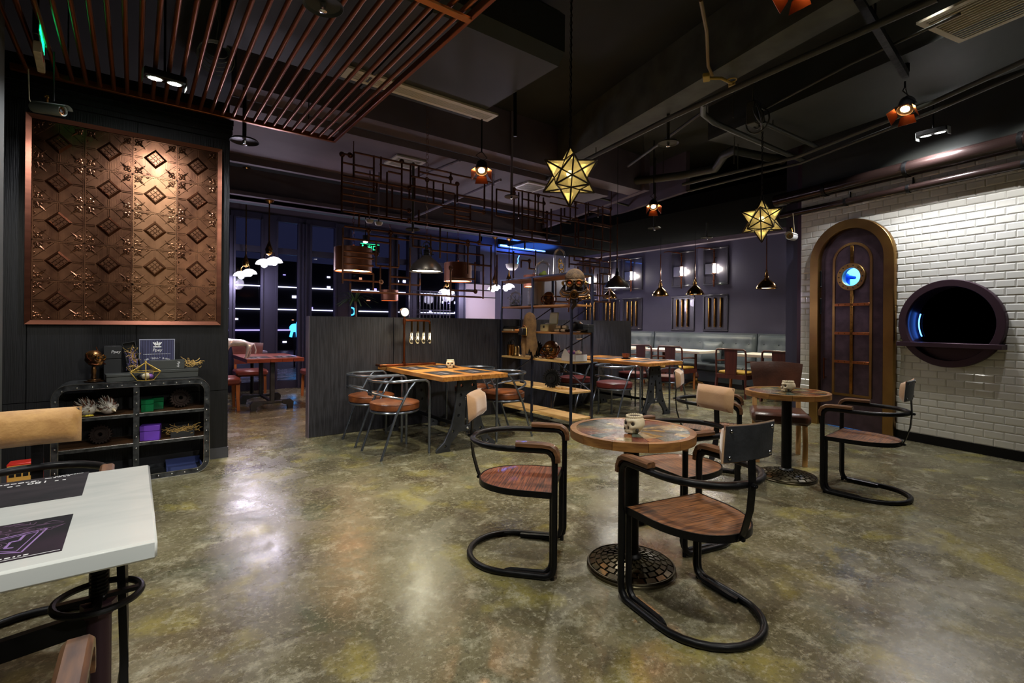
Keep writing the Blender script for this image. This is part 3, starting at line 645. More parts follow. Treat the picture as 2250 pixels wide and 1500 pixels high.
struct('trim_20', MB().box(10.42, 10.6, 3.3, 10.6, 3.22, 3.31), far_beam, label='lilac cornice along the top of the navy wall')
q = az(2168, 28, 3.715); Md = Matrix.Translation(q) @ Matrix.Rotation(math.atan2(bdir.y, bdir.x), 4, 'Z'); diffuser('return_grille', 'cream square return grille on the dark duct over the tiled wall', Md, .62, .62, 14)
# ceiling pipes, each by its two ends
def cpipe(label, pts, r, m=pipe_paint, hang=True, name='ceiling_pipe'):
    t = thing(name, label, 'pipe', pts[0]); o0 = Vector(pts[0]); obj('pipe', MB().tube([Vector(p) - o0 for p in pts], r, 10), m, t)
    if hang:
        for f in (.25, .7)[:1 if hang == 1 else 2]:
            p_ = Vector(pts[0]).lerp(Vector(pts[-1]), f) - o0; obj('hanger', MB().cyl(p_ + Vector((0, 0, r)), Vector((p_.x, p_.y, 4.15 - o0.z)), .006, n=6), m, t)
    return t
cpipe('long grey sprinkler pipe crossing below the grey beam', [az(1200, 395, 3.5), az(1480, 255, 3.5), az(1700, 155, 3.5), az(2060, -5, 3.5)], .028)
cpipe('thin grey pipe running up to the right from the star lamp', [az(1380, 365, 3.6), az(1545, 245, 3.6)], .018)
cpipe('bent grey conduit curving round below the sprinkler pipe', [az(1545, 228, 3.6), az(1545, 250, 3.6), az(1570, 270, 3.6), az(1640, 300, 3.6), az(1720, 335, 3.55), az(1765, 352, 3.5)], .032)
cpipe('straight grey conduit above the bent one', [az(1660, 262, 3.65), az(1800, 325, 3.6)], .026)
cpipe('fat grey drain pipe with red stained joint', [az(1380, 400, 3.7), az(1500, 385, 3.7), az(1572, 370, 3.7), az(1592, 340, 3.75), az(1612, 330, 3.75), az(1720, 352, 3.75)], .062)
cpipe('pair of dark pipes high beside the tiled wall, upper', [az(1500, 405, 3.35), az(1750, 345, 3.35), az(2050, 225, 3.35), az(2260, 130, 3.35)], .022)
cpipe('pair of dark pipes high beside the tiled wall, lower', [az(1510, 420, 3.33), az(1760, 358, 3.33), az(2050, 245, 3.33), az(2260, 155, 3.33)], .016)
cpipe('thin dark conduit slanting below the cream return grille', [az(1650, 255, 3.65), az(1870, 140, 3.65), az(2110, 30, 3.65)], .012, hang=False)
cpipe('dark pipe over the pipe lattice from the orange lamp', [az(1000, 360, 3.6), az(1300, 430, 3.6), az(1560, 500, 3.55)], .02)
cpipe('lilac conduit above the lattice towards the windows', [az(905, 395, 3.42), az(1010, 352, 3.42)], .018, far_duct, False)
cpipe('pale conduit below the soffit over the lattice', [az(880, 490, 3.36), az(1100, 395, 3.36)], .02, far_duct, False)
cpipe('vertical black drop rod by the duct corner', [az(1131, 92, 4.1), ad(1132, 300, 4.9)], .018, black_metal, False)
tr = thing('lighting_track', 'black lighting track crossing the ceiling at upper right', 'track', (0, 0, 0)); a = az(1885, -10, 3.62); b = az(1990, 165, 3.62)
obj('rail', MB().bar(a, b, .05, .06), black_metal, tr); obj('drop', MB().cyl(b + Vector((0, 0, .02)), Vector((b.x, b.y, 4.15)), .03, n=8).cyl(a.lerp(b, .3), a.lerp(b, .3) + Vector((0, 0, .5)), .008), black_metal, tr)
wc = thing('wire_coil', 'loose coil of pale cable hanging above the copper slats', 'cable', ad(475, 85, 4.2))
for k in range(5): obj('loop', MB().torus((.0, 0, -.1 - .015 * k), .09 + .012 * k, .004, Matrix.Rotation(1.1 + .18 * k, 3, 'X') @ Matrix.Rotation(.3 * k, 3, 'Z'), 18, 5), grey_cam, wc)
obj('tail', MB().tube([(0, 0, 0), (.02, .02, .15), (-.02, 0, .3), (0, 0, .5)], .004, 5), grey_cam, wc)
wc2 = thing('cable_loop', 'dark cable loops hanging from the ceiling right of the yellow bracket', 'cable', ad(1668, 235, 5.2))
for k in range(4): obj('loop', MB().torus((.05 * k, .03 * k, -.08), .10 + .03 * (k % 2), .009, Matrix.Rotation(1.3, 3, 'X') @ Matrix.Rotation(.5 * k, 3, 'Y'), 18, 5), pipe_paint, wc2)
jb = thing('junction_box', 'grey junction box with conduit stub high in the dark ceiling', 'box', ad(1655, 250, 5.3)); obj('box', MB().box(-.06, .06, -.05, .05, -.12, .12, .008), pipe_paint, jb); obj('conduit', MB().tube([(0, 0, .12), (0, 0, .4)], .012), pipe_paint, jb); obj('lid', MB().box(-.055, .055, -.06, -.05, -.11, .11), grey_iron, jb)
# yellow bracket with conduit
yb = thing('conduit_bracket', 'yellow painted conduit bracket on the grey ceiling beam', 'bracket', az(1575, 168, 3.58))
o0 = yb.location; ym = mat('yellow_paint', S(206, 176, 84), .5)
obj('conduit', MB().tube([az(1540, 0, 3.59) - o0, az(1553, 70, 3.59) - o0, az(1556, 145, 3.59) - o0, az(1565, 165, 3.59) - o0], .014), mat('tan_conduit', S(146, 122, 74), .5), yb)
obj('arm', MB().tube([az(1545, 172, 3.58) - o0, az(1585, 172, 3.58) - o0, az(1612, 185, 3.58) - o0], .014), ym, yb)
for (x, y) in ((1552, 170), (1608, 188)): obj('clip', MB().cbox(az(x, y, 3.58) - o0, (.11, .06, .04), .006, .5), ym, yb)
obj('ring', MB().torus(az(1608, 176, 3.58) - o0, .04, .006, None, 18, 6), ym, yb)
# sprinklers with shields
def sprinkler(label, P, r=.12, m=duct_paint, drop=None):
    t = thing('sprinkler_head', label, 'sprinkler', P, 0, None)
    obj('shield', MB().lathe([(.012, .012), (r * .9, .004), (r, -.012), (r * .97, -.014), (r * .85, 0), (.012, .006)], n=24), m, t)
    obj('pipe', MB().cyl((0, 0, .01), (0, 0, drop or max(ceil_at(P[0], P[1]) - P[2], .1)), .018), m, t); obj('nozzle', MB().cyl((0, 0, -.035), (0, 0, .0), .012, .02, 8).lathe([(.003, -.05), (.022, -.045), (.022, -.042), (.003, -.04)], n=10), bright_steel, t)
sprinkler('black sprinkler shield hanging through the copper slats', az(710, 8, 3.10), .11)
sprinkler('black sprinkler shield beside the end of the black wall', ad(537, 308, 4.75), .13, black_metal)
sprinkler('pale grey sprinkler shield below the grey beam', ad(1468, 313, 5.4), .115, pipe_paint, .35)
sprinkler('mauve sprinkler shield right of the orange lamp near the lattice', ad(1124, 431, 6.6), .10, far_duct)
sprinkler('grey sprinkler shield under the orange lamp before the banquette', ad(1438, 500, 8.4), .11, pipe_paint)
sprinkler('dim sprinkler shield high in front of the navy wall', ad(1553, 521, 9.6), .11, pipe_paint)
sprinkler('dim sprinkler shield above the copper drum lamps', ad(907, 503, 6.6), .10, pipe_paint)
# ================================================================== COPPER SLAT CANOPY
sc_ = thing('slat_canopy', 'ceiling canopy of copper slats hung before the black wall', 'canopy', (0, 0, 0))
slat_me = MB().cyl((0, 1.3, 0), (0, 5.19, 0), .0155, n=10).mesh('slat')
for i in range(27):
    x = 1.566 - i * .0855
    obj('slat', slat_me, slat_copper, sc_, (x, 0, 3.21))
obj('frame_rail', MB().box(-.75, 1.65, 5.19, 5.23, 3.185, 3.235, .004), rail_copper, sc_)
obj('frame_rail', MB().box(1.62, 1.65, 1.0, 5.19, 3.185, 3.235, .004), rail_copper, sc_)
obj('cross_rail', MB().box(-.75, 1.625, 2.55, 2.60, 3.165, 3.185, .003), mat('brass_rail', S(178, 120, 66), .35, .9), sc_)
for (x, y) in ((-.4, 4.9), (1.3, 4.9), (-.4, 2.6), (1.3, 2.6)): obj('hanger', MB().cyl((x, y, 3.24), (x, y, 4.15), .005, n=6), steel, sc_)

# ================================================================== COPPER PANEL on the black wall
cp = thing('copper_panel', 'framed panel of twenty embossed copper tiles on the black wall', 'wall panel', (-.696, 5.515, 1.285))
PW, PH, FB = 1.356, 1.686, .034
def frame_piece(a, b, c, d): return MB().add([(*a, 0), (*b, 0), (*c, 0), (*d, 0), (*a, -.045), (*b, -.045), (*c, -.03), (*d, -.03)], [(0, 1, 5, 4), (1, 2, 6, 5), (2, 3, 7, 6), (3, 0, 4, 7), (4, 5, 6, 7)])
XZ = Matrix(((1, 0, 0), (0, 0, 1), (0, 1, 0)))
for pts in (((0, 0), (PW, 0), (PW - FB, FB), (FB, FB)), ((PW, 0), (PW, PH), (PW - FB, PH - FB), (PW - FB, FB)), ((PW, PH), (0, PH), (FB, PH - FB), (PW - FB, PH - FB)), ((0, PH), (0, 0), (FB, FB), (FB, PH - FB))):
    m = frame_piece(*pts); m.v = [tuple(XZ @ Vector(v)) for v in m.v]; obj('frame_rail', m, frame_copper, cp, ang=20)
TW = (PW - 2 * FB) / 4; TH = (PH - 2 * FB) / 5
def emboss():
    m = MB(); h = TW / 2 - .0015; k = TH / 2 - .0015
    m.box(-h, h, -.008, 0, -k, k)
    for (a, b, c, d, y0, y1) in ((.088, .088, .066, .066, -.008, -.030), ):
        A = [(0, -a), (a, 0), (0, a), (-a, 0)]; B = [(0, -c), (c, 0), (0, c), (-c, 0)]
        m.add([(x, y0, z) for x, z in A] + [(x, y1, z) for x, z in B] + [(x * .93, -.020, z * .93) for x, z in B], [(i, (i + 1) % 4, 4 + (i + 1) % 4, 4 + i) for i in range(4)] + [(4 + i, 4 + (i + 1) % 4, 8 + (i + 1) % 4, 8 + i) for i in range(4)] + [(8, 9, 10, 11)])
    q = .0195                                        # little square blocks inside the lozenge
    R45 = Matrix.Rotation(PI / 4, 4, 'Y')
    for i in (-1, 0, 1):
        for j in (-1, 0, 1):
            c = R45 @ Vector((i * q * 1.42, 0, j * q * 1.42)); m.box(-.0125, .0125, -.026, -.02, -.0125, .0125, .002, Matrix.Translation(c) @ R45)
    for s in (-1, 1):
        for o in (-.006, .006):
            m.bar((o, -.010, s * .090), (o, -.010, s * k), .005, .012, Vector((0, 1, 0))); m.bar((s * .090, -.010, o), (s * h, -.010, o), .005, .012, Vector((0, 1, 0)))
    e = .004
    for (a, b) in (((-h, -k + e), (h, -k + e)), ((-h, k - e), (h, k - e)), ((-h + e, -k), (-h + e, k)), ((h - e, -k), (h - e, k))): m.bar((a[0], -.010, a[1]), (b[0], -.010, b[1]), .008, .010, Vector((0, 1, 0)))
    for sx in (-1, 1):
        for sz in (-1, 1):
            P = lambda x, z: (sx * x, -.009, sz * z)
            m.bar(P(.028, k - .01), P(.088, .088 * k / h), .006, .012, Vector((0, 1, 0))); m.bar(P(.088, .088), P(h - .01, .028), .006, .012, Vector((0, 1, 0)))
            c = (.125, .125)                         # trefoil flower with spike and scrolls
            for a in (45, 165, 285):
                aa = math.radians(a); m.torus(P(c[0] + .0150 * math.cos(aa), c[1] + .0150 * math.sin(aa)), .0105, .0058, Matrix.Rotation(PI / 2, 3, 'X'), 10, 5)
            m.sph(P(*c), .010, 8, 5)
            m.tube([P(c[0] - .012, c[1] - .012), P(c[0] - .034, c[1] - .034), P(c[0] - .052, c[1] - .052)], [.0095, .0085, .001], 6)
            for (u, v) in (((.058, .150), (.100, .152)), ((.150, .058), (.152, .100))):
                mx = ((u[0] + v[0]) / 2, (u[1] + v[1]) / 2); rr = .012
                for cc in (u, v): m.tube([P(cc[0] + rr * .8 * math.cos(t * .9), cc[1] + rr * .8 * math.sin(t * .9)) for t in range(7)], .0042, 5)
            for t in (.07, .095, .12, .145): m.sph(P(t, .158), .0055, 6, 4); m.sph(P(.158, t), .0055, 6, 4)
    return m
em = emboss().mesh('embossed_tile', 35); em.materials.append(emboss_copper); em2 = em.copy(); em2.materials.clear(); em2.materials.append(emboss_copper2)
for r in range(5):
    for c in range(4):
        satin = (c == 2 and r in (0, 1, 2, 3))
        obj('embossed_tile', em2 if satin else em, None, cp, (FB + TW * (c + .5), -.004, FB + TH * (r + .5)), (random.uniform(-.006, .006), 0, random.uniform(-.006, .006)))

# ================================================================== BARREL CHAIRS (bent black tube, wooden seat, tan pad)
def ushape(z, yb=.035, yf=.235, r=.253, n=14): return [(-r, yf, z)] + [(-r, (yf + yb) / 2, z)] + arc((0, yb), r, PI, 2 * PI, n, z) + [(r, (yf + yb) / 2, z), (r, yf, z)]
def make_barrel():
    t = thing('barrel_chair', '', 'chair')
    fl_ = ushape(.017, .02); ar = ushape(.667)
    def bend(x, s): return [(x, .255, .667 - .006), (x, .277, .667 - .03), (x, .283, .61)], [(x, .283, .075), (x, .277, .042), (x, .255, .022)]
    (u1, d1_), (u2, d2_) = bend(-.253, 0), bend(.253, 0)
    loop = fl_ + d2_[::-1] + u2[::-1] + ar[::-1] + u1 + d1_
    obj('tube_frame', MB().tube(loop, .0165, 10, True), black_metal, t)
    for s in (-1, 1):
        x = s * .220
        obj('leg', MB().tube([(x, .268, .425), (x, .268, .08), (x, .258, .045), (x, .23, .022), (x, .05, .017), (x + s * .01, .02, .012)], .0155, 8), black_metal, t)
        obj('foot_screw', MB().cyl((x + s * .02, .272, .0), (x + s * .02, .272, .035), .011, n=8), black_metal, t)
        prof = [(-.024, -.012), (.024, -.012), (.024, .006), (.016, .013), (-.016, .013), (-.024, .006)]
        obj('armrest', MB().sweep([(s * .253, .300, .612), (s * .253, .298, .647), (s * .253, .284, .676), (s * .253, .258, .692), (s * .253, .22, .696), (s * .253, .08, .696)], prof, Vector((0, .6, 1))), arm_wood, t)
    seatp = [(-.247, .268)] + [(-.247 * math.cos(a) if abs(math.cos(a)) > .02 else 0, .268 - .52 * math.sin(a) ** 1.0) for a in []]
    n = 24; seatp = [(-.238, .268), (-.235, .17)]; 
    for i in range(n + 1):
        a = PI + PI * i / n; seatp.append((.235 * math.cos(a) * (abs(math.cos(a)) ** -.15 if abs(math.cos(a)) > .05 else 1), .12 + .295 * math.sin(a)))
    seatp += [(.235, .17), (.238, .268)]
    obj('seat', MB().prism([(x * .985, y * .985 + .002) for x, y in seatp], .428, .446), seat_wood, t)
    obj('seat_rim', MB().sweep([(x, y, .432) for x, y in seatp], [(-.003, -.017), (.003, -.017), (.003, .016), (-.003, .016)], closed=True), black_metal, t)
    st = [(0, -.165, .418), (0, -.180, .424), (0, -.200, .47), (0, -.226, .56), (0, -.236, .667), (0, -.232, .75), (0, -.226, .89)]
    obj('back_strap', MB().sweep(st, [(-.02, -.003), (.02, -.003), (.02, .003), (-.02, .003)], Vector((0, 1, .01))), black_metal, t)
    for z, y in ((.428, -.186), (.667, -.243)): obj('bolt', MB().cyl((0, y + .005, z), (0, y - .012, z), .010, n=6).cyl((0, y - .012, z), (0, y - .016, z), .006, n=6), black_metal, t)
    M = Matrix.Translation((0, -.198, .846)) @ Matrix.Rotation(.08, 4, 'X')
    pad = MB(); W_, H_ = .150, .079; nx, nz = 12, 6; vs = []
    for side in (0, 1):
        for i in range(nx + 1):
            for j in range(nz + 1):
                u = 2 * i / nx - 1; v = 2 * j / nz - 1; e = (1 - abs(u) ** 6) * (1 - abs(v) ** 4)
                y = -.034 + .050 * max(e, 0) ** .5 if side else -.034
                cv = .016 * u * u
                vs.append(M @ Vector((u * W_ , y + cv, v * H_)))
    o1 = (nx + 1) * (nz + 1); fs = []
    for i in range(nx):
        for j in range(nz):
            a = i * (nz + 1) + j; fs += [(a, a + 1, a + nz + 2, a + nz + 1), (o1 + a, o1 + a + nz + 1, o1 + a + nz + 2, o1 + a + 1)]
    pad.add(vs, fs); obj('backrest', pad, velvet, t, ang=60)
    bp = MB(); vs = []; 
    for i in range(nx + 1):
        u = 2 * i / nx - 1
        for v in (-1, 1):
            for y in (-.042, -.0345): vs.append(M @ Vector((u * W_ * .94, y + .016 * u * u, v * H_ * .93)))
    fs = []
    for i in range(nx):
        a = i * 4; b = a + 4; fs += [(a, b, b + 1, a + 1), (a + 2, a + 3, b + 3, b + 2), (a, a + 2, b + 2, b), (a + 1, b + 1, b + 3, a + 3)]
    fs += [(0, 1, 3, 2), (nx * 4, nx * 4 + 2, nx * 4 + 3, nx * 4 + 1)]
    plate = obj('back_plate', bp.add(vs, fs), grey_iron, t, ang=30)
    for u in (-.8, .8):
        for v in (-.7, .7): obj('screw', MB().sph((0, 0, 0), .0085, 8, 4, (1, .5, 1)), bright_steel, plate, M @ Vector((u * W_, -.043 + .016 * u * u, v * H_)))
    return t
ch0 = make_barrel()
def facing(dx, dy): return math.atan2(-dx, dy)
BG = 'bent tube barrel chairs'
def put_barrel(front, face, label, first=False, mats=None):
    f = Vector((face[0], face[1])).normalized(); loc = (front[0] - f.x * .283, front[1] - f.y * .283, 0); rz = facing(f.x, f.y)
    if first: ch0.location = loc; ch0.rotation_euler = (0, 0, rz); ch0['label'] = label; ch0['group'] = BG; return ch0
    return dup(ch0, loc, rz, label, BG, mats)
put_barrel((2.116, 1.517), (.198, .98), 'barrel chair nearest the camera showing its dark bolted back plate', True)
put_barrel((1.912, 2.048), (.655, -.756), 'barrel chair with reddish seat left of the near round table', False, {'seat': seat_wood_red})
put_barrel((2.543, 1.877), (-.976, .216), 'barrel chair behind the near round table, tan pad facing the camera')
put_barrel((4.606, 1.644), (-.075, .997), 'barrel chair standing in front of the tiled wall and door')
put_barrel((4.075, 2.155), (.45, -.89), 'barrel chair half hidden left of the far round table')
put_barrel((-.34, 2.52), (0, -1), 'barrel chair with gold velvet pad behind the marble table', False, {'backrest': velvet_gold})
put_barrel((-.335, 1.30), (0.02, 1), 'barrel chair at the lower left corner, only armrest and tube showing')

# ================================================================== ROUND TABLES
def make_round():
    t = thing('round_table', '', 'table')
    top = obj('tabletop', MB().lathe([(0, .710), (.318, .710), (.318, .742), (0, .742)], n=48), rim_wood, t)
    n = 12
    for i in range(n):
        a0 = 2 * PI * i / n + .004; a1 = 2 * PI * (i + 1) / n - .004
        m = MB(); P = [(r, a) for a in [a0 + (a1 - a0) * k / 5 for k in range(6)] for r in (.300, .332)]
        vs = [(r * math.cos(a), r * math.sin(a), z) for z in (.708, .752) for r, a in P]; fs = []
        for k in range(5):
            b = 2 * k; o = 12; fs += [(b, b + 2, b + 3, b + 1), (o + b, o + b + 1, o + b + 3, o + b + 2), (b + 1, b + 3, o + b + 3, o + b + 1), (b, o + b, o + b + 2, b + 2)]
        fs += [(0, 1, 13, 12), (10, 22, 23, 11)]
        obj('rim_segment', m.add(vs, fs), rim_wood, top)
    rnd = random.Random(4); N = 22
    for i in range(N):
        a0 = 2 * PI * i / N + .006; a1 = 2 * PI * (i + 1) / N - .006; rs = [.012, rnd.uniform(.17, .24), .299]
        for k in range(2):
            if k == 0 or True:
                r0 = rs[k] + (.001 if k else 0); r1 = rs[k + 1] - .001; z = .751 + rnd.uniform(-.0006, .0008)
                pl = [(r0 * math.cos(a0), r0 * math.sin(a0)), (r1 * math.cos(a0), r1 * math.sin(a0)), (r1 * math.cos((a0 + a1) / 2) * 1.008, r1 * math.sin((a0 + a1) / 2) * 1.008), (r1 * math.cos(a1), r1 * math.sin(a1)), (r0 * math.cos(a1), r0 * math.sin(a1))]
                obj('plank', MB().prism(pl, .741, z), plank_m[(i * 3 + k * 4 + rnd.randrange(3)) % len(plank_m)], top)
    obj('column', MB().cyl((0, 0, .05), (0, 0, .71), .041, n=28, cap=False).lathe([(.041, .06), (.055, .062), (.058, .07), (.05, .08), (.041, .085)], n=28).lathe([(.041, .695), (.10, .70), (.10, .709), (.0, .709)], n=28), black_metal, t)
    b = MB(); dome = lambda r: .022 + .05 * (1 - (r / .232) ** 2)
    b.lathe([(.235, 0), (.236, .012), (.228, .020)] + [(r, dome(r) - .012) for r in (.21, .17, .12, .07, .03)], n=48)
    rings = [.062, .094, .128, .160, .192, .224]
    for k in range(5):
        for i in range(20):
            a0 = 2 * PI * (i + .5 * (k % 2)) / 20 + .012 / rings[k] * .5; a1 = 2 * PI * (i + 1 + .5 * (k % 2)) / 20 - .012 / rings[k] * .5; r0 = rings[k] + .003; r1 = rings[k + 1] - .004
            vs = [(r * math.cos(a), r * math.sin(a), dome(r) + dz) for dz in (-.012, 0) for (r, a) in ((r0, a0), (r1, a0), (r1, a1), (r0, a1))]
            b.add(vs, [(0, 1, 5, 4), (1, 2, 6, 5), (2, 3, 7, 6), (3, 0, 4, 7), (4, 5, 6, 7)])
    b.torus((0, 0, dome(.228)), .229, .006, None, 48, 6)
    obj('base', b, mat('cast_iron_bronze', S(92, 84, 62), .3, .7, col2=S(64, 58, 46), scale=12), t, ang=25)
    return t
rt0 = make_round(); rt0['group'] = 'round sunburst tables'
rt0.location = (2.155, 1.742, 0); rt0.rotation_euler = (0, 0, .4); rt0['label'] = 'near round table with sunburst plank top between three barrel chairs'
dup(rt0, (4.535, 1.975, 0), 2.1, 'far round table with sunburst plank top in front of the arched door', 'round sunburst tables')

# ================================================================== SKULL MUGS
def skull_mesh():
    m = MB(); nu, nv = 40, 26; vs = []
    for j in range(nv + 1):
        th = PI * j / nv
        for i in range(nu):
            ph = 2 * PI * i / nu; d = Vector((math.sin(th) * math.cos(ph), math.sin(th) * math.sin(ph), -math.cos(th)))
            p = Vector((d.x * .050, d.y * .062, d.z * .056))
            if p.y > 0: p.y *= .95
            if p.z < -.005:                                    # jaw: narrower, squared, pushed forward
                k = min(1, (-.005 - p.z) / .045); p.x *= 1 - .16 * k; p.y = p.y * (1 - .22 * k) + .012 * k
            g = lambda cx, cz, sx, sz: math.exp(-((p.x - cx) / sx) ** 2 - ((p.z - cz) / sz) ** 2) if p.y > .01 else 0
            dep = .020 * (g(-.020, .006, .011, .011) + g(.020, .006, .011, .011)) + .013 * g(0, -.014, .006, .009) - .006 * (g(-.03, -.010, .010, .006) + g(.03, -.010, .010, .006)) - .005 * g(0, .022, .03, .005) - .006 * g(0, -.036, .018, .010) + .008 * (g(-.036, -.03, .008, .012) + g(.036, -.03, .008, .012))
            p.y -= dep * (1 if p.y > 0 else 0); p.z = max(min(p.z, .040), -.046); vs.append(p + Vector((0, 0, .046)))
    fs = [(j * nu + i, j * nu + (i + 1) % nu, (j + 1) * nu + (i + 1) % nu, (j + 1) * nu + i) for j in range(nv) for i in range(nu)]
    return m.add(vs, fs)
def make_skull():
    t = thing('skull_planter', '', 'skull ornament'); obj('skull', skull_mesh(), bone, t, ang=80)
    cr = MB()
    for i in range(24): a = 2 * PI * i / 24; cr.sph((.036 * math.cos(a), .044 * math.sin(a), .086), .0058, 7, 5, (1, 1, 1.5))
    obj('rim_studs', cr, bone, t); obj('opening', MB().lathe([(0, .0865), (.034, .0865)], n=24, M=Matrix.Diagonal((1, 1.15, 1))), bone_shadow, t)
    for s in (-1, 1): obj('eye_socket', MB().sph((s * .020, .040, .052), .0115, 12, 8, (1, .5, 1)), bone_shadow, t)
    obj('nose_hole', MB().prism([(-.005, .027), (.005, .027), (0, .040)], -.001, .001, Matrix(((1, 0, 0), (0, 0, -1), (0, 1, 0)))), bone_shadow, t, (0, .052, 0))
    te = MB()
    for i in range(7): te.cbox(((i - 3) * .0072, .053 - abs(i - 3) * .0016, .012), (.0058, .006, .013), .001)
    obj('teeth', te, bone, t); obj('jaw_gap', MB().cbox((0, .050, .0045), (.04, .008, .002)), bone_shadow, t)
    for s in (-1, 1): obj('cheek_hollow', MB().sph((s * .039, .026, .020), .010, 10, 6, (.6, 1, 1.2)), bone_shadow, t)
    return t
sk = make_skull(); sk.scale = (1, 1, 1)
def put_skull(first, P, rz, label, s=1.0):
    if first: o = sk; o.location = P; o.rotation_euler = (0, 0, rz); o['label'] = label; o['group'] = 'skull planters'
    else: o = dup(sk, P, rz, label, 'skull planters')
    o.scale = (s, s, s)
put_skull(True, (2.10, 1.68, .752), facing(-.85, -.02), 'bone coloured skull planter on the near round table')
put_skull(False, (4.50, 1.95, .752), facing(-.8, .45), 'bone coloured skull planter on the far round table, seen from the side')

# ================================================================== MARBLE TABLE at the left
mt = thing('marble_table', 'crank table with a thick white marble slab at lower left', 'table', (-.55, 1.94, 0))
obj('marble_slab', MB().box(-1.0, .60, -.412, .408, .722, .770, .006), marble, mt)
X0 = .47
obj('screw', MB().cyl((X0, 0, .45), (X0, 0, .722), .018, n=16).tube([(X0 + .020 * math.cos(t * .9), .020 * math.sin(t * .9), .48 + t * .0016) for t in range(140)], .0042, 5), black_metal, mt)
obj('column', MB().cyl((X0, 0, .06), (X0, 0, .455), .031, n=20).cyl((X0, 0, .44), (X0, 0, .475), .044, n=8).lathe([(.031, .03), (.07, .03), (.07, .055), (.031, .07)], (X0, 0, 0), 20), bronze_dark, mt)
obj('hand_wheel', MB().torus((X0, 0, .487), .104, .010, None, 32, 8).bar((X0 - .10, 0, .487), (X0 + .10, 0, .487), .02, .012).bar((X0, -.10, .487), (X0, .10, .487), .02, .012), black_metal, mt)
for s in (.3, 1):
    obj('leg', MB().sweep([(X0 + .05, s * .07, .72), (X0 + .055, s * .12, .55), (X0 + .06, s * .17, .32), (X0 + .06, s * .25, .12), (X0 + .05, s * .33, .0)], [(-.011, -.012), (.011, -.012), (.011, .012), (-.011, .012)]), black_metal, mt)
obj('top_plate', MB().box(X0 - .12, X0 + .10, -.25, .25, .705, .722), black_metal, mt)
obj('arched_stay', MB().sweep([(X0 - .02, 0, .42), (X0 - .25, 0, .40), (X0 - .5, 0, .345), (X0 - .8, 0, .22)], [(-.012, -.03), (.012, -.03), (.012, .03), (-.012, .03)]), black_metal, mt)
obj('arched_stay', MB().sweep([(X0 - .12, 0, .70), (X0 - .3, 0, .64), (X0 - .55, 0, .50), (X0 - .8, 0, .22)], [(-.012, -.02), (.012, -.02), (.012, .02), (-.012, .02)]), black_metal, mt)
obj('column', MB().cyl((X0 - .8, 0, .0), (X0 - .8, 0, .23), .04, n=16).lathe([(.2, 0), (.2, .02), (.04, .05)], (X0 - .8, 0, 0), 20), bronze_dark, mt)
pm1 = obj('placemat', MB().box(-.42, 0, -.152, .152, 0, .0014), mat_black, None, (-.127, 2.205, .770)); tag(pm1, 'black menu mat with white lettering at the far edge of the marble table', 'placemat', 'placemats on the marble table')
def inkline(par, cells, y, h, m=ink_white):
    b = MB()
    for (x0, x1) in cells: b.box(x0, x1, y, y + h, .0014, .0018)
    obj('lettering', b, m, par)
rnd = random.Random(11)
def words(x0, x1, a=.006, b=.02, g=.004):
    x = x0; out = []
    while x < x1: w_ = rnd.uniform(a, b); out.append((x, min(x + w_, x1))); x += w_ + g
    return out
inkline(pm1, words(-.27, -.13), .112, .008); inkline(pm1, words(-.115, -.05), .128, .005); inkline(pm1, words(-.09, -.015, .003, .01, .002), .142, .004); inkline(pm1, [(-.20, -.188), (-.18, -.17), (-.085, -.076), (-.066, -.057)], .078, .008)
me = text_mesh('180', .036, .0002); obj('lettering', me, ink_white, pm1, (-.128, .090, .0016), (0, 0, PI))
pm2 = obj('placemat', MB().box(-.42, 0, -.141, .141, 0, .0014), mat_purple, None, (-.134, 1.728, .770)); tag(pm2, 'dark menu mat with lilac line drawing near the front edge of the marble table', 'placemat', 'placemats on the marble table')
inkline(pm2, words(-.40, -.06, .004, .011, .004), -.124, .0055); inkline(pm2, [(-.42, -.004)], -.134, .002)
ln = MB()
def stroke(b, pts, w_=.0022):
    for p, q in zip(pts, pts[1:]): b.bar((p[0], p[1], .0016), (q[0], q[1], .0016), w_, .0006)
stroke(ln, [(-.25, .0), (-.045, .05), (-.075, -.10), (-.25, .0)], .004); stroke(ln, [(-.215, -.002), (-.060, .035), (-.085, -.085), (-.215, -.002)], .002); stroke(ln, [(-.085, .025), (-.09, -.01), (-.105, -.01), (-.11, -.05), (-.095, -.055)], .006)
obj('drawing', ln, ink_lilac, pm2); ln = MB()
for k in range(5): stroke(ln, [(-.145 + .009 * k * math.cos(t), -.025 + .007 * k * math.sin(t)) for t in [i * .45 for i in range(15)]], .0016)
stroke(ln, [(-.30 + .075 * (1 + math.cos(t)) * 1.1, .085 + .028 * math.sin(t)) for t in [i * .35 for i in range(19)]], .0025)
for k in range(34): a = rnd.uniform(-.30, -.03); b_ = rnd.uniform(.03, .12); stroke(ln, [(a, b_), (a + rnd.uniform(-.04, .04), b_ + rnd.uniform(-.02, .02)), (a + rnd.uniform(-.05, .05), b_ + rnd.uniform(-.03, .02))], .0018)
obj('drawing', ln, ink_dim, pm2)

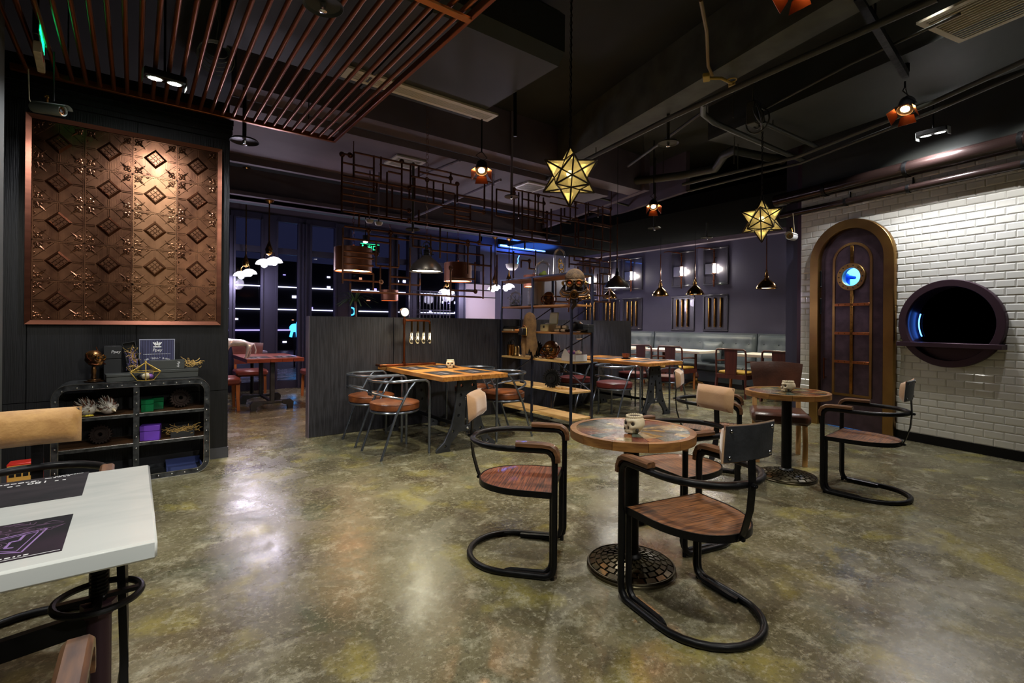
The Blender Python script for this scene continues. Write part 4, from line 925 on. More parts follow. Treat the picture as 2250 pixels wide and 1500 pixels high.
# ================================================================== RIVETED RACK at the black wall
RX, RZ_, RY = .018, .40, 5.10
rk = thing('riveted_rack', 'low black iron rack with rounded corners, rivets and wooden boards', 'shelf', (RX, RY, 0))
def rrect(hw, z0, z1, r, n=6):
    P = []
    for (cx, cz, a) in ((hw - r, z1 - r, 0), (-hw + r, z1 - r, PI / 2), (-hw + r, z0 + r, PI), (hw - r, z0 + r, 1.5 * PI)):
        P += [(cx + r * math.cos(a + PI / 2 * i / n), cz + r * math.sin(a + PI / 2 * i / n)) for i in range(n + 1)]
    return P
HW = .515
bar = [(-.019, -.002), (.019, -.002), (.019, .003), (-.019, .003)]
for y in (-.006, .36):
    obj('iron_hoop', MB().sweep([(x, y, z) for x, z in rrect(HW - .02, .022, .80, .085)], [(-.02, -.004), (.02, -.004), (.02, .004), (-.02, .004)], Vector((0, 1, 0)), True), steel, rk, ang=30)
for off in (-.021, .021):
    obj('edge_highlight', MB().tube([(x, -.011, z) for x, z in rrect(HW - .02 + off, .022 - off, .80 + off, .085 + off)], .0024, 5, True), bright_steel, rk)  # bright tubes added to put highlights on the worn hoop edges
skin = MB(); P = rrect(HW, .002, .82, .10); vs = [(x, y, z) for y in (-.004, .37) for x, z in P]; n = len(P); P2 = rrect(HW - .006, .008, .814, .095); vs += [(x, y, z) for y in (-.004, .37) for x, z in P2]
fs = [(i, (i + 1) % n, n + (i + 1) % n, n + i) for i in range(n)] + [(2 * n + i, 3 * n + i, 3 * n + (i + 1) % n, 2 * n + (i + 1) % n) for i in range(n)] + [(i, 2 * n + i, 2 * n + (i + 1) % n, (i + 1) % n) for i in range(n)] + [(n + i, n + (i + 1) % n, 3 * n + (i + 1) % n, 3 * n + i) for i in range(n)]
obj('iron_skin', skin.add(vs, fs), mat('blackened_sheet', S(42, 44, 46), .4, .6, col2=S(70, 72, 74), scale=12), rk)
obj('upright', MB().box(-.02, .02, -.008, -.001, .02, .80), steel, rk); obj('upright', MB().box(-.02, .02, .36, .367, .02, .80), steel, rk)
for z in (.315, .555):
    sh = obj('board', MB().box(-HW + .02, HW - .02, .006, .36, z - .018, z), rack_wood, rk); obj('edge_angle', MB().box(-HW + .01, HW - .01, -.005, .006, z - .024, z + .002), steel, sh); obj('edge_highlight', MB().cyl((-HW + .03, -.005, z + .002), (HW - .03, -.005, z + .002), .0032, n=6), bright_steel, sh)  # added bright bead gives each board edge its highlight
rv = MB().sph((0, 0, 0), .0065, 8, 5, (1, .7, 1)).mesh('rivet')
ri = 0; L_ = rrect(HW - .02, .022, .80, .085, 4)
def walk(P, step):
    out = []; acc = 0
    for a, b in zip(P, P[1:] + P[:1]):
        d = math.hypot(b[0] - a[0], b[1] - a[1]); t = step - acc
        while t <= d: out.append((a[0] + (b[0] - a[0]) * t / d, a[1] + (b[1] - a[1]) * t / d)); t += step
        acc = d - (t - step)
    return out
hw_ = [(x, -.023, z) for x, z in walk(rrect(HW - .004, .004, .814, .10, 6), .095)]
for (x, y, z) in hw_: obj('rivet', rv, bright_steel, rk, (x * .965, -.012, .41 + (z - .41) * .955))
for k in range(8): obj('rivet', rv, bright_steel, rk, (0, -.010, .09 + k * .092))
for s in (-1, 1): obj('foot', MB().cyl((s * .36, .06, 0), (s * .36, .06, .005), .02), black_metal, rk)
rb = lambda px_, py_, y: ay(px_, py_, y)
# objects on and in the rack
def carton(name, label, c, sz, m, rz=0, cat='box', group=None, lid=True, parts=None):
    t = thing(name, label, cat, c, rz, group); a, b, h = sz
    obj('body', MB().box(-a / 2, a / 2, -b / 2, b / 2, 0, h * (.62 if lid else 1), .002), m, t)
    if lid: obj('lid', MB().box(-a / 2 - .002, a / 2 + .002, -b / 2 - .002, b / 2 + .002, h * .62 + .002, h, .003), m, t)
    return t
def logo(par, loc, rot, s, m=ink_white):
    obj('lettering', text_mesh('Ppey', s, .0003, shear=.15), m, par, loc, rot)
TOPZ = .822
b1 = carton('gift_box', 'flat charcoal box lying on the rack top left of the terrarium', (-.05, 5.23, TOPZ), (.27, .16, .06), box_grey, .10)
b2 = carton('gift_box', 'upright black box with white logo at the back of the rack top', (-.145, 5.38, TOPZ), (.115, .10, .285), box_black, .05); logo(b2, (.02, -.053, .235), (PI / 2, 0, 0), .032)
b3 = carton('gift_box', 'flat charcoal box under the long logo box at the right of the rack top', (.30, 5.33, TOPZ), (.32, .14, .075), box_grey, 0)
b4 = carton('gift_box', 'long dark box with white logo and straw, resting on the right flat box', (.235, 5.34, TOPZ + .077), (.25, .10, .075), box_grey, 0, lid=False); logo(b4, (.08, -.051, .038), (PI / 2, PI / 2, 0), .026)
b5 = thing('gift_box', 'black open tray full of straw sticking out of the long logo box', 'box', (.415, 5.34, TOPZ + .077), 0)
obj('tray', MB().box(-.05, .05, -.05, .05, 0, .006).box(-.05, .05, .045, .05, .006, .06).box(.045, .05, -.05, .045, .006, .045), box_black, b5)
def straw_heap(par, c, sx, sy, sz, n, mm=straw, r=.0016, seed=1, vz=.3):
    rnd = random.Random(seed); m = MB()
    for _ in range(n):
        p = Vector((rnd.uniform(-sx, sx), rnd.uniform(-sy, sy), rnd.uniform(0, sz))) + Vector(c); a = rnd.uniform(0, 6.3); pts = [p]
        for k in range(4): a += rnd.uniform(-1, 1); p = p + Vector((math.cos(a) * sx * .35, math.sin(a) * sy * .35, rnd.uniform(-vz, vz * 1.3) * sz)); pts.append(p)
        m.tube(pts, r, 4)
    return obj('straw', m, mm, par, kind='stuff')
straw_heap(b5, (0, -.01, .01), .045, .04, .05, 45)
b6 = thing('open_gift_box', 'open black box leaning upright with straw, behind the terrarium', 'box', (.005, 5.37, TOPZ), .0); Mt = Matrix.Rotation(.16, 4, 'Y')
bx6 = MB(); 
for a in ((-.045, .045, .0, .03, 0, .006), (-.045, .045, .025, .03, 0, .32), (-.045, -.041, -.02, .03, 0, .32), (.041, .045, -.02, .03, 0, .32), (-.045, .045, -.02, .03, .316, .32)): bx6.box(*a, 0, Matrix.Translation((.02, 0, 0)) @ Matrix.Rotation(-.20, 4, 'Y'))
obj('tray', bx6, box_black, b6); s_ = straw_heap(b6, (0, 0, .03), .030, .012, .22, 70, seed=3, vz=.06); s_.rotation_euler = (0, -.20, 0); s_.location = (.02, -.005, .01)
s2 = straw_heap(b6, (0, 0, .09), .03, .01, .1, 16, mat('lilac_shred', S(110, 100, 160), .6), seed=5); s2.rotation_euler = (0, -.20, 0); s2.location = (.02, -.015, .01)
cd = thing('crown_card', 'navy striped upright card with white crown, lettering and red lips', 'sign', (.165, 5.455, TOPZ), 0)
obj('board', MB().box(-.13, .13, -.003, .003, 0, .335), card_navy, cd)
st_ = MB()
for i in range(13): st_.box(-.118 + i * .019, -.112 + i * .019, -.0036, -.003, .004, .325)
obj('stripes', st_, card_line, cd); obj('border', MB().box(-.13, .13, -.0045, -.003, .329, .335).box(-.13, -.124, -.0045, -.003, 0, .329).box(.124, .13, -.0045, -.003, 0, .329), mat('pale_border', S(150, 152, 170), .5), cd)
cr = MB()
for i in range(5): a = (i - 2) * .26; cr.bar((math.sin(a) * .012, -.0045, .272), (math.sin(a) * .062, -.0045, .262 + math.cos(a) * .052 - .006 * (i % 2)), .009, .001, Vector((0, 1, 0)))
cr.box(-.03, .03, -.005, -.004, .262, .27); obj('crown', cr, ink_white, cd); obj('lettering', text_mesh('Ppey', .036, .0003, shear=.15), ink_white, cd, (.0, -.0045, .237), (PI / 2, 0, 0))
b_ = MB()
for (x0, x1) in words(-.10, .10, .008, .02, .003): b_.box(x0, x1, -.0045, -.004, .20, .2025)
obj('lettering', b_, ink_white, cd)
for i, chh in enumerate('HER "BELL" B-RAW'):
    if chh != ' ': a = (i - 7.5) * .0205; obj('lettering', text_mesh(chh, .020, .0003), ink_white, cd, (math.sin(a * 6) * .105, -.0045, .165 - (1 - math.cos(a * 6)) * .035), (PI / 2, a * 2.4, 0))
obj('lips', MB().sph((-.005, -.005, .118), .035, 14, 8, (1, .06, .42)), red_lip, cd); obj('teeth', MB().sph((-.005, -.0075, .113), .018, 10, 6, (1, .05, .3)), ink_white, cd)
# geometric terrarium
tp = ay(320, 834, 5.14); tr_ = thing('terrarium', 'small brass and glass geometric terrarium on the rack edge', 'terrarium', (tp.x, 5.15, TOPZ))
low, midr, zm, zt, zl = .058, .108, .075, .15, .0
ringp = [(midr * math.cos(a), midr * math.sin(a), zm) for a in [PI / 5 * 2 * i + .94 for i in range(5)]]; lowp = [(low * math.cos(a), low * math.sin(a), zl + .003) for a in [PI / 5 * 2 * i + .94 for i in range(5)]]; ap = (0, 0, zt)
w_ = MB()
for i in range(5):
    for p, q in ((ringp[i], ringp[(i + 1) % 5]), (lowp[i], lowp[(i + 1) % 5]), (ringp[i], lowp[i]), (ringp[i], ap)): w_.cyl(p, q, .0035, n=6)
obj('wire_frame', w_, gold, tr_); obj('finial', MB().sph((0, 0, zt + .006), .008, 10, 6), gold, tr_)
for i in range(5):
    j = (i + 1) % 5; obj('pane', MB().add([ringp[i], ringp[j], ap], [(0, 1, 2)]), clear, tr_); obj('pane', MB().add([lowp[i], lowp[j], ringp[j], ringp[i]], [(0, 1, 2, 3)]), clear, tr_)
for (x, y, r, m) in ((.0, -.02, .03, bone), (-.03, .0, .028, gun), (.03, .0, .026, viol_f), (.005, .02, .03, cream_f)): obj('stone', MB().sph((x, y, .005 + r), r, 10, 6, (1, 1, .9)), m, tr_)
# steampunk head on a stand
def steam_head(label, P, rz, s, stand=True, name='steampunk_bust', dark=False):
    t = thing(name, label, 'sculpture', P, rz); m_ = steam_bronze; z0 = .13 if stand else 0.0
    hm = MB(); sm = skull_mesh(); hm.add([(v[0] * 1.05, v[1] * 1.15, v[2] * 1.05 + z0) for v in sm.v], sm.f).sph((0, -.008, z0 + .082), .051, 18, 10, (1, 1.2, .9)); obj('head', hm, m_, t, ang=70)
    for sx in (-1, 1):
        gx = MB().torus((sx * .024, .056, z0 + .068), .017, .005, Matrix.Rotation(PI / 2, 3, 'X'), 16, 6).cyl((sx * .024, .03, z0 + .068), (sx * .024, .055, z0 + .068), .016); obj('goggle', gx, brass if not dark else copper_pipe, t)
        obj('lens', MB().sph((sx * .024, .054, z0 + .068), .013, 10, 6, (1, .4, 1)), gun, t)
        obj('pipework', MB().tube([(sx * .05, .02, z0 + .03), (sx * .066, .03, z0 + .045), (sx * .066, 0, z0 + .07), (sx * .05, -.02, z0 + .09)], .006, 6).tube([(sx * .02, .055, z0 + .02), (sx * .04, .055, z0 + .012), (sx * .055, .03, z0 + .02), (sx * .05, .0, z0 + .02)], .005, 6), copper_pipe, t)
    for k in range(9):
        a = k * .8; obj('gear_trim', MB().torus((.05 * math.cos(a) * (1 if k % 2 else .8), .045 * math.sin(a) - .005, z0 + .05 + .05 * ((k * 37) % 10) / 10), .012, .004, Matrix.Rotation(a, 3, 'Z') @ Matrix.Rotation(PI / 2, 3, 'Y'), 10, 5), brass, t)
    if stand:
        obj('neck', MB().cyl((0, -.005, .02), (0, -.005, z0 + .02), .012).lathe([(.02, .03), (.014, .06), (.018, .09), (.014, .12)], (0, -.005, 0), 12), m_, t); obj('base', MB().box(-.05, .05, -.045, .045, 0, .012, .003).box(-.035, .035, -.03, .03, .012, .022, .003), m_, t)
    t.scale = (s, s, s); return t
q = ay(207, 838, 5.22); sh_ = steam_head('bronze steampunk skull bust on a stand with copper dart', (q.x, 5.24, TOPZ), facing(.75, -.65), 1.0)
obj('dart', MB().cyl((-.045, -.03, .28), (-.03, .03, .17), .004, n=6), copper_pipe, sh_)
# feathered heads on the upper board
def feather_head(label, P, rz, seed):
    t = thing('feathered_skull', label, 'ornament', P, rz); rnd = random.Random(seed); obj('core', MB().sph((0, 0, .055), .052, 12, 8, (1.2, 1, 1)), feather, t)
    f1 = MB(); f2 = MB()
    for k in range(90):
        a = rnd.uniform(0, 6.3); e = rnd.uniform(-.2, 1.3); d = Vector((math.cos(a) * math.cos(e), math.sin(a) * math.cos(e), math.sin(e))); p = d * .05 + Vector((0, 0, .055)); q = p + d * .02 + Vector((rnd.uniform(-.03, -.005), rnd.uniform(-.01, .01), rnd.uniform(.0, .04)))
        (f1 if rnd.random() < .45 else f2).tube([p, (p + q) / 2 + d * .006, q], [.0028, .004, .0008], 4)
    obj('white_plumes', f1, feather, t, kind='stuff'); obj('brown_plumes', f2, feather_b, t, kind='stuff'); obj('beak', MB().cyl((.05, -.03, .045), (.075, -.05, .03), .014, .002, 8), bone, t); return t
B2 = .555 + .001; B1 = .315 + .001
q = ay(192, 908, 5.2); feather_head('left feathered skull ornament on the upper rack board', (q.x, 5.19, B2), .3, 1)
q = ay(238, 905, 5.2); feather_head('right feathered skull ornament on the upper rack board', (q.x, 5.19, B2), -.4, 2)
q = ay(196, 915, 5.14); lf = thing('yellow_flower', 'yellow dried flower lying before the feathered skulls', 'flower', (q.x, 5.125, B2)); 
for k in range(5): obj('petal', MB().sph((.016 * math.cos(k * 1.26), .012 * math.sin(k * 1.26), .012), .014, 8, 5, (1, .8, .5)), yellow_l, lf)
obj('stem', MB().tube([(0, 0, .01), (-.04, -.004, .014), (-.07, -.008, .004)], .003, 5), yellow_l, lf)
q = ay(330, 905, 5.2); g1 = carton('acrylic_box', 'translucent green box on the upper rack board', (q.x - .02, 5.2, B2), (.085, .09, .10), green_pl); g2 = carton('acrylic_box', 'second translucent green box behind the first on the rack', (q.x + .055, 5.30, B2), (.08, .08, .10), green_pl)
pu = carton('purple_box', 'bright purple lidded card box on the lower rack board', (ay(331, 958, 5.2).x, 5.19, B1), (.135, .11, .125), purple_box, -.15)
ob = thing('open_black_box', 'open black tray of shredded paper on the lower rack board', 'box', (ay(400, 960, 5.2).x, 5.20, B1), .0)
obj('tray', MB().box(-.085, .085, -.06, .06, 0, .005).box(-.085, .085, -.06, -.055, .005, .05).box(-.085, .085, .055, .06, .005, .085).box(.08, .085, -.055, .055, .005, .07).box(-.085, -.08, -.055, .055, .005, .05), box_black, ob); straw_heap(ob, (0, 0, .02), .07, .045, .05, 60, seed=8)
def gear(label, P, rx, rz, r=.07, m=rust_gear, n=20, name='gear_ornament'):
    t = thing(name, label, 'gear', P, rz); loop = []
    for i in range(n):
        a = 2 * PI * i / n
        for (da, rr) in ((-.35, .86), (-.18, 1.), (.1, 1.02), (.2, .86)): loop.append((r * rr * math.cos(a + da * 2 * PI / n), r * rr * math.sin(a + da * 2 * PI / n)))
    me = curve_mesh([loop, circ(0, 0, r * .22, 16)], r * .35, .002); M = Matrix.Translation((0, 0, r * 1.0)) @ Matrix.Rotation(rx, 4, 'X'); o = obj('toothed_wheel', me, m, t); o.matrix_basis = M
    o = obj('hub', MB().lathe([(r * .22, -r * .3), (r * .5, -r * .3), (r * .5, r * .3), (r * .22, r * .3), (r * .22, -r * .3)], n=20), m, t); o.matrix_basis = M
    o = obj('face_ring', MB().torus((0, 0, r * .19), r * .68, r * .08, None, 24, 6).torus((0, 0, -r * .19), r * .68, r * .08, None, 24, 6), m, t); o.matrix_basis = M
    return t
gear('dark gear lying in shadow at the right of the upper rack board', (ay(395, 895, 5.27).x, 5.27, B2), 1.25, .3, .08)
gear('dark gear standing on the lower rack board at left', (ay(222, 960, 5.26).x, 5.24, B1), 1.35, -.2, .075)
bk = thing('blue_tray', 'pale blue plastic tray on the floor under the rack', 'tray', (.36, 5.32, .006)); obj('tray', MB().box(-.13, .13, -.12, .1, 0, .006).box(-.13, .13, .094, .1, .006, .07).box(-.13, -.124, -.12, .094, .006, .05).box(.124, .13, -.12, .094, .006, .05), mat('blue_plastic', S(86, 100, 160), .4), bk)
# extinguisher carton and leaf
ex = thing('extinguisher_box', 'red cabinet box with yellow instruction label left of the rack', 'box', (ay(52, 1020, 4.9).x, 4.98, 0)); 
obj('body', MB().box(-.09, .09, -.06, .06, 0, .30, .006), red_paint, ex); obj('label', MB().box(-.086, .080, -.0615, -.06, .06, .285), kraft, ex); obj('title_band', MB().box(-.08, .06, -.0625, -.0615, .243, .262), red_paint, ex)
pk = MB()
for i in range(4): pk.box(-.078 + i * .036, -.05 + i * .036, -.0625, -.0615, .205, .232)
obj('pictogram', pk, black_pl, ex); pk = MB()
for i in range(3): pk.prism([(-.07 + i * .05, .16), (-.05 + i * .05, .16), (-.06 + i * .05, .18)], .0615, .0625, UPX)
obj('pictogram', pk, red_paint, ex); pk = MB()
for i in range(6): pk.box(-.03, .05, -.0622, -.0615, .085 + i * .01, .087 + i * .01)
obj('lettering', pk, bone_shadow, ex)
lp = thing('small_plant', 'small green leaf sprig on the floor beside the yellow label box', 'plant', (ay(25, 1046, 4.8).x, 4.85, 0))
for k in range(5): a = k * 1.2; obj('leaf', MB().tube([(0, 0, .01), (.03 * math.cos(a), .02 * math.sin(a), .03), (.06 * math.cos(a), .03 * math.sin(a), .028)], [.003, .012, .001], 6), green_l, lp)
# ================================================================== BOOTH TABLES with cast A legs
def make_booth(wood):
    t = thing('booth_table', '', 'table'); L, Wd, H = 1.62, .80, .79       # local: x across (.80), y along
    top = obj('tabletop', MB().box(-Wd / 2 + .004, Wd / 2 - .004, -L / 2 + .004, L / 2 - .004, H - .040, H - .006), wood, t)
    n = 7; pw = Wd / n
    for i in range(n): obj('plank', MB().box(-Wd / 2 + i * pw + .0012, -Wd / 2 + (i + 1) * pw - .0012, -L / 2, L / 2, H - .046, H, .002), wood, top)
    outer = [(-.11, .735), (.11, .735), (.125, .60), (.15, .40), (.19, .25), (.27, .10), (.36, .03), (.36, 0), (.20, 0), (.215, .03), (.19, .09), (.12, .16), (.10, .19), (-.10, .19), (-.12, .16), (-.19, .09), (-.215, .03), (-.20, 0), (-.36, 0), (-.36, .03), (-.27, .10), (-.19, .25), (-.15, .40), (-.125, .60)]
    slot = [(-.035, .25), (.035, .25), (.03, .42), (.015, .52), (-.015, .52), (-.03, .42)]
    holes = [circ(s * x, z, .019, 14) for s in (-1, 1) for x, z in ((.07, .67), (.08, .57), (.092, .47), (.108, .36), (.17, .20), (.262, .055))]
    me = curve_mesh([outer, slot] + holes, .022, .003); me.materials.append(grey_iron)
    for s in (-1, 1):
        o = obj('leg', me, None, t, (0, s * .62, 0)); o.rotation_euler = (PI / 2, 0, 0)
        obj('foot_plate', MB().box(-.13, .13, s * .62 - .05, s * .62 + .05, .735, .744), grey_iron, t)
    obj('stretcher', MB().bar((0, -.62, .22), (0, .62, .22), .02, .035), black_metal, t)
    obj('stretcher_bolt', MB().sph((0, -.636, .22), .018, 10, 6).sph((0, .636, .22), .018, 10, 6), bright_steel, t)
    return t
bt = make_booth(table_wood); bt.location = (2.80, 5.065, 0); bt['label'] = 'honey plank booth table with perforated A legs left of the shelf'; bt['group'] = 'booth tables'
dup(bt, (6.01, 5.065, 0), 0, 'honey plank booth table with perforated A legs right of the shelf', 'booth tables')
def placemat(x, y, z, rz, label, group):
    o = obj('placemat', MB().box(-.20, .20, -.14, .14, 0, .0014), mat_black, None, (x, y, z), (0, 0, rz)); tag(o, label, 'placemat', group)
    m = MB(); rr = random.Random(int(x * 100 + y * 10))
    for (a, b) in words(-.12, .06): m.box(a, b, .07, .08, .0014, .0018)
    for (a, b) in words(-.10, .08): m.box(a, b, -.02, .03, .0014, .0018)
    obj('lettering', m, mat('grey_ink', S(120, 112, 120), .5) if 'grey_ink' not in MATS else MATS['grey_ink'], o)
pos = [('near left', -.2, -.45), ('near right', .2, -.45), ('far left', -.2, .25), ('far right', .2, .25)]
for tx, nm in ((2.80, 'left'), (6.01, 'right')):
    for w1, dx, dy in pos: placemat(tx + dx * .95, 5.065 + dy, .7905, PI / 2, '%s dark menu mat on the %s booth table' % (w1, nm), 'placemats on the booth tables')
put_skull(False, (2.98, 5.10, .791), facing(-.55, -.84), 'small skull planter on the booth table beside the pipe lamp', 1.05)
# pipe lamp with gauge and four bulbs
pl = thing('pipe_lamp', 'copper pipe table lamp with round gauge and four bulbs', 'lamp', (2.62, 5.66, .791), 0)
obj('base', MB().tube([(-.30, .06, .02), (-.30, -.06, .02), (-.22, -.07, .02), (-.16, -.06, .02), (.42, -.06, .02)], .016, 10).tube([(-.16, -.06, .02), (-.16, .06, .02)], .016, 10).cyl((.26, -.06, .02), (.26, .06, .02), .016).cyl((-.30, -.06, .0), (-.30, -.06, .02), .018).cyl((.42, -.06, .0), (.42, -.06, .022), .018).cyl((.0, -.06, .0), (.0, -.06, .055), .022), copper_pipe, pl)
PZ = .56
obj('stem', MB().cyl((0, -.06, .03), (0, -.06, PZ), .014).cyl((0, -.06, PZ - .05), (0, -.06, PZ + .02), .02).cyl((0, -.06, PZ + .02), (0, -.06, PZ + .06), .012), copper_pipe, pl)
obj('arm', MB().tube([(0, -.06, PZ), (.33, -.06, PZ), (.345, -.06, PZ - .015), (.348, -.06, PZ - .04)], .014, 10), copper_pipe, pl)
ga = obj('gauge', MB().cyl((0, -.075, PZ + .10), (0, -.045, PZ + .10), .056, n=28), steel, pl); obj('dial', MB().cyl((0, -.0775, PZ + .10), (0, -.075, PZ + .10), .050, n=28), white_pl, ga); obj('needle', MB().bar((-.02, -.079, PZ + .085), (.025, -.079, PZ + .12), .004, .001, Vector((0, 1, 0))), black_pl, ga)
tk = MB()
for i in range(11): a = -2.2 + i * .44; tk.bar((.04 * math.sin(a), -.0785, PZ + .10 + .04 * math.cos(a)), (.046 * math.sin(a), -.0785, PZ + .10 + .046 * math.cos(a)), .002, .001, Vector((0, 1, 0)))
obj('dial_ticks', tk, black_pl, ga)
for i in range(4):
    x = .10 + .083 * i; b = obj('bulb', MB().lathe([(.010, PZ - .14), (.016, PZ - .16), (.030, PZ - .215), (.033, PZ - .245), (.026, PZ - .275), (.008, PZ - .29), (.001, PZ - .292)], (x, -.06, 0), 16), bulb_glass, pl)
    obj('socket', MB().cyl((x, -.06, PZ - .01), (x, -.06, PZ - .14), .013), brass, pl); obj('filament', MB().tube([(x - .01, -.06, PZ - .16), (x - .012, -.06, PZ - .24), (x, -.06, PZ - .20), (x + .012, -.06, PZ - .24), (x + .01, -.06, PZ - .16)], .0016, 5), lit_filament, b)
p2 = thing('pipe_lamp', 'silver pipe lamp on the right booth table behind the shelf', 'lamp', (5.64, 5.55, .791), 0)
obj('stem', MB().cyl((0, 0, .02), (0, 0, .42), .012).lathe([(.08, 0), (.08, .012), (.012, .03)], n=20), steel, p2); obj('arm', MB().tube([(0, 0, .42), (-.14, 0, .42)], .011).tube([(0, 0, .30), (-.14, 0, .30)], .009), bright_steel, p2)
for x in (-.06, -.12): obj('bulb', MB().lathe([(.012, .40), (.024, .36), (.028, .33), (.02, .305), (.002, .298)], (x, 0, 0), 14), bulb_glass, p2)
cu_ = thing('brown_cup', 'brown cup on a dark saucer on the right booth table', 'cup', (6.03, 5.0, .792), 0); obj('cup', MB().lathe([(.001, .012), (.04, .014), (.055, .05), (.058, .085), (.053, .085), (.048, .03), (.001, .02)], n=20), red_wood, cu_); obj('saucer', MB().lathe([(.001, 0), (.06, .002), (.08, .012), (.001, .012)], n=20), black_pl, cu_); obj('handle', MB().torus((.068, 0, .05), .02, .005, Matrix.Rotation(PI / 2, 3, 'X'), 14, 6), red_wood, cu_)

# ================================================================== BOOTH ARMCHAIRS (steel tube, round leather seat)
def make_booth_chair():
    t = thing('tube_armchair', '', 'chair'); r = .25
    ring = [(-.25, .26, 0), (-.25, .262, .66), (-.25, .25, .72), (-.25, .215, .745), (-.252, .10, .745)] + arc((0, -.01), .252, PI, 2 * PI, 14, .745) + [(.252, .10, .745), (.25, .215, .745), (.25, .25, .72), (.25, .262, .66), (.25, .26, 0)]
    obj('arm_tube', MB().tube(ring, .0135, 8), tube_steel, t)
    for s in (-1, 1): obj('leg', MB().tube([(s * .235, -.25, 0), (s * .235, -.20, .14), (s * .24, -.10, .42), (s * .248, .03, .66), (s * .25, .10, .74)], .0125, 8), tube_steel, t)
    obj('back_tube', MB().tube([(.242, -.02, .56)] + [(x, y, .625 - .06 * (y + .26) / .24) for x, y in arc((0, -.02), .245, 0, -PI, 14)], .011, 8), tube_steel, t)
    obj('back_plate', MB().sweep([(0, -.268, .60), (0, -.266, .75)], [(-.04, -.003), (.04, -.003), (.04, .003), (-.04, .003)], Vector((0, 1, 0))), steel, t)
    obj('seat_ring', MB().torus((0, .0, .435), .236, .0125, None, 32, 8), tube_steel, t)
    obj('seat', MB().lathe([(.0, .448), (.235, .448), (.247, .458), (.249, .50), (.240, .520), (.20, .530), (.10, .536), (0, .537)], n=36), leather, t)
    obj('piping', MB().torus((0, 0, .512), .246, .004, None, 36, 5), leather, t)
    return t
bc = make_booth_chair(); BGR = 'tube armchairs at the booth tables'
bc.location = (2.12, 4.74, 0); bc.rotation_euler = (0, 0, facing(1, .03)); bc['label'] = 'front left tube armchair with brown leather seat at the left booth table'; bc['group'] = BGR
dup(bc, (2.12, 5.36, 0), facing(1, -.06), 'rear left tube armchair with brown leather seat at the left booth table, near the partition')
dup(bc, (3.485, 4.72, 0), facing(-1, .04), 'front right tube armchair with brown leather seat at the left booth table')
dup(bc, (3.485, 5.36, 0), facing(-1, 0), 'rear right tube armchair with brown seat, mostly hidden by the left booth table')
RED = {'seat': red_leather, 'piping': red_leather}
dup(bc, (5.33, 4.62, 0), facing(1, .05), 'front left tube armchair with dark red seat at the right booth table', None, RED)
dup(bc, (5.33, 5.40, 0), facing(1, 0), 'rear left tube armchair with dark red seat seen through the shelf', None, RED)
dup(bc, (6.69, 4.74, 0), facing(-1, 0), 'front right tube armchair at the right booth table, partly hidden by the A leg', None, RED)
dup(bc, (6.69, 5.38, 0), facing(-1, 0), 'rear right tube armchair behind the right booth table', None, RED)

# ================================================================== OPEN SHELF between the booths
SX0, SX1, SY0, SYM, SY1 = 4.27, 4.635, 4.39, 5.14, 5.85; BZ = (.145, .48, .857, 1.217, 1.568, 1.945)
ow = thing('open_shelf', 'open steel shelf with pine boards standing between the booths', 'shelf', (SX0, SY0, 0)); dx, dym, dy = SX1 - SX0, SYM - SY0, SY1 - SY0
for x in (0, dx):
    for y in (0, dym, dy): obj('post', MB().box(x - .013, x + .013, y - .013, y + .013, 0, 1.96), shelf_steel, ow)
for i, z in enumerate(BZ):
    b = obj('board', MB().box(.0, dx, .002, dy, z - .024, z, .002), pine if i < 3 else pine2, ow)
for x in (0, dx): obj('rail', MB().box(x - .013, x + .013, .013, dy - .013, 1.94, 1.96), shelf_steel, ow)
for y in (0, dy): obj('rail', MB().box(.013, dx - .013, y - .013, y + .013, 1.94, 1.96), shelf_steel, ow)
for (a, b) in (((dx, .02, 1.19), (dx, dym, .87)), ((dx, .02, .47), (dx, dym, .84)), ((dx, dym, 1.55), (dx, dy, 1.23)), ((dx, dym, 1.2), (dx, .02, 1.55)), ((.0, dym + .03, .845), (.0, dy - .02, .5))): obj('brace', MB().cyl(a, b, .008, n=8), shelf_steel, ow)
def on(px_, py_, k, x=None):     # a spot on board k by where it is seen
    xx = SX0 + (SX1 - SX0) / 2 if x is None else x; p = ax(px_, py_, xx); return Vector((xx, p.y, BZ[k] + .001))
# glass cloches and ornaments
def cloche(label, P, r, h, inside=None, name='glass_cloche'):
    t = thing(name, label, 'glass dome', P); obj('base', MB().lathe([(0, 0), (r * 1.15, 0), (r * 1.15, .015), (r * 1.0, .02), (0, .02)], n=24), black_pl, t)
    obj('dome', MB().lathe([(r, .02), (r, h * .68), (r * .93, h * .80), (r * .72, h * .91), (r * .4, h * .975), (.01, h)], n=24), clear, t); obj('knob', MB().sph((0, 0, h + .008), .012, 10, 6), clear, t)
    if inside: inside(t)
    return t
def in_gears(t):
    obj('gear_sculpture', MB().torus((0, -.03, .13), .045, .008, Matrix.Rotation(PI / 2, 3, 'X'), 18, 6).torus((-.02, -.03, .19), .03, .007, Matrix.Rotation(PI / 2, 3, 'X'), 14, 6).cyl((0, 0, .02), (0, 0, .24), .006).torus((.03, -.02, .08), .026, .007, Matrix.Rotation(PI / 2, 3, 'X'), 14, 6), brass, t)
def in_moss(t): obj('moss', MB().sph((0, 0, .05), .06, 12, 8, (1, 1, .6)).sph((.03, .01, .08), .03, 10, 6), mat('moss', S(128, 140, 62), .8), t)
def in_dry(t):
    straw_heap(t, (0, 0, .03), .05, .05, .10, 24, mat('dried_stems', S(120, 124, 110), .7), .003, 9)
cloche('tall glass cloche with brass gear clock on top of the shelf', on(1229, 600, 5, 4.44), .085, .37, in_gears)
cloche('lower glass dome with green moss on top of the shelf', on(1193, 606, 5, 4.46), .10, .24, in_moss)
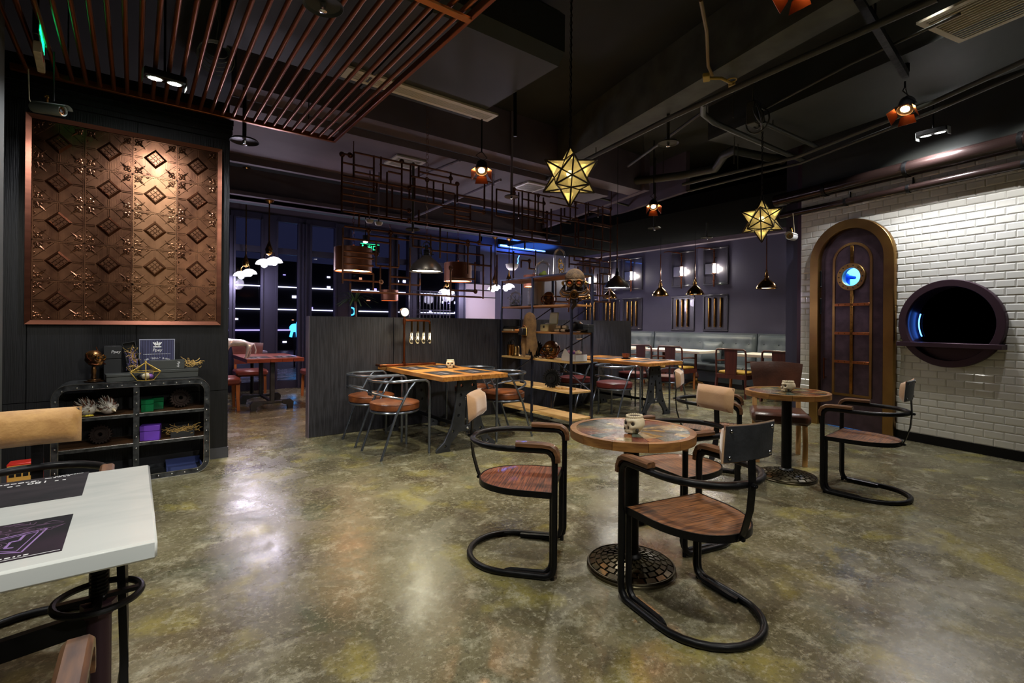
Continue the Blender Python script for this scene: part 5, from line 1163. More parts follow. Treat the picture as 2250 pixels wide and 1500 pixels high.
cloche('glass dome with dried stems at the far end of the second board', on(1133, 662, 4, 4.40), .085, .22, in_dry)
cloche('slim empty glass dome beside the paper cylinder', on(1172, 660, 4, 4.42), .075, .30)
pc = thing('paper_cylinder', 'tall grey paper cylinder standing on the second board', 'cylinder', on(1184, 658, 4, 4.50)); obj('tube', MB().lathe([(.075, 0), (.078, .0), (.078, .34), (.074, .34), (.075, 0)], n=28), mat('grey_paper', S(176, 162, 152), .7), pc); obj('seam', MB().box(-.08, -.076, -.01, .01, 0, .34), mat('paper_edge', S(150, 138, 130), .7), pc); obj('end_cap', MB().cyl((0, 0, .33), (0, 0, .338), .073, n=24), mat('cap_paper', S(190, 178, 168), .7), pc)
steam_head('dark goggled bust standing on the second board left of the mask', on(1206, 660, 4, 4.47), facing(-.7, -.7), 1.5, False, 'dark_bust', True)
mk = thing('gas_mask', 'steampunk gas mask head with orange goggles hung at the near shelf end', 'mask', (4.17, 4.235, 1.665), facing(-.73, -.68))
felt = mat('brown_felt', S(96, 72, 48), .9, 0, col2=S(60, 44, 30), scale=16, bump=.8, bscale=90)
obj('cap', MB().sph((0, 0, .20), .118, 24, 14, (1, 1.12, 1.0)).lathe([(.119, .165), (.126, .16), (.126, .175), (.119, .18)], (0, 0, 0), 24, Matrix.Diagonal((1, 1.12, 1))), felt, mk, ang=60)
obj('face_piece', MB().sph((0, .03, .09), .10, 18, 12, (.95, 1, 1.15)).cyl((0, .05, .04), (0, .15, .01), .05, .045, 16), rust_gear, mk)
for s_x in (-1, 1):
    g_ = obj('goggle', MB().torus((s_x * .055, .130, .135), .038, .011, Matrix.Rotation(PI / 2, 3, 'X'), 20, 8).cyl((s_x * .055, .06, .135), (s_x * .055, .128, .135), .036, n=18), steam_bronze, mk)
    obj('lens', MB().sph((s_x * .055, .126, .135), .028, 14, 8, (1, .4, 1)), mat('ember_lens', S(150, 72, 40), .12, coat=.5) if 'ember_lens' not in MATS else MATS['ember_lens'], g_)
    for k in range(4):
        a = .06 + .03 * k; obj('hose', MB().tube([(s_x * .03, .14, .03 - k * .02), (s_x * (.08 + .02 * k), .13, .03 - k * .018), (s_x * (.13 + .012 * k), .08, .05 - k * .01), (s_x * (.145 + .008 * k), .02, .08 - k * .012), (s_x * .12, -.04, .12 - .02 * k)], .012, 8), steam_bronze if k % 2 else rust_gear, mk)
    obj('valve', MB().torus((s_x * .135, .05, .14), .026, .008, Matrix.Rotation(PI / 2, 3, 'Y'), 16, 6).cyl((s_x * .12, .05, .14), (s_x * .155, .05, .14), .016, n=12), brass, mk)
obj('filter', MB().torus((0, .155, .0), .044, .010, Matrix.Rotation(PI / 2 - .25, 3, 'X'), 20, 8).torus((0, .158, .0), .024, .007, Matrix.Rotation(PI / 2 - .25, 3, 'X'), 16, 6), steam_bronze, mk)
rr = random.Random(3)
for k in range(10):
    a = 2 * PI * k / 10; obj('pipe_coil', MB().torus((.085 * math.cos(a), .10 + .02 * math.sin(3 * a), -.005 + .075 * math.sin(a)), .022, .007, Matrix.Rotation(a, 3, 'Y') @ Matrix.Rotation(PI / 2 + rr.uniform(-.5, .5), 3, 'X'), 12, 5), rust_gear if k % 3 else brass, mk)
obj('chin_tube', MB().tube([(0, .10, -.06), (0, .08, -.12), (.03, .06, -.16)], [.03, .026, .02], 10), rust_gear, mk); obj('hanging_strap', MB().cyl((0, 0, .31), (0, .02, .36), .004), black_pl, mk)
bh = thing('burlap_mask', 'brown burlap hood with ragged hem and a boxy black eyepiece', 'mask', on(1167, 745, 3, 4.235) + Vector((-.03, 0, -.245))); bh.scale = (1, 1, .76)
hm = MB(); nn = 40; vs = []; prof = [(.01, .66), (.045, .645), (.075, .60), (.095, .52), (.102, .40), (.098, .28), (.104, .18), (.112, .10), (.115, .0)]
rr = random.Random(2)
hem = [rr.uniform(-.13, .06) for _ in range(nn)]
for k, (r, z) in enumerate(prof):
    for i in range(nn): a = 2 * PI * i / nn; f = (1 + (.05 + .07 * (z < .2)) * math.sin(5 * a + z * 9) + .05 * (z < .2) * math.sin(11 * a)) * r; vs.append((f * math.cos(a) * .85, f * math.sin(a), z + (hem[i] if k == len(prof) - 1 else 0)))
hm.add(vs, [(k * nn + i, k * nn + (i + 1) % nn, (k + 1) * nn + (i + 1) % nn, (k + 1) * nn + i) for k in range(len(prof) - 1) for i in range(nn)]); obj('hood', hm, burlap, bh)
ey = obj('eyepiece', MB().box(-.16, -.07, -.05, .05, .26, .38, .006), black_pl, bh); obj('eyepiece_rim', MB().box(-.10, -.085, -.058, .058, .25, .39, .004), straw, bh); obj('snout', MB().cyl((-.15, .03, .34), (-.19, .07, .34), .025, .02, 10), orange_wood, bh); obj('stitching', MB().tube([(-.09, -.04, .40), (-.095, .0, .43), (-.09, .04, .40)], .004, 5), orange_wood, bh)
obj('hook_strap', MB().cyl((0, 0, .655), (.04, 0, .70), .004), black_pl, bh)
wb = thing('pale_case', 'open pale case with raised lid on the third board', 'case', on(1206, 718, 3, 4.42)); obj('body', MB().box(-.09, .09, -.085, .085, 0, .10, .012), beige_case, wb); obj('lid', MB().box(-.005, .02, -.085, .085, .0, .16, .010, Matrix.Translation((.075, 0, .10)) @ Matrix.Rotation(.12, 4, 'Y')), beige_case, wb); obj('contents', MB().sph((0, .02, .10), .04, 10, 6, (1, 1, .5)), white_card, wb); obj('latch', MB().box(-.094, -.09, -.015, .015, .05, .08), steel, wb)
for k, (x, y, z) in enumerate(((0, 0, 0), (.05, 0, 0), (.025, 0, .042))):
    q = on(1232, 724, 3, 4.38) + Vector((x, y, z)); sc = thing('paper_scroll', ('front pale paper scroll at the foot of the little stack on the third board', 'back pale paper scroll at the foot of the little stack on the third board', 'pale paper scroll lying on top of the other two')[k], 'scroll', q, .0, 'paper scrolls on the third board'); obj('roll', MB().cyl((0, -.10, .022), (0, .10, .022), .021, n=16), bone, sc); obj('band', MB().cyl((0, -.02, .022), (0, .01, .022), .0222, n=16), rust_gear, sc)
hat = thing('black_hat', 'black brimmed hat at the near end of the third board', 'hat', on(1268, 722, 3, 4.47)); obj('crown', MB().lathe([(.08, .02), (.085, .03), (.075, .11), (.04, .135), (0, .13)], n=20), black_pl, hat); obj('brim', MB().lathe([(.07, .02), (.13, .022), (.16, .035), (.13, .016), (.07, .012)], n=24), black_pl, hat)
bbx = carton('black_box', 'black lidded box behind the hat on the third board', on(1290, 722, 3, 4.55), (.10, .14, .10), box_black)
bo = thing('black_bundle', 'flat black pouch with pale card at the far end of the third board', 'pouch', on(1122, 715, 3, 4.40)); obj('pouch', MB().box(-.07, .07, -.16, .16, .03, .065, .012), box_black, bo); obj('card', MB().box(-.08, .06, -.14, .12, 0, .028), bone, bo)
vs_ = thing('brass_jar', 'brass cylinder jar with dry sprigs on the fourth board', 'jar', on(1122, 782, 2, 4.38)); obj('jar', MB().lathe([(0, 0), (.055, 0), (.055, .16), (.05, .16), (.05, .01), (0, .01)], n=20), brass, vs_); straw_heap(vs_, (0, 0, .15), .03, .03, .10, 14, gun, .003, 4)
vb = thing('brass_bell', 'small flared brass bell jar beside the brass cylinder', 'jar', on(1135, 784, 2, 4.36)); obj('body', MB().lathe([(0, .002), (.065, .0), (.05, .02), (.042, .05), (.042, .12), (.03, .145), (0, .15)], n=20), aged_brass, vb); obj('lip', MB().torus((0, 0, .006), .063, .005, None, 20, 6), aged_brass, vb)
gear('black toothed gear on the fourth board behind the burlap hood', on(1176, 795, 2, 4.40), 1.5, -.9, .115, gun, 22)
gear('black toothed gear standing on the fifth board', on(1212, 850, 1, 4.40), 1.5, -1.0, .12, gun, 22)
bk_ = steam_head('brass and black biker skull on the fourth board', on(1210, 795, 2, 4.40), facing(-.9, -.45), 1.9, False, 'biker_skull', False)
wf_ = thing('flower_box', 'white card tray of pastel flowers on the fourth board', 'flower box', on(1262, 800, 2, 4.44)); obj('tray', MB().box(-.10, .10, -.12, .12, 0, .006).box(-.105, -.1, -.12, .12, 0, .08).box(.1, .105, -.12, .12, 0, .08).box(-.1, .1, -.125, -.12, 0, .08).box(-.1, .1, .12, .125, 0, .08), white_card, wf_); obj('paper_fold', MB().prism([(-.12, 0), (.12, 0), (.12, .05), (.07, .15), (.05, .15)], -.112, -.106, Matrix(((0, 0, 1), (1, 0, 0), (0, 1, 0)))), white_card, wf_)
rr = random.Random(6)
for k in range(9):
    m_ = (pink_f, cream_f, viol_f, yellow_l)[k % 4]; p = Vector((rr.uniform(-.06, .06), rr.uniform(-.09, .07), .085 + rr.uniform(0, .03))); fm = MB()
    for j in range(6): a = j * 1.05; fm.sph(p + Vector((.02 * math.cos(a), .02 * math.sin(a), .0)), .017, 8, 5)
    fm.sph(p + Vector((0, 0, .012)), .016, 8, 5); obj('bloom', fm, m_, wf_)
for k, (x, y, rz) in enumerate(((.02, -.05, .3), (.0, .10, -.5))):
    q = on(1236, 858, 1, 4.42) + Vector((x, y, .0)); ps = thing('wood_offcut', ('pale wooden offcut lying right of the gear on the fifth board', 'pale wooden offcut under the gear on the fifth board')[k], 'wood', q, rz + PI / 2); obj('stick', MB().box(-.13, .13, -.02, .02, 0, .024, .002), pine, ps); obj('paper_tag', MB().box(-.03, .0, -.021, .021, .0242, .025), white_card, ps)

# ================================================================== PIPE LATTICES above the partition (plane Y = 5.82)
LY = 5.82
def lattice(label, segs, hooks, chains):
    t = thing('pipe_lattice', label, 'pipe screen', (0, LY, 0))
    for k, (x0, z0, x1, z1) in enumerate(segs):
        obj('pipe', MB().cyl((x0, 0, z0), (x1, 0, z1), .0125, n=8), dark_copper, t)
    for (x, z) in hooks: obj('elbow', MB().torus((x, 0, z), .022, .013, Matrix.Rotation(PI / 2, 3, 'X'), 12, 6).sph((x, 0, z), .02, 8, 6), dark_copper, t)
    for x, z in chains: obj('chain', MB().cyl((x, 0, z), (x, 0, 3.47 if x < 6.3 else 4.15), .006, n=6), dark_copper, t)
    return t
def conv(crop, scale, H_, V_):
    cx0, cy0 = crop; out = []
    for (x0, x1, y) in H_:                          # nearly level runs: height taken at the middle
        P = ay(cx0 + x0 / scale, cy0 + y[0] / scale, LY); Q = ay(cx0 + x1 / scale, cy0 + y[1] / scale, LY); z = (P.z + Q.z) / 2; out.append((P.x, z, Q.x, z))
    for (x, y0, y1) in V_:
        P = ay(cx0 + x / scale, cy0 + y0 / scale, LY); Q = ay(cx0 + x / scale, cy0 + y1 / scale, LY); X_ = (P.x + Q.x) / 2; out.append((X_, P.z, X_, Q.z))
    return [(a, min(b, 3.43), c, min(d, 3.43)) for a, b, c, d in out]
H1 = [(120, 190, (150, 150)), (225, 700, (130, 238)), (700, 1040, (240, 300)), (1040, 1390, (300, 400)), (130, 690, (640, 700)), (690, 1390, (700, 815)), (120, 390, (220, 270)), (225, 440, (300, 335)), (120, 690, (335, 430)), (120, 400, (385, 430)), (120, 400, (435, 468)), (120, 400, (485, 525)), (120, 690, (540, 622)), (510, 620, (300, 312)), (700, 1090, (345, 400)), (700, 1070, (410, 485)), (620, 1320, (520, 640)), (1090, 1320, (475, 550)), (970, 1210, (590, 650)), (1080, 1390, (700, 730)), (770, 1040, (305, 345)), (440, 690, (235, 288)), (980, 1210, (640, 690)),
      (140, 690, (760, 822)), (690, 1280, (822, 900)), (1280, 1390, (900, 930)), (200, 1300, (1300, 1365)), (125, 520, (855, 900)), (125, 410, (970, 985)), (125, 385, (1015, 1030)), (125, 385, (1075, 1090)), (125, 385, (1145, 1155)), (125, 450, (1215, 1222)), (345, 690, (830, 880)), (530, 700, (1180, 1195)), (530, 780, (1245, 1255)), (700, 1185, (870, 895)), (880, 1185, (960, 995)), (1185, 1315, (990, 1000)), (1045, 1245, (1195, 1200)), (1040, 1250, (1300, 1305)), (1185, 1380, (1080, 1090)), (720, 880, (930, 940)), (410, 600, (1090, 1105))]
V1 = [(120, 150, 640), (220, 130, 340), (390, 160, 480), (450, 170, 380), (500, 300, 690), (625, 210, 700), (700, 240, 430), (690, 430, 530), (735, 350, 530), (770, 250, 345), (840, 365, 480), (895, 380, 560), (975, 400, 570), (1075, 490, 760), (1040, 300, 400), (1325, 380, 620), (1205, 580, 730), (415, 390, 480), (545, 430, 600), (1390, 400, 815), (1095, 400, 560), (770, 620, 720), (345, 540, 660),
      (128, 770, 1240), (190, 1240, 1300), (345, 790, 870), (265, 660, 770), (385, 1160, 1300), (410, 880, 1090), (445, 1090, 1310), (530, 810, 1310), (600, 910, 1100), (695, 940, 1320), (720, 830, 930), (950, 760, 1030), (1185, 890, 1160), (1245, 1060, 1300), (1315, 1000, 1370), (1380, 930, 1300), (1415, 1100, 1250), (1040, 1110, 1360), (780, 1200, 1255), (870, 830, 1000), (1285, 800, 900)]
S1 = conv((720, 300), 3.847, H1, V1)
lattice('dark copper pipe lattice hanging over the left booth and partition', S1, [(s[2], s[3]) for s in S1[:44:4]] + [(s[0], s[1]) for s in S1[44::5]], [(ay(777, 330, LY).x, 3.33), (ay(1082, 400, LY).x, 3.3)])
H2 = [(180, 350, (285, 328)), (350, 700, (290, 365)), (700, 1290, (380, 465)), (180, 350, (540, 575)), (430, 640, (380, 430)), (430, 660, (470, 520)), (430, 900, (560, 600)), (700, 970, (430, 465)), (660, 960, (520, 580)), (800, 1290, (590, 650)), (430, 970, (690, 745)), (350, 1290, (780, 888)), (945, 1290, (740, 800)), (1070, 1290, (500, 545)), (350, 780, (760, 800)), (560, 670, (600, 615)), (1120, 1290, (620, 640)),
      (180, 560, (905, 925)), (420, 500, (980, 985)), (490, 560, (1060, 1062)), (885, 1190, (935, 970)), (930, 1180, (985, 1000)), (885, 1290, (1020, 1050)), (980, 1120, (1110, 1118)), (1120, 1290, (1205, 1212)), (1120, 1290, (1320, 1325)), (1120, 1290, (1380, 1384)), (750, 890, (1330, 1335)), (750, 890, (1380, 1384)), (1180, 1290, (1110, 1115))]
V2 = [(180, 285, 545), (350, 290, 770), (395, 320, 570), (430, 300, 690), (490, 320, 690), (555, 330, 700), (670, 520, 790), (710, 480, 700), (805, 470, 820), (840, 470, 560), (895, 470, 600), (945, 430, 830), (1070, 420, 545), (1045, 420, 840), (1165, 450, 560), (1210, 450, 780), (1285, 480, 980), (525, 690, 780), (975, 580, 850), (1120, 640, 860), (1200, 780, 970), (585, 350, 560), (635, 370, 640),
      (185, 925, 1230), (345, 890, 1200), (420, 985, 1050), (500, 985, 1062), (455, 780, 870), (560, 880, 1100), (885, 930, 1050), (935, 930, 985), (1020, 960, 1100), (1085, 960, 1110), (1180, 970, 1380), (1280, 960, 1385), (1210, 1110, 1320), (1120, 1050, 1110), (755, 1180, 1385), (880, 1330, 1480), (1160, 1110, 1320), (970, 1040, 1100)]
S2 = conv((1050, 350), 4.4125, H2, V2)
lattice('dark copper pipe lattice hanging over the shelf and right booth', S2, [(s[2], s[3]) for s in S2[:31:4]] + [(s[0], s[1]) for s in S2[31::5]], [(ay(1085, 415, LY).x, 3.3), (ay(1343, 455, LY).x, 3.3)])
# ================================================================== PENDANT LAMPS
def chain(par, z0, z1, r=.011, m=black_metal, link=.03):
    m_ = MB(); z = z0; k = 0
    while z < z1:
        M = Matrix.Rotation(PI / 2 * (k % 2), 3, 'Z') @ Matrix.Rotation(PI / 2, 3, 'X') @ Matrix.Diagonal((.6, 1, 1)); m_.torus((0, 0, z + link / 2), link * .62, r * .28, M, 8, 4); z += link; k += 1
    return obj('chain', m_, m, par)
# star lamps: small stellated dodecahedra of leaded glass
def make_star():
    t = thing('star_lamp', '', 'lamp'); Rr = .25
    ico = [Vector((0, 0, 1)), Vector((0, 0, -1))] + [Vector((2 / 5 ** .5 * math.cos(2 * PI * i / 5), 2 / 5 ** .5 * math.sin(2 * PI * i / 5), 1 / 5 ** .5)) for i in range(5)] + [Vector((2 / 5 ** .5 * math.cos(2 * PI * (i + .5) / 5), 2 / 5 ** .5 * math.sin(2 * PI * (i + .5) / 5), -1 / 5 ** .5)) for i in range(5)]
    e = (ico[0] - ico[2]).length * 1.01; faces = [(i, j, k) for i in range(12) for j in range(i + 1, 12) for k in range(j + 1, 12) if (ico[i] - ico[j]).length < e and (ico[j] - ico[k]).length < e and (ico[i] - ico[k]).length < e]
    inn = [((ico[a] + ico[b] + ico[c]) / 3).normalized() * Rr * .5627 for a, b, c in faces]; fr = MB(); seen = set()
    for v in range(12):
        fs = [i for i, f in enumerate(faces) if v in f]; tip = ico[v] * Rr
        for i in fs: fr.cyl(tip, inn[i], .0075, n=5)
        for i in fs:
            for j in fs:
                if i < j and len(set(faces[i]) & set(faces[j])) == 2:
                    vs = [tip * .985, inn[i], inn[j]]; n = (vs[1] - vs[0]).cross(vs[2] - vs[0]).normalized() * .001
                    obj('pane', MB().add([p + n for p in vs] + [p - n for p in vs], [(0, 1, 2), (5, 4, 3), (0, 3, 4, 1), (1, 4, 5, 2), (2, 5, 3, 0)]), star_glass, t, ang=10)
                    if (i, j) not in seen: seen.add((i, j)); fr.cyl(inn[i], inn[j], .006, n=5)
    obj('leading', fr, star_frame, t); obj('bulb', MB().sph((0, 0, .02), .03, 12, 8), lit_bulb, t); obj('cap', MB().cyl((0, 0, .235), (0, 0, .29), .012).torus((0, 0, .30), .014, .004, Matrix.Rotation(PI / 2, 3, 'X'), 12, 5), black_metal, t)
    chain(t, .31, 1.62); obj('cord', MB().cyl((.006, 0, .26), (.006, 0, 1.62), .004, n=6), black_pl, t); return t
st0 = make_star(); P1 = Vector((2.83, 2.94, 2.53)); P2 = Vector((5.74, 2.79, 2.53)); st0.location = P1; st0.rotation_euler = (0, 0, .3); st0['label'] = 'larger looking gold glass star lamp hanging in the middle of the room'; st0['group'] = 'star lamps'
dup(st0, P2, 1.0, 'gold glass star lamp hanging further back near the tiled wall', 'star lamps')
for P in (P1, P2): lamp('POINT', 'star_light', P + Vector((0, 0, .02)), 3.5, (1, .82, .52), r=.05)
# dark dome pendants over the booths
def dome(name, label, P, r, h, m, top, em_, W, col, group, detail=False, rod=None):
    t = thing(name, label, 'lamp', P, 0, group)
    obj('shade', MB().lathe([(r * .16, h), (r * .25, h * .97), (r * .32, h * .86), (r * .56, h * .68), (r * .82, h * .42), (r * .95, h * .16), (r * .985, h * .08), (r, 0), (r * .97, 0), (r * .94, h * .08), (r * .80, h * .30), (r * .5, h * .60), (r * .2, h * .82), (.005, h * .86)], n=36), m, t)
    obj('diffuser', MB().lathe([(0, h * .10), (r * .93, h * .10)], n=32), em_, t)
    nk = MB().cyl((0, 0, h), (0, 0, h * 1.35), r * .16, r * .13, 16).cyl((0, 0, h * 1.35), (0, 0, h * 1.6), r * .10, n=12)
    if detail:
        for s in range(4): nk.torus((0, 0, h * (1.05 + .08 * s)), r * .17, r * .02, None, 16, 5)
    obj('neck', nk, top, t)
    if detail:
        for s in (-1, 1): obj('yoke_arm', MB().tube([(s * r * .30, 0, h * .9), (s * r * .36, 0, h * 1.3), (s * r * .16, 0, h * 1.75), (0, 0, h * 1.8)], r * .03, 6).cyl((s * r * .34, 0, h * 1.1), (s * r * .46, 0, h * 1.1), r * .035, n=8), top, t)
        for i in range(6): a = i * PI / 3; obj('rim_clip', MB().sph((r * 1.0 * math.cos(a), r * 1.0 * math.sin(a), h * .05), r * .05, 8, 5), top, t)
    zt = ceil_at(P[0], P[1]) - P[2]
    if rod: obj('stem', MB().cyl((0, 0, h * 1.55), (0, 0, rod[0]), .010, n=8), rod[1], t); obj('cable', MB().cyl((0, 0, rod[0]), (0, 0, zt), .004, n=6), black_pl, t)
    else: chain(t, h * 1.6, zt - .02, .009, dark_copper, .045)
    lamp('SPOT', 'pendant_light', (P[0], P[1], P[2] + h * .07), W, col, (P[0], P[1], 0), 130, .5, r * .5)
    return t
dk = mat('dark_dome_enamel', S(58, 52, 52), .35, .6)
dome('dome_pendant', 'dark industrial dome pendant on a chain over the left booth table', (2.655, 5.10, 1.905), .195, .19, dk, black_metal, lit_warm, 60, (1, .93, .66), 'dark dome pendants', True)
dome('dome_pendant', 'dark smooth dome pendant over the right booth table', (5.93, 5.10, 1.885), .195, .19, mat('grey_dome_enamel', S(60, 58, 66), .4, .4), black_metal, lit_white, 70, (.95, .95, 1), 'dark dome pendants', False, (1.1, dark_copper))
# copper drum lamps behind the lattice
def drum(label, px_, py_, Y_, r, h, bright=copper_pipe):
    q = ay(px_, py_, Y_); t = thing('drum_lamp', label, 'lamp', (q.x, Y_, q.z), 0, 'copper drum lamps')
    obj('shade', MB().lathe([(r, 0), (r, h), (r * .98, h + .004), (.02, h + .006), (.02, h), (r * .985, h - .004), (r * .985, 0), (r, 0)], n=40), mat('brown_drum', S(120, 72, 48), .42, .5) if 'brown_drum' not in MATS else MATS['brown_drum'], t)
    obj('diffuser', MB().lathe([(0, .015), (r * .975, .015)], n=36), lit_orange, t); obj('rim', MB().torus((0, 0, .0), r, .005, None, 40, 6), bright, t); obj('eye', MB().torus((0, 0, h + .03), .02, .005, Matrix.Rotation(PI / 2, 3, 'X'), 12, 5), copper_pipe, t)
    chain(t, h + .05, ceil_at(q.x, Y_) - q.z, .01, copper_pipe, .05); lamp('SPOT', 'drum_light', (q.x, Y_, q.z + .03), 45, (1, .55, .28), (q.x, Y_, 0), 140, .6, r * .6); return t
drum('left copper drum lamp hanging behind the pipe lattice', 776, 596, 6.6, .245, .31)
drum('right copper drum lamp hanging behind the pipe lattice', 1006, 618, 7.6, .245, .32)
drum('farthest copper drum lamp, glimpsed through the shelf', 1172, 630, 9.3, .245, .28)
drum('small looking copper drum lamp low behind the lattice, by the window', 856, 660, 9.9, .18, .22)
# brass pendants over the banquette tables
for k, (x, y, X_, r) in enumerate(((1684, 634, 9.45, .16), (1527, 647, 9.5, .165), (1451, 650, 9.5, .16), (1340, 655, 9.5, .16), (1285, 657, 9.5, .16))):
    q = ax(x, y, X_); lb = ['brass pendant nearest the tiled wall, below the far star lamp', 'second brass pendant from the tiled wall, over the banquette', 'third brass pendant from the tiled wall, over the banquette', 'brass pendant under the smooth dark dome, fourth from the tiled wall', 'brass pendant peeping past the gas mask, fifth from the tiled wall'][k]
    dome('brass_pendant', lb, tuple(q), r * 1.12, .20, brass, brass, lit_warm, 50, (1, .90, .66), 'brass pendants over the banquette tables', True, (.95, copper_pipe))
# opal globe clusters near the windows
def opal(label, spots, Y_, cent, stem_z=4.0):
    c = ay(cent[0], cent[1], Y_); stem_z = ceil_at(c.x, c.y); t = thing('opal_cluster', label, 'lamp', tuple(c), 0, None)
    for (x, y) in spots:
        q = ay(x, y, Y_) - c; q.y = random.uniform(-.12, .12); obj('opal_shade', MB().lathe([(.02, .085), (.06, .075), (.11, .04), (.13, 0), (.128, -.005), (.10, .03), (.02, .06)], (q.x, q.y, q.z), 20), mat('opal_glass', (.9, .9, .95), .3, emit=(.93, .9, 1), es=.9) if 'opal_glass' not in MATS else MATS['opal_glass'], t)
        obj('bulb', MB().sph((q.x, q.y, q.z - .01), .05, 10, 6), lit_opal, t); obj('arm', MB().tube([(q.x, q.y, q.z + .08), (q.x, q.y, q.z + .14), (0, 0, .2)], .006, 6), brass, t)
    obj('body', MB().lathe([(0, .12), (.05, .15), (.06, .22), (.03, .30), (.012, .36)], n=14), brass, t); obj('stem', MB().cyl((0, 0, .3), (0, 0, stem_z - c.z), .012, n=8), brass, t); obj('ceiling_rose', MB().lathe([(.012, stem_z - c.z - .06), (.07, stem_z - c.z - .02), (.07, stem_z - c.z)], n=16), brass, t)
    lamp('POINT', 'opal_light', tuple(c + Vector((0, -.1, -.12))), 16, (.90, .80, 1), r=.12); return t
opal('bright white opal lamp cluster in front of the window upright', [(580, 580), (601, 576)], 8.8, (591, 578))
opal('dimmer pair of white opal lamps further left by the windows', [(531, 605), (549, 600)], 10.2, (540, 602), 3.6)
opal('starbright opal lamp left of the shelf top', [(1080, 636), (1092, 633)], 9.6, (1087, 634), 3.4)
opal('starbright opal lamp just above the second shelf board', [(1112, 634), (1124, 630)], 9.2, (1118, 632), 3.4)
opal('small opal lamps below the dark dome pendant, far back', [(978, 642), (985, 644)], 10.2, (982, 643), 3.4)
bw = thing('bowl_lamp', 'white bowl uplight with blue cord below the blue ceiling', 'lamp', tuple(ay(1125, 590, 9.0))); obj('bowl', MB().lathe([(0, -.04), (.08, -.03), (.13, .02), (.15, .10), (.145, .10), (.12, .03), (0, -.02)], n=20), white_pl, bw); obj('rod', MB().cyl((.0, 0, .05), (0, 0, 3.30 - bw.location.z), .006), black_metal, bw); obj('blue_tube', MB().tube([(.08, -.1, .10), (.10, -.1, .17), (.09, -.1, .22), (.13, -.1, .30)], .008, 6), lit_blue, bw)
bl = thing('blue_cove', 'blue light strip washing the far ceiling', 'light strip', tuple(ay(1150, 545, 10.2))); obj('strip', MB().box(-.75, .75, -.02, .02, -.02, .02), lit_blue, bl); obj('channel', MB().box(-.8, .8, .02, .05, -.04, .03), alu, bl)
q = bl.location; lamp('AREA', 'blue_wash', (q.x, q.y - .35, q.z - .1), 70, (.06, .20, 1), (q.x, q.y - .3, 4.0), size=1.2)
# orange theatre lamps with barn doors
def par_can(label, P, tgt, s=.72, top=4.15):
    t = thing('barn_door_lamp', label, 'lamp', P, 0, 'orange barn door lamps'); d = (Vector(tgt) - Vector(P)).normalized(); M = d.to_track_quat('-Z', 'Y').to_matrix().to_4x4()
    pt_ = lambda n, mb, m: obj(n, mb, m, t)
    can = MB().lathe([(.0, .20), (.06, .20), (.085, .16), (.09, .02), (.095, 0), (.088, 0), (.08, .02), (.07, .12), (0, .13)], n=20, M=M.to_3x3()); pt_('can', can, black_metal)
    pt_('lens', MB().cyl(M @ Vector((0, 0, .018)), M @ Vector((0, 0, .022)), .05, n=20), lit_par)
    for k in range(4):
        R4 = M @ Matrix.Rotation(PI / 2 * k, 4, 'Z') @ Matrix.Translation((.092, 0, 0)) @ Matrix.Rotation(-.55, 4, 'Y'); pt_('barn_door', MB().prism([(-.07, 0), (.07, 0), (.10, .12), (-.10, .12)], -.0015, .0015, R4 @ Matrix(((0, 0, 1, 0), (1, 0, 0, 0), (0, -1, 0, 0), (0, 0, 0, 1)))), copper_pipe)
    pt_('yoke', MB().tube([M @ Vector((-.10, 0, .09)), M @ Vector((-.11, 0, .09)), Vector((-.10, 0, .22)), Vector((0, 0, .30)), Vector((.10, 0, .22)), M @ Vector((.11, 0, .09)), M @ Vector((.10, 0, .09))], .008, 6), black_metal); pt_('rod', MB().cyl((0, 0, .28), (0, 0, (top - P[2]) / s), .012, n=8), black_metal); t.scale = (s, s, s)
    lamp('SPOT', 'barn_door_light', tuple(Vector(P) + d * .03), 12, ORNG, tgt, 80, .8, .04); return t
par_can('orange barn door lamp on the track above the tiled wall', tuple(ad(1988, 242, 4.6)), (3.5, 1.6, 0), top=3.6); par_can('orange barn door lamp at the top edge, left of the track', tuple(ad(1748, -26, 3.2)), (1.2, 1.6, 0)); par_can('orange barn door lamp over the left booth, beside the lattice', tuple(ad(1058, 376, 5.4)), (1.8, 2.8, 0)); par_can('orange barn door lamp between the two star lamps, far back', tuple(ad(1436, 455, 7.6)), (4.4, 3.0, .0))
# twin white spots
def twin(label, P, tgt, W, m=grey_cam):
    t = thing('twin_spot', label, 'lamp', P, 0, None); d = (Vector(tgt) - Vector(P)).normalized(); M = d.to_track_quat('-Z', 'Y').to_matrix().to_4x4()
    hs = obj('housing', MB().box(-.13, .13, -.065, .065, .01, .06, .006, M), black_metal, t)
    for s in (-1, 1): obj('lens', MB().cyl(M @ Vector((s * .06, 0, .005)), M @ Vector((s * .06, 0, .012)), .042, n=20), lit_spot, t); obj('bezel', MB().torus(M @ Vector((s * .06, 0, .008)), .047, .006, M.to_3x3(), 24, 6), m, t); obj('flap', MB().box(s * .135 - .002, s * .135 + .002, -.05, .05, -.03, .05, 0, M), m, t)
    obj('rod', MB().cyl((0, 0, .05), (0, 0, 4.15 - P[2]), .008, n=8), black_metal, t); lamp('SPOT', 'twin_spot_light', tuple(Vector(P) + d * .06), W, COOL, tgt, 150, .5, .05); return t
twin('twin white spotlight shining on the copper panel', tuple(ad(362, 180, 3.72)), (.15, 4.80, 0), 60)
twin('twin white spotlight high beside the tiled wall', tuple(ad(2050, 296, 5.3)), tuple(wl_(1.6, 0, .8)), 60)
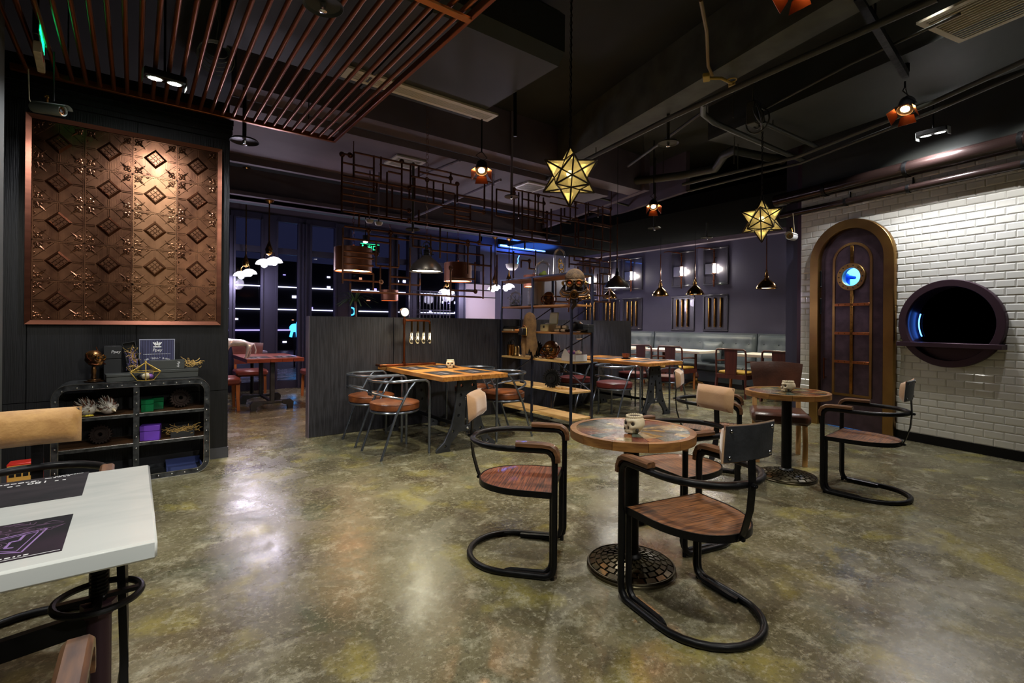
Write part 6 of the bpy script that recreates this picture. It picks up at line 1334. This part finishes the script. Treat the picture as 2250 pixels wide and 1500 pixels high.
# wall sconces and panels on the navy wall
def molding(t, y0, y1, z0, z1, w_=.045, d=.03):
    for a in ((y0, y1, z0, z0 + w_), (y0, y1, z1 - w_, z1), (y0, y0 + w_, z0 + w_, z1 - w_), (y1 - w_, y1, z0 + w_, z1 - w_)): obj('moulding', MB().box(-d, 0, a[0], a[1], a[2], a[3], .008), navy_trim, t)
cols = [(9.75, 10.40), (9.0, 9.65), (8.24, 8.90), (6.72, 7.36), (5.88, 6.50), (3.85, 4.48)]; nm = ['sixth', 'fifth', 'fourth', 'third', 'second', 'first']
for i, (a, b) in enumerate(cols):
    n_ = nm[i] + ' from the tiled wall'
    t = thing('wall_panel', 'lower navy wall panel with three brass tubes, ' + n_, 'wall panel', (10.6, 0, 0), 0, 'lower navy wall panels'); molding(t, a, b, 1.18, 2.03); obj('field', MB().box(-.006, 0, a + .04, b - .04, 1.2, 2.0), navy_trim, t); c = (a + b) / 2
    for k in (-1, 0, 1): obj('brass_tube', MB().cyl((-.035, c + k * .145, 1.30), (-.035, c + k * .145, 1.93), .024, n=12).sph((-.035, c + k * .145, 1.93), .024, 10, 6).sph((-.035, c + k * .145, 1.30), .024, 10, 6), brass, t)
    t = thing('wall_panel', 'upper navy wall frame behind a sconce, ' + n_, 'wall panel', (10.6, 0, 0), 0, 'upper navy wall frames'); molding(t, a, b, 2.24, 3.12); obj('field', MB().box(-.006, 0, a + .04, b - .04, 2.26, 3.1), navy_trim, t)
    t = thing('wall_sconce', 'brass pipe wall sconce with lit tube, ' + n_, 'lamp', (10.52, c, 2.62), 0, 'wall sconces on the navy wall')
    obj('lower_pipe', MB().cyl((0, 0, -.42), (0, 0, -.12), .016).cyl((0, 0, -.30), (0, 0, -.27), .026), copper_pipe, t); obj('upper_pipe', MB().cyl((0, 0, .12), (0, 0, .44), .016).tube([(0, 0, .42), (-.05, .08, .46), (-.10, .30, .50), (-.10, .42, .50)], .012, 6).cyl((0, 0, .36), (0, 0, .39), .026), copper_pipe, t)
    obj('lit_tube', MB().cyl((0, -.01, -.11), (0, -.01, .11), .026, n=12), lit_tube, t); obj('cage_ring', MB().cyl((0, 0, -.13), (0, 0, -.11), .045, n=12), copper_pipe, t); obj('cage_ring', MB().cyl((0, 0, .11), (0, 0, .13), .045, n=12), copper_pipe, t); obj('mirror_plate', MB().box(.03, .05, .05, .24, -.12, .12, .004), bright_steel, t); obj('wall_arm', MB().cyl((0, 0, .25), (.08, 0, .25), .01), copper_pipe, t)
    lamp('POINT', 'sconce_light', (10.48, c - .03, 2.62), 9, (1, .90, .78), r=.04)

# ================================================================== BANQUETTE, white tables, red armchairs
def bench(label, y0, y1):
    t = thing('banquette', label, 'banquette', (9.86, y0, 0), 0, 'grey leather banquettes'); L = y1 - y0 - .012
    obj('plinth', MB().box(.06, .62, 0, L, 0, .10), black_pl, t); obj('base', MB().box(.02, .62, 0, L, .10, .33, .006), grey_leather, t); obj('seat_cushion', MB().box(-.02, .55, .002, L - .002, .33, .47, .03), grey_leather, t)
    n = int(L / .285); nx, nz = n * 6, 14; vs = []; btn = [(L * (i + .5) / n, z) for z in (.93, .67) for i in range(n)]
    for i in range(nx + 1):
        for j in range(nz + 1):
            y = L * i / nx; z = .47 + .68 * j / nz; x = .46 + .10 * (j / nz); d = sum(.035 * math.exp(-((y - by) / .05) ** 2 - ((z - bz) / .04) ** 2) for by, bz in btn if abs(by - y) < .2); d += .010 * math.exp(-((z - .93) / .02) ** 2)
            if j >= nz - 1: x += .05 * (j - nz + 2) ** 1.5 * .6
            if i in (0, nx): x += .06
            vs.append((x + d, y, z))
    m = MB().add(vs, [(i * (nz + 1) + j, i * (nz + 1) + j + 1, (i + 1) * (nz + 1) + j + 1, (i + 1) * (nz + 1) + j) for i in range(nx) for j in range(nz)]); m.box(.60, .645, 0, L, .33, 1.15); obj('backrest', m, grey_leather, t, ang=70)
    bm_ = MB(); 
    for by, bz in btn: bm_.sph((.46 + .10 * (bz - .47) / .68 + .024, by, bz), .016, 8, 5, (.5, 1, 1))
    obj('button', bm_, mat('button_leather', S(52, 60, 68), .4) if 'button_leather' not in MATS else MATS['button_leather'], t); return t
bench('grey buttoned banquette at the right, beside the tiled wall', 3.35, 5.16); bench('grey buttoned banquette in the middle with cushions', 5.17, 7.76); bench('grey buttoned banquette at the left, behind the partition end', 7.77, 10.4)
for k, (y, lb) in enumerate(((6.05, 'square grey scatter cushion standing on the middle banquette'),)):
    t = thing('scatter_cushion', lb, 'cushion', (10.21, y, .475), 0); M = Matrix.Rotation(.22, 4, 'Y'); n = 12; vs = []
    for s in (-1, 1):
        for i in range(n + 1):
            for j in range(n + 1):
                u, v = 2 * i / n - 1, 2 * j / n - 1; e = max(0, (1 - u ** 4) * (1 - v ** 4)); vs.append(M @ Vector((s * .075 * e ** .6 - .06, u * .24 * (1 - .06 * (1 - v * v)), .25 + v * .24 * (1 - .06 * (1 - u * u)))))
    q_ = (n + 1) ** 2; fs = [(a, a + 1, a + n + 2, a + n + 1) for i in range(n) for j in range(n) for a in (i * (n + 1) + j,)]; obj('pillow', MB().add(vs, fs + [(q_ + a, q_ + d, q_ + c, q_ + b) for a, b, c, d in fs]), grey_leather, t, ang=80)
    obj('piping', MB().tube([M @ Vector((-.06, u * .24, .25 + v * .24)) for u, v in ((-1, -1), (0, -.94), (1, -1), (.94, 0), (1, 1), (0, .94), (-1, 1), (-.94, 0))], .005, 5, True), grey_leather, t)
def white_table(label, y0, y1):
    t = thing('white_table', label, 'table', (9.48, (y0 + y1) / 2, 0), 0, 'white top tables at the banquette'); h = (y1 - y0) / 2; obj('tabletop', MB().box(-.38, .38, -h, h, .735, .785, .005), white_top, t)
    for s in ((-1, 1) if h > .5 else (0,)):
        y = s * (h - .32); obj('column', MB().cyl((0, y, .08), (0, y, .735), .028, n=14).lathe([(.05, .20), (.07, .24), (.05, .30), (.03, .34)], (0, y, 0), 14), red_wood, t); ft = MB().lathe([(.03, .22), (.055, .16), (.035, .10), (.05, .06)], (0, y, 0), 14)
        for k in range(4): a = PI / 4 + k * PI / 2; ft.tube([(0, y, .12), (.12 * math.cos(a), y + .12 * math.sin(a), .10), (.24 * math.cos(a), y + .24 * math.sin(a), .02)], [.022, .018, .016], 8)
        obj('ornate_foot', ft, aged_brass, t)
    return t
white_table('long white top table at the middle banquette', 5.66, 7.1); white_table('small white top table right of the middle chairs', 4.20, 4.95); white_table('white top table beside the tiled wall corner', 3.4, 4.05); white_table('white top table at the left end of the banquette', 7.5, 8.7)
def make_red():
    t = thing('red_armchair', '', 'chair'); W_ = .30
    for s in (-1, 1):
        obj('front_leg', MB().bar((s * .26, .22, 0), (s * .25, .24, .40), .035, .035), orange_wood, t); obj('rear_leg', MB().bar((s * .29, -.27, 0), (s * .27, -.23, .40), .038, .038), red_wood, t)
        obj('arm', MB().tube([(s * .285, -.235, .66), (s * .29, .0, .655), (s * .29, .18, .645), (s * .285, .215, .62), (s * .275, .225, .42)], .014, 8), red_wood, t)
    obj('apron', MB().box(-.29, .29, -.25, -.22, .34, .42).box(-.29, .29, .22, .25, .34, .42).box(-.29, -.26, -.22, .22, .34, .42).box(.26, .29, -.22, .22, .34, .42), red_wood, t)
    obj('back_frame', MB().tube([(-.285, -.235, .40), (-.285, -.25, .80), (-.275, -.255, .86), (-.245, -.257, .88), (.245, -.257, .88), (.275, -.255, .86), (.285, -.25, .80), (.285, -.235, .40)], .017, 8), red_wood, t)
    obj('back_splat', MB().prism([(-.105, .41), (.105, .41), (.12, .87), (-.12, .87)], .23, .25, UPX), red_wood, t)
    obj('seat_cushion', MB().box(-.265, .265, -.21, .23, .42, .475, .02), mat('mustard_cushion', S(196, 158, 60), .7, col2=S(170, 130, 46), scale=6), t); return t
ra = make_red(); ra['group'] = 'red wooden armchairs at the white tables'; fz = facing(1, 0)
ra.location = (8.97, 6.09, 0); ra.rotation_euler = (0, 0, fz); ra['label'] = 'second red wooden armchair from the partition, mustard seat'
for y, lb in ((4.79, 'red wooden armchair with mustard seat left of the brown leather chair'), (3.93, 'red wooden armchair almost hidden behind the brown leather chair'), (6.83, 'first red wooden armchair from the partition, at the long white table'), (8.1, 'red wooden armchair hidden behind the partition end')): dup(ra, (8.97, y, 0), fz, lb)

# ================================================================== LEATHER SIDE CHAIRS
def make_side(wood, lth, W_=.26, wing=0.0):
    t = thing('leather_chair', '', 'chair')
    for s in (-1, 1):
        obj('leg', MB().sweep([(s * .20, .20, .40), (s * .205, .205, .2), (s * .20, .215, 0)], [(-.02, -.02), (.02, -.02), (.02, .02), (-.02, .02)], Vector((0, 1, 0))), wood, t)
        obj('leg', MB().sweep([(s * .20, -.215, .62), (s * .20, -.20, .42), (s * .205, -.22, .2), (s * .21, -.28, 0)], [(-.02, -.022), (.02, -.022), (.02, .022), (-.02, .022)], Vector((0, 1, 0))), wood, t)
    obj('seat', MB().box(-.25, .25, -.22, .25, .38, .49, .03), lth, t)
    n, k = 14, 8; vs = []
    for sd in (0, 1):
        for i in range(n + 1):
            for j in range(k + 1):
                u = 2 * i / n - 1; v = j / k; x = u * (W_ - .03 + (.05 + wing) * v); y = -.235 - .07 * v + .05 * u * u * (1 + wing * 4) + (.025 if sd else -.025) * (1 - .6 * abs(u) ** 8) * (1 - .5 * abs(2 * v - 1) ** 8); vs.append((x, y, .57 + .36 * v + .015 * (1 - u * u) * (1 if j == k else 0)))
    q_ = (n + 1) * (k + 1); fs = []
    for i in range(n):
        for j in range(k): a = i * (k + 1) + j; fs += [(a, a + 1, a + k + 2, a + k + 1), (q_ + a, q_ + a + k + 1, q_ + a + k + 2, q_ + a + 1)]
    ed = [i * (k + 1) for i in range(n + 1)] + [n * (k + 1) + j for j in range(1, k + 1)] + [i * (k + 1) + k for i in range(n - 1, -1, -1)] + [j for j in range(k - 1, 0, -1)]
    for a, b in zip(ed, ed[1:] + ed[:1]): fs.append((a, b, q_ + b, q_ + a))
    obj('backrest', MB().add(vs, fs), lth, t, ang=60); return t
sc1 = make_side(light_wood, chair_leather, .225, .0); sc1.location = (5.10, 2.30, 0); sc1.rotation_euler = (0, 0, facing(-.86, -.5)); sc1['label'] = 'brown leather dining chair with winged back and light wood legs behind the far round table'; sc1['group'] = 'leather dining chairs'; sc1.scale = (1.0, 1.0, 1.0)
sc2 = make_side(orange_wood, mat('russet_leather', S(122, 58, 44), .34, 0, col2=S(92, 42, 34), scale=4), .24)
sc2.location = (2.50, 8.35, 0); sc2.rotation_euler = (0, 0, facing(-1, .05)); sc2['label'] = 'russet leather chair with orange legs nearest the partition by the red table'; sc2['group'] = 'russet leather chairs'
dup(sc2, (2.62, 9.15, 0), facing(-1, .0), 'russet leather chair cut off by the partition edge, second at the red table', 'russet leather chairs'); dup(sc2, (1.02, 8.5, 0), facing(1, 0), 'russet leather chair at the left of the red table, mostly behind the black wall', 'russet leather chairs'); dup(sc2, (1.62, 9.7, 0), facing(0, -1), 'russet leather chair at the far end of the red table by the windows', 'russet leather chairs')
rtb = thing('red_table', 'cherry red plank table on iron pedestals seen past the black wall', 'table', (1.66, 8.55, 0), 0)
tp_ = obj('tabletop', MB().box(-.36, .40, -.62, .62, .735, .76), table_wood_red, rtb)
for i in range(5): obj('plank', MB().box(-.38 + i * .156, -.38 + (i + 1) * .156 - .002, -.65, .65, .725, .782, .003), table_wood_red, tp_)
for y in (-.42, .42):
    obj('pedestal', MB().box(-.03, .03, y - .03, y + .03, .12, .725, .006).box(-.28, .28, y - .03, y + .03, .09, .13, .008), grey_iron, rtb)
    for s in (-1, 1): obj('iron_foot', MB().prism([(s * .14, .13), (s * .26, .14), (s * .30, .10), (s * .29, .0), (s * .22, .0), (s * .21, .06), (s * .14, .08)], -y - .04, -y + .04, UPX), grey_iron, rtb)
obj('stretcher', MB().box(-.02, .02, -.42, .42, .10, .13), grey_iron, rtb)
for k, (x, y) in enumerate(((1.5, 8.25), (1.85, 8.2))): placemat(x, y, .783, PI / 2, ('menu mat under the white animal figure on the red table', 'menu mat at the right edge of the red table')[k], None)
# white animal figure standing on the red table
q = ay(520, 770, 8.05); an = thing('lion_figure', 'glossy white four legged animal statuette on the red table', 'statuette', (q.x, 8.05, .784), 0)
def skin(name, verts, edges, rad, m, par):
    me = bpy.data.meshes.new(name); me.from_pydata(verts, edges, []); o = bpy.data.objects.new(name, me); COL.objects.link(o); o.modifiers.new('s', 'SKIN'); o.modifiers.new('d', 'SUBSURF').levels = 2
    for i, r in enumerate(rad): me.skin_vertices[0].data[i].radius = (r, r)
    me.skin_vertices[0].data[0].use_root = True; dg = bpy.context.evaluated_depsgraph_get(); dg.update(); m2 = bpy.data.meshes.new_from_object(o.evaluated_get(dg)); bpy.data.objects.remove(o); return obj(name, m2, m, par)
V = [(0, 0, .23), (-.10, 0, .235), (-.17, 0, .26), (-.21, 0, .32), (-.25, 0, .345), (-.30, 0, .33), (.10, 0, .225), (.16, 0, .22), (-.12, .045, .19), (-.13, .05, .11), (-.125, .05, .02), (-.12, -.045, .19), (-.14, -.05, .11), (-.155, -.05, .02), (.15, .045, .17), (.18, .05, .11), (.165, .05, .02), (.15, -.045, .17), (.13, -.05, .10), (.115, -.05, .02), (.22, 0, .21), (.25, 0, .12), (.24, 0, .06), (-.15, .05, .01), (-.18, -.05, .01), (.14, .05, .01), (.09, -.05, .01)]
E_ = [(0, 1), (1, 2), (2, 3), (3, 4), (4, 5), (0, 6), (6, 7), (1, 8), (8, 9), (9, 10), (1, 11), (11, 12), (12, 13), (7, 14), (14, 15), (15, 16), (7, 17), (17, 18), (18, 19), (7, 20), (20, 21), (21, 22), (10, 23), (13, 24), (16, 25), (19, 26)]
skin('body', V, E_, [.055, .065, .06, .05, .048, .028, .05, .052, .035, .022, .018, .035, .022, .018, .038, .022, .018, .038, .022, .018, .014, .010, .014, .016, .016, .016, .016], silver, an)
for s in (-1, 1): obj('ear', MB().sph((-.225, s * .03, .39), .016, 8, 6, (.6, 1, 1.2)), silver, an)
obj('mane', MB().torus((-.195, 0, .315), .055, .022, Matrix.Rotation(1.0, 3, 'Y'), 16, 8), silver, an)
wt2 = thing('window_table', 'narrow lilac lit table end by the left window', 'table', (ay(570, 760, 10.2).x, 10.2, 0)); obj('tabletop', MB().box(-.35, .1, -.2, .2, .74, .78, .004), far_duct, wt2); obj('leg', MB().cyl((-.12, 0, 0), (-.12, 0, .74), .03), black_metal, wt2)

# ================================================================== CCTV, exit signs
def cctv(label, P, tgt, s=1.0, m=grey_cam, ledc=True):
    t = thing('security_camera', label, 'camera', P); d = (Vector(tgt) - Vector(P)).normalized(); M = d.to_track_quat('-Z', 'Y').to_matrix(); pr3 = lambda prof, n=20: MB().lathe([(r * s, z * s) for r, z in prof], (0, 0, 0), n, M)
    obj('body', pr3([(0, .16), (.036, .16), (.04, .15), (.04, -.07), (.036, -.075), (.033, -.07), (.033, -.05), (0, -.05)]), m, t); obj('front_window', pr3([(.0, -.055), (.032, -.055)]), mat('lens_amber', S(150, 104, 62), .2) if 'lens_amber' not in MATS else MATS['lens_amber'], t); obj('lens', pr3([(0, -.062), (.012, -.062), (.013, -.055)]), black_pl, t)
    ld = MB()
    for k in range(8): ld.sph(M @ Vector((.022 * math.cos(k * PI / 4) * s, .022 * math.sin(k * PI / 4) * s, -.057 * s)), .004 * s, 6, 4)
    obj('led_ring', ld, copper_pipe, t)
    sh = MB(); vs = []
    for z in (-.11, .14):
        for i in range(9): a = PI * .12 + PI * .76 * i / 8; vs.append(M @ Vector((.046 * math.cos(a) * s, .046 * math.sin(a) * s, z * s)))
    obj('sun_shield', sh.add(vs, [(i, i + 1, 10 + i, 9 + i) for i in range(8)]), m, t); up_ = M @ Vector((0, .045 * s, .06 * s)); obj('bracket', MB().cyl(up_, up_ + Vector((0, .01, .05)) * s, .010 * s).cyl(up_ + Vector((-.012, .01, .05)) * s, up_ + Vector((.012, .01, .05)) * s, .012 * s), brass, t)
    obj('cable', MB().tube([M @ Vector((0, 0, .16 * s)), M @ Vector((0, .01, .19 * s)) + Vector((0, 0, .04)) * s, M @ Vector((.02, .02, .18 * s)) + Vector((0, 0, .25)) * s], .004, 6), bone, t); return t
cctv('grey bullet security camera above the copper panel corner', tuple(ad(118, 241, 3.45)), tuple(ad(118, 241, 3.45) + Vector((.80, -.62, -.14))), .92)
sr = [o for o in bpy.data.objects if o.get('label', '').startswith('grey bullet')][0]; obj('hanging_rod', MB().cyl((0, 0, .06), (0, 0, 3.19 - sr.location.z), .005, n=6), black_pl, sr)
cctv('white bullet security camera under the far star lamp', tuple(ad(1738, 519, 6.4)), tuple(ad(1738, 519, 6.4) + Vector((-.9, -.2, -.08))), 1.2, white_pl)
def exit_sign(label, P, rz, w_, h_, text):
    t = thing('exit_sign', label, 'sign', P, rz); obj('case', MB().box(-w_ / 2, w_ / 2, .0, .03, -h_ / 2, h_ / 2, .003), black_pl, t); obj('lettering', text_mesh(text, h_ * .62, .001), lit_green, t, (w_ * .12, -.002, 0), (PI / 2, 0, 0))
    k = h_ / .15; mn = MB().sph((-.13 * k, -.002, .035 * k), .013 * k, 10, 6, (1, .2, 1)); mn.bar((-.13 * k, -.002, .02 * k), (-.14 * k, -.002, -.015 * k), .02 * k, .002, Vector((0, 1, 0))); mn.bar((-.14 * k, -.002, -.015 * k), (-.115 * k, -.002, -.04 * k), .011 * k, .002, Vector((0, 1, 0))); mn.bar((-.14 * k, -.002, -.015 * k), (-.17 * k, -.002, -.035 * k), .011 * k, .002, Vector((0, 1, 0))); mn.bar((-.13 * k, -.002, .015 * k), (-.10 * k, -.002, .005 * k), .009 * k, .002, Vector((0, 1, 0)))
    obj('running_figure', mn, lit_green, t); obj('edge_light', MB().box(-w_ / 2 + .01, w_ / 2 - .01, -.003, 0, h_ / 2 - .012, h_ / 2 - .006), lit_green, t); obj('hanger', MB().cyl((0, .015, h_ / 2), (0, .015, (ceil_at(P[0], P[1]) if P[1] > 6 else 3.9) - P[2]), .005), black_pl, t); return t
q = ad(91, 80, 3.25); ex1 = exit_sign('green lit exit sign seen edge on at the upper left', tuple(q), math.radians(93), .40, .15, '安全出口'); obj('white_label', MB().box(-.16, .19, -.01, .03, -.17, -.10, .003), bone, ex1); obj('red_label', MB().box(-.05, .02, -.012, -.01, -.16, -.11), red_paint, ex1)
q = ay(813, 545, 9.9); exit_sign('green lit exit sign far back behind the left drum lamp', tuple(q), .0, .42, .18, '出口')
dsp = thing('overhead_spot', 'small lit white spot in the far ceiling above the exit sign', 'lamp', tuple(ay(803, 531, 9.0))); obj('can', MB().cyl((0, 0, 0), (0, 0, .12), .05, n=14), black_metal, dsp); obj('lens', MB().sph((0, 0, -.005), .042, 12, 6, (1, 1, .4)), lit_white, dsp); obj('stem', MB().cyl((0, 0, .1), (0, 0, .6), .008), black_metal, dsp)
for k, (x, y) in enumerate(((812, 486), (832, 491))):
    q = ay(x, y, 6.8); sd = thing('smoke_detector', ('round pale smoke detector under the soffit, left one', 'pale dome detector under the soffit, right of the first')[k], 'detector', tuple(q)); obj('body', MB().lathe([(.0, -.03), (.04, -.025), (.055, 0), (.055, .02), (0, .02)], n=18), white_pl, sd); obj('stem', MB().cyl((0, 0, .02), (0, 0, 3.5 - q.z), .01), far_duct, sd)

# bars added for a window reflection, pale panel for lamplit wall, then plant
bs = thing('reflection_bars', 'upright pale bars added for the reflection in the far windows behind the dome pendant', 'screen', (ay(945, 660, 10.2).x, 10.2, 0)); n = 13
for i in range(n): obj('bar', MB().cyl((-.52 + i * .087, 0, .2), (-.52 + i * .087, 0, 2.05), .010, n=6), alu if i % 3 else bright_steel, bs)
for z in (.2, 1.62, 1.52, 1.42, 2.05): obj('rail', MB().bar((-.55, 0, z), (.55, 0, z), .02, .02), alu, bs)
for s in (-1, 1): obj('foot', MB().box(s * .5 - .03, s * .5 + .03, -.15, .15, 0, .03), alu, bs); obj('upright', MB().cyl((s * .5, 0, .03), (s * .5, 0, .2), .012), alu, bs)
q0 = ay(1022, 704, 10.55); q1 = ay(1088, 626, 10.55); wbd = thing('lit_wall_panel', 'pale panel standing in for the lit far wall left of the shelf', 'board', (q0.x, 10.58, 0)); obj('board', MB().box(0, q1.x - q0.x, -.03, 0, .9, q1.z), mat('lamplit_wall_tone', S(170, 158, 168), .5), wbd)  # pale colour paints the lamplight on the far wall
for z in (q1.z, q1.z - .16, q1.z - .34): obj('batten', MB().box(-.02, q1.x - q0.x + .02, -.045, -.03, z - .012, z + .012), black_pl, wbd)
sp = thing('spiky_plant', 'spiky leaved green plant in a dark pot by the far windows', 'plant', (ay(790, 640, 9.75).x, 9.98, 0)); obj('pot', MB().lathe([(0, 0), (.16, 0), (.2, .4), (.18, .4), (.17, .36), (0, .36)], n=20), black_pl, sp); obj('trunk', MB().tube([(0, 0, .36), (.03, 0, 1.0), (0, 0, 1.75)], [.04, .03, .025], 8), rack_wood, sp)
rr = random.Random(8)
for k in range(22):
    a = k * 2.4; e = rr.uniform(-.1, 1.1); L = rr.uniform(.35, .5); d = Vector((math.cos(a) * math.cos(e), math.sin(a) * math.cos(e) * .6, math.sin(e))); p0 = Vector((0, 0, 1.75)); obj('leaf', MB().sweep([p0, p0 + d * L * .5 + Vector((0, 0, .04)), p0 + d * L - Vector((0, 0, .10))], [(-.014, -.001), (.014, -.001), (.006, .002), (-.006, .002)]), mat('palm_leaf', S(60, 84, 40), .5) if 'palm_leaf' not in MATS else MATS['palm_leaf'], sp)
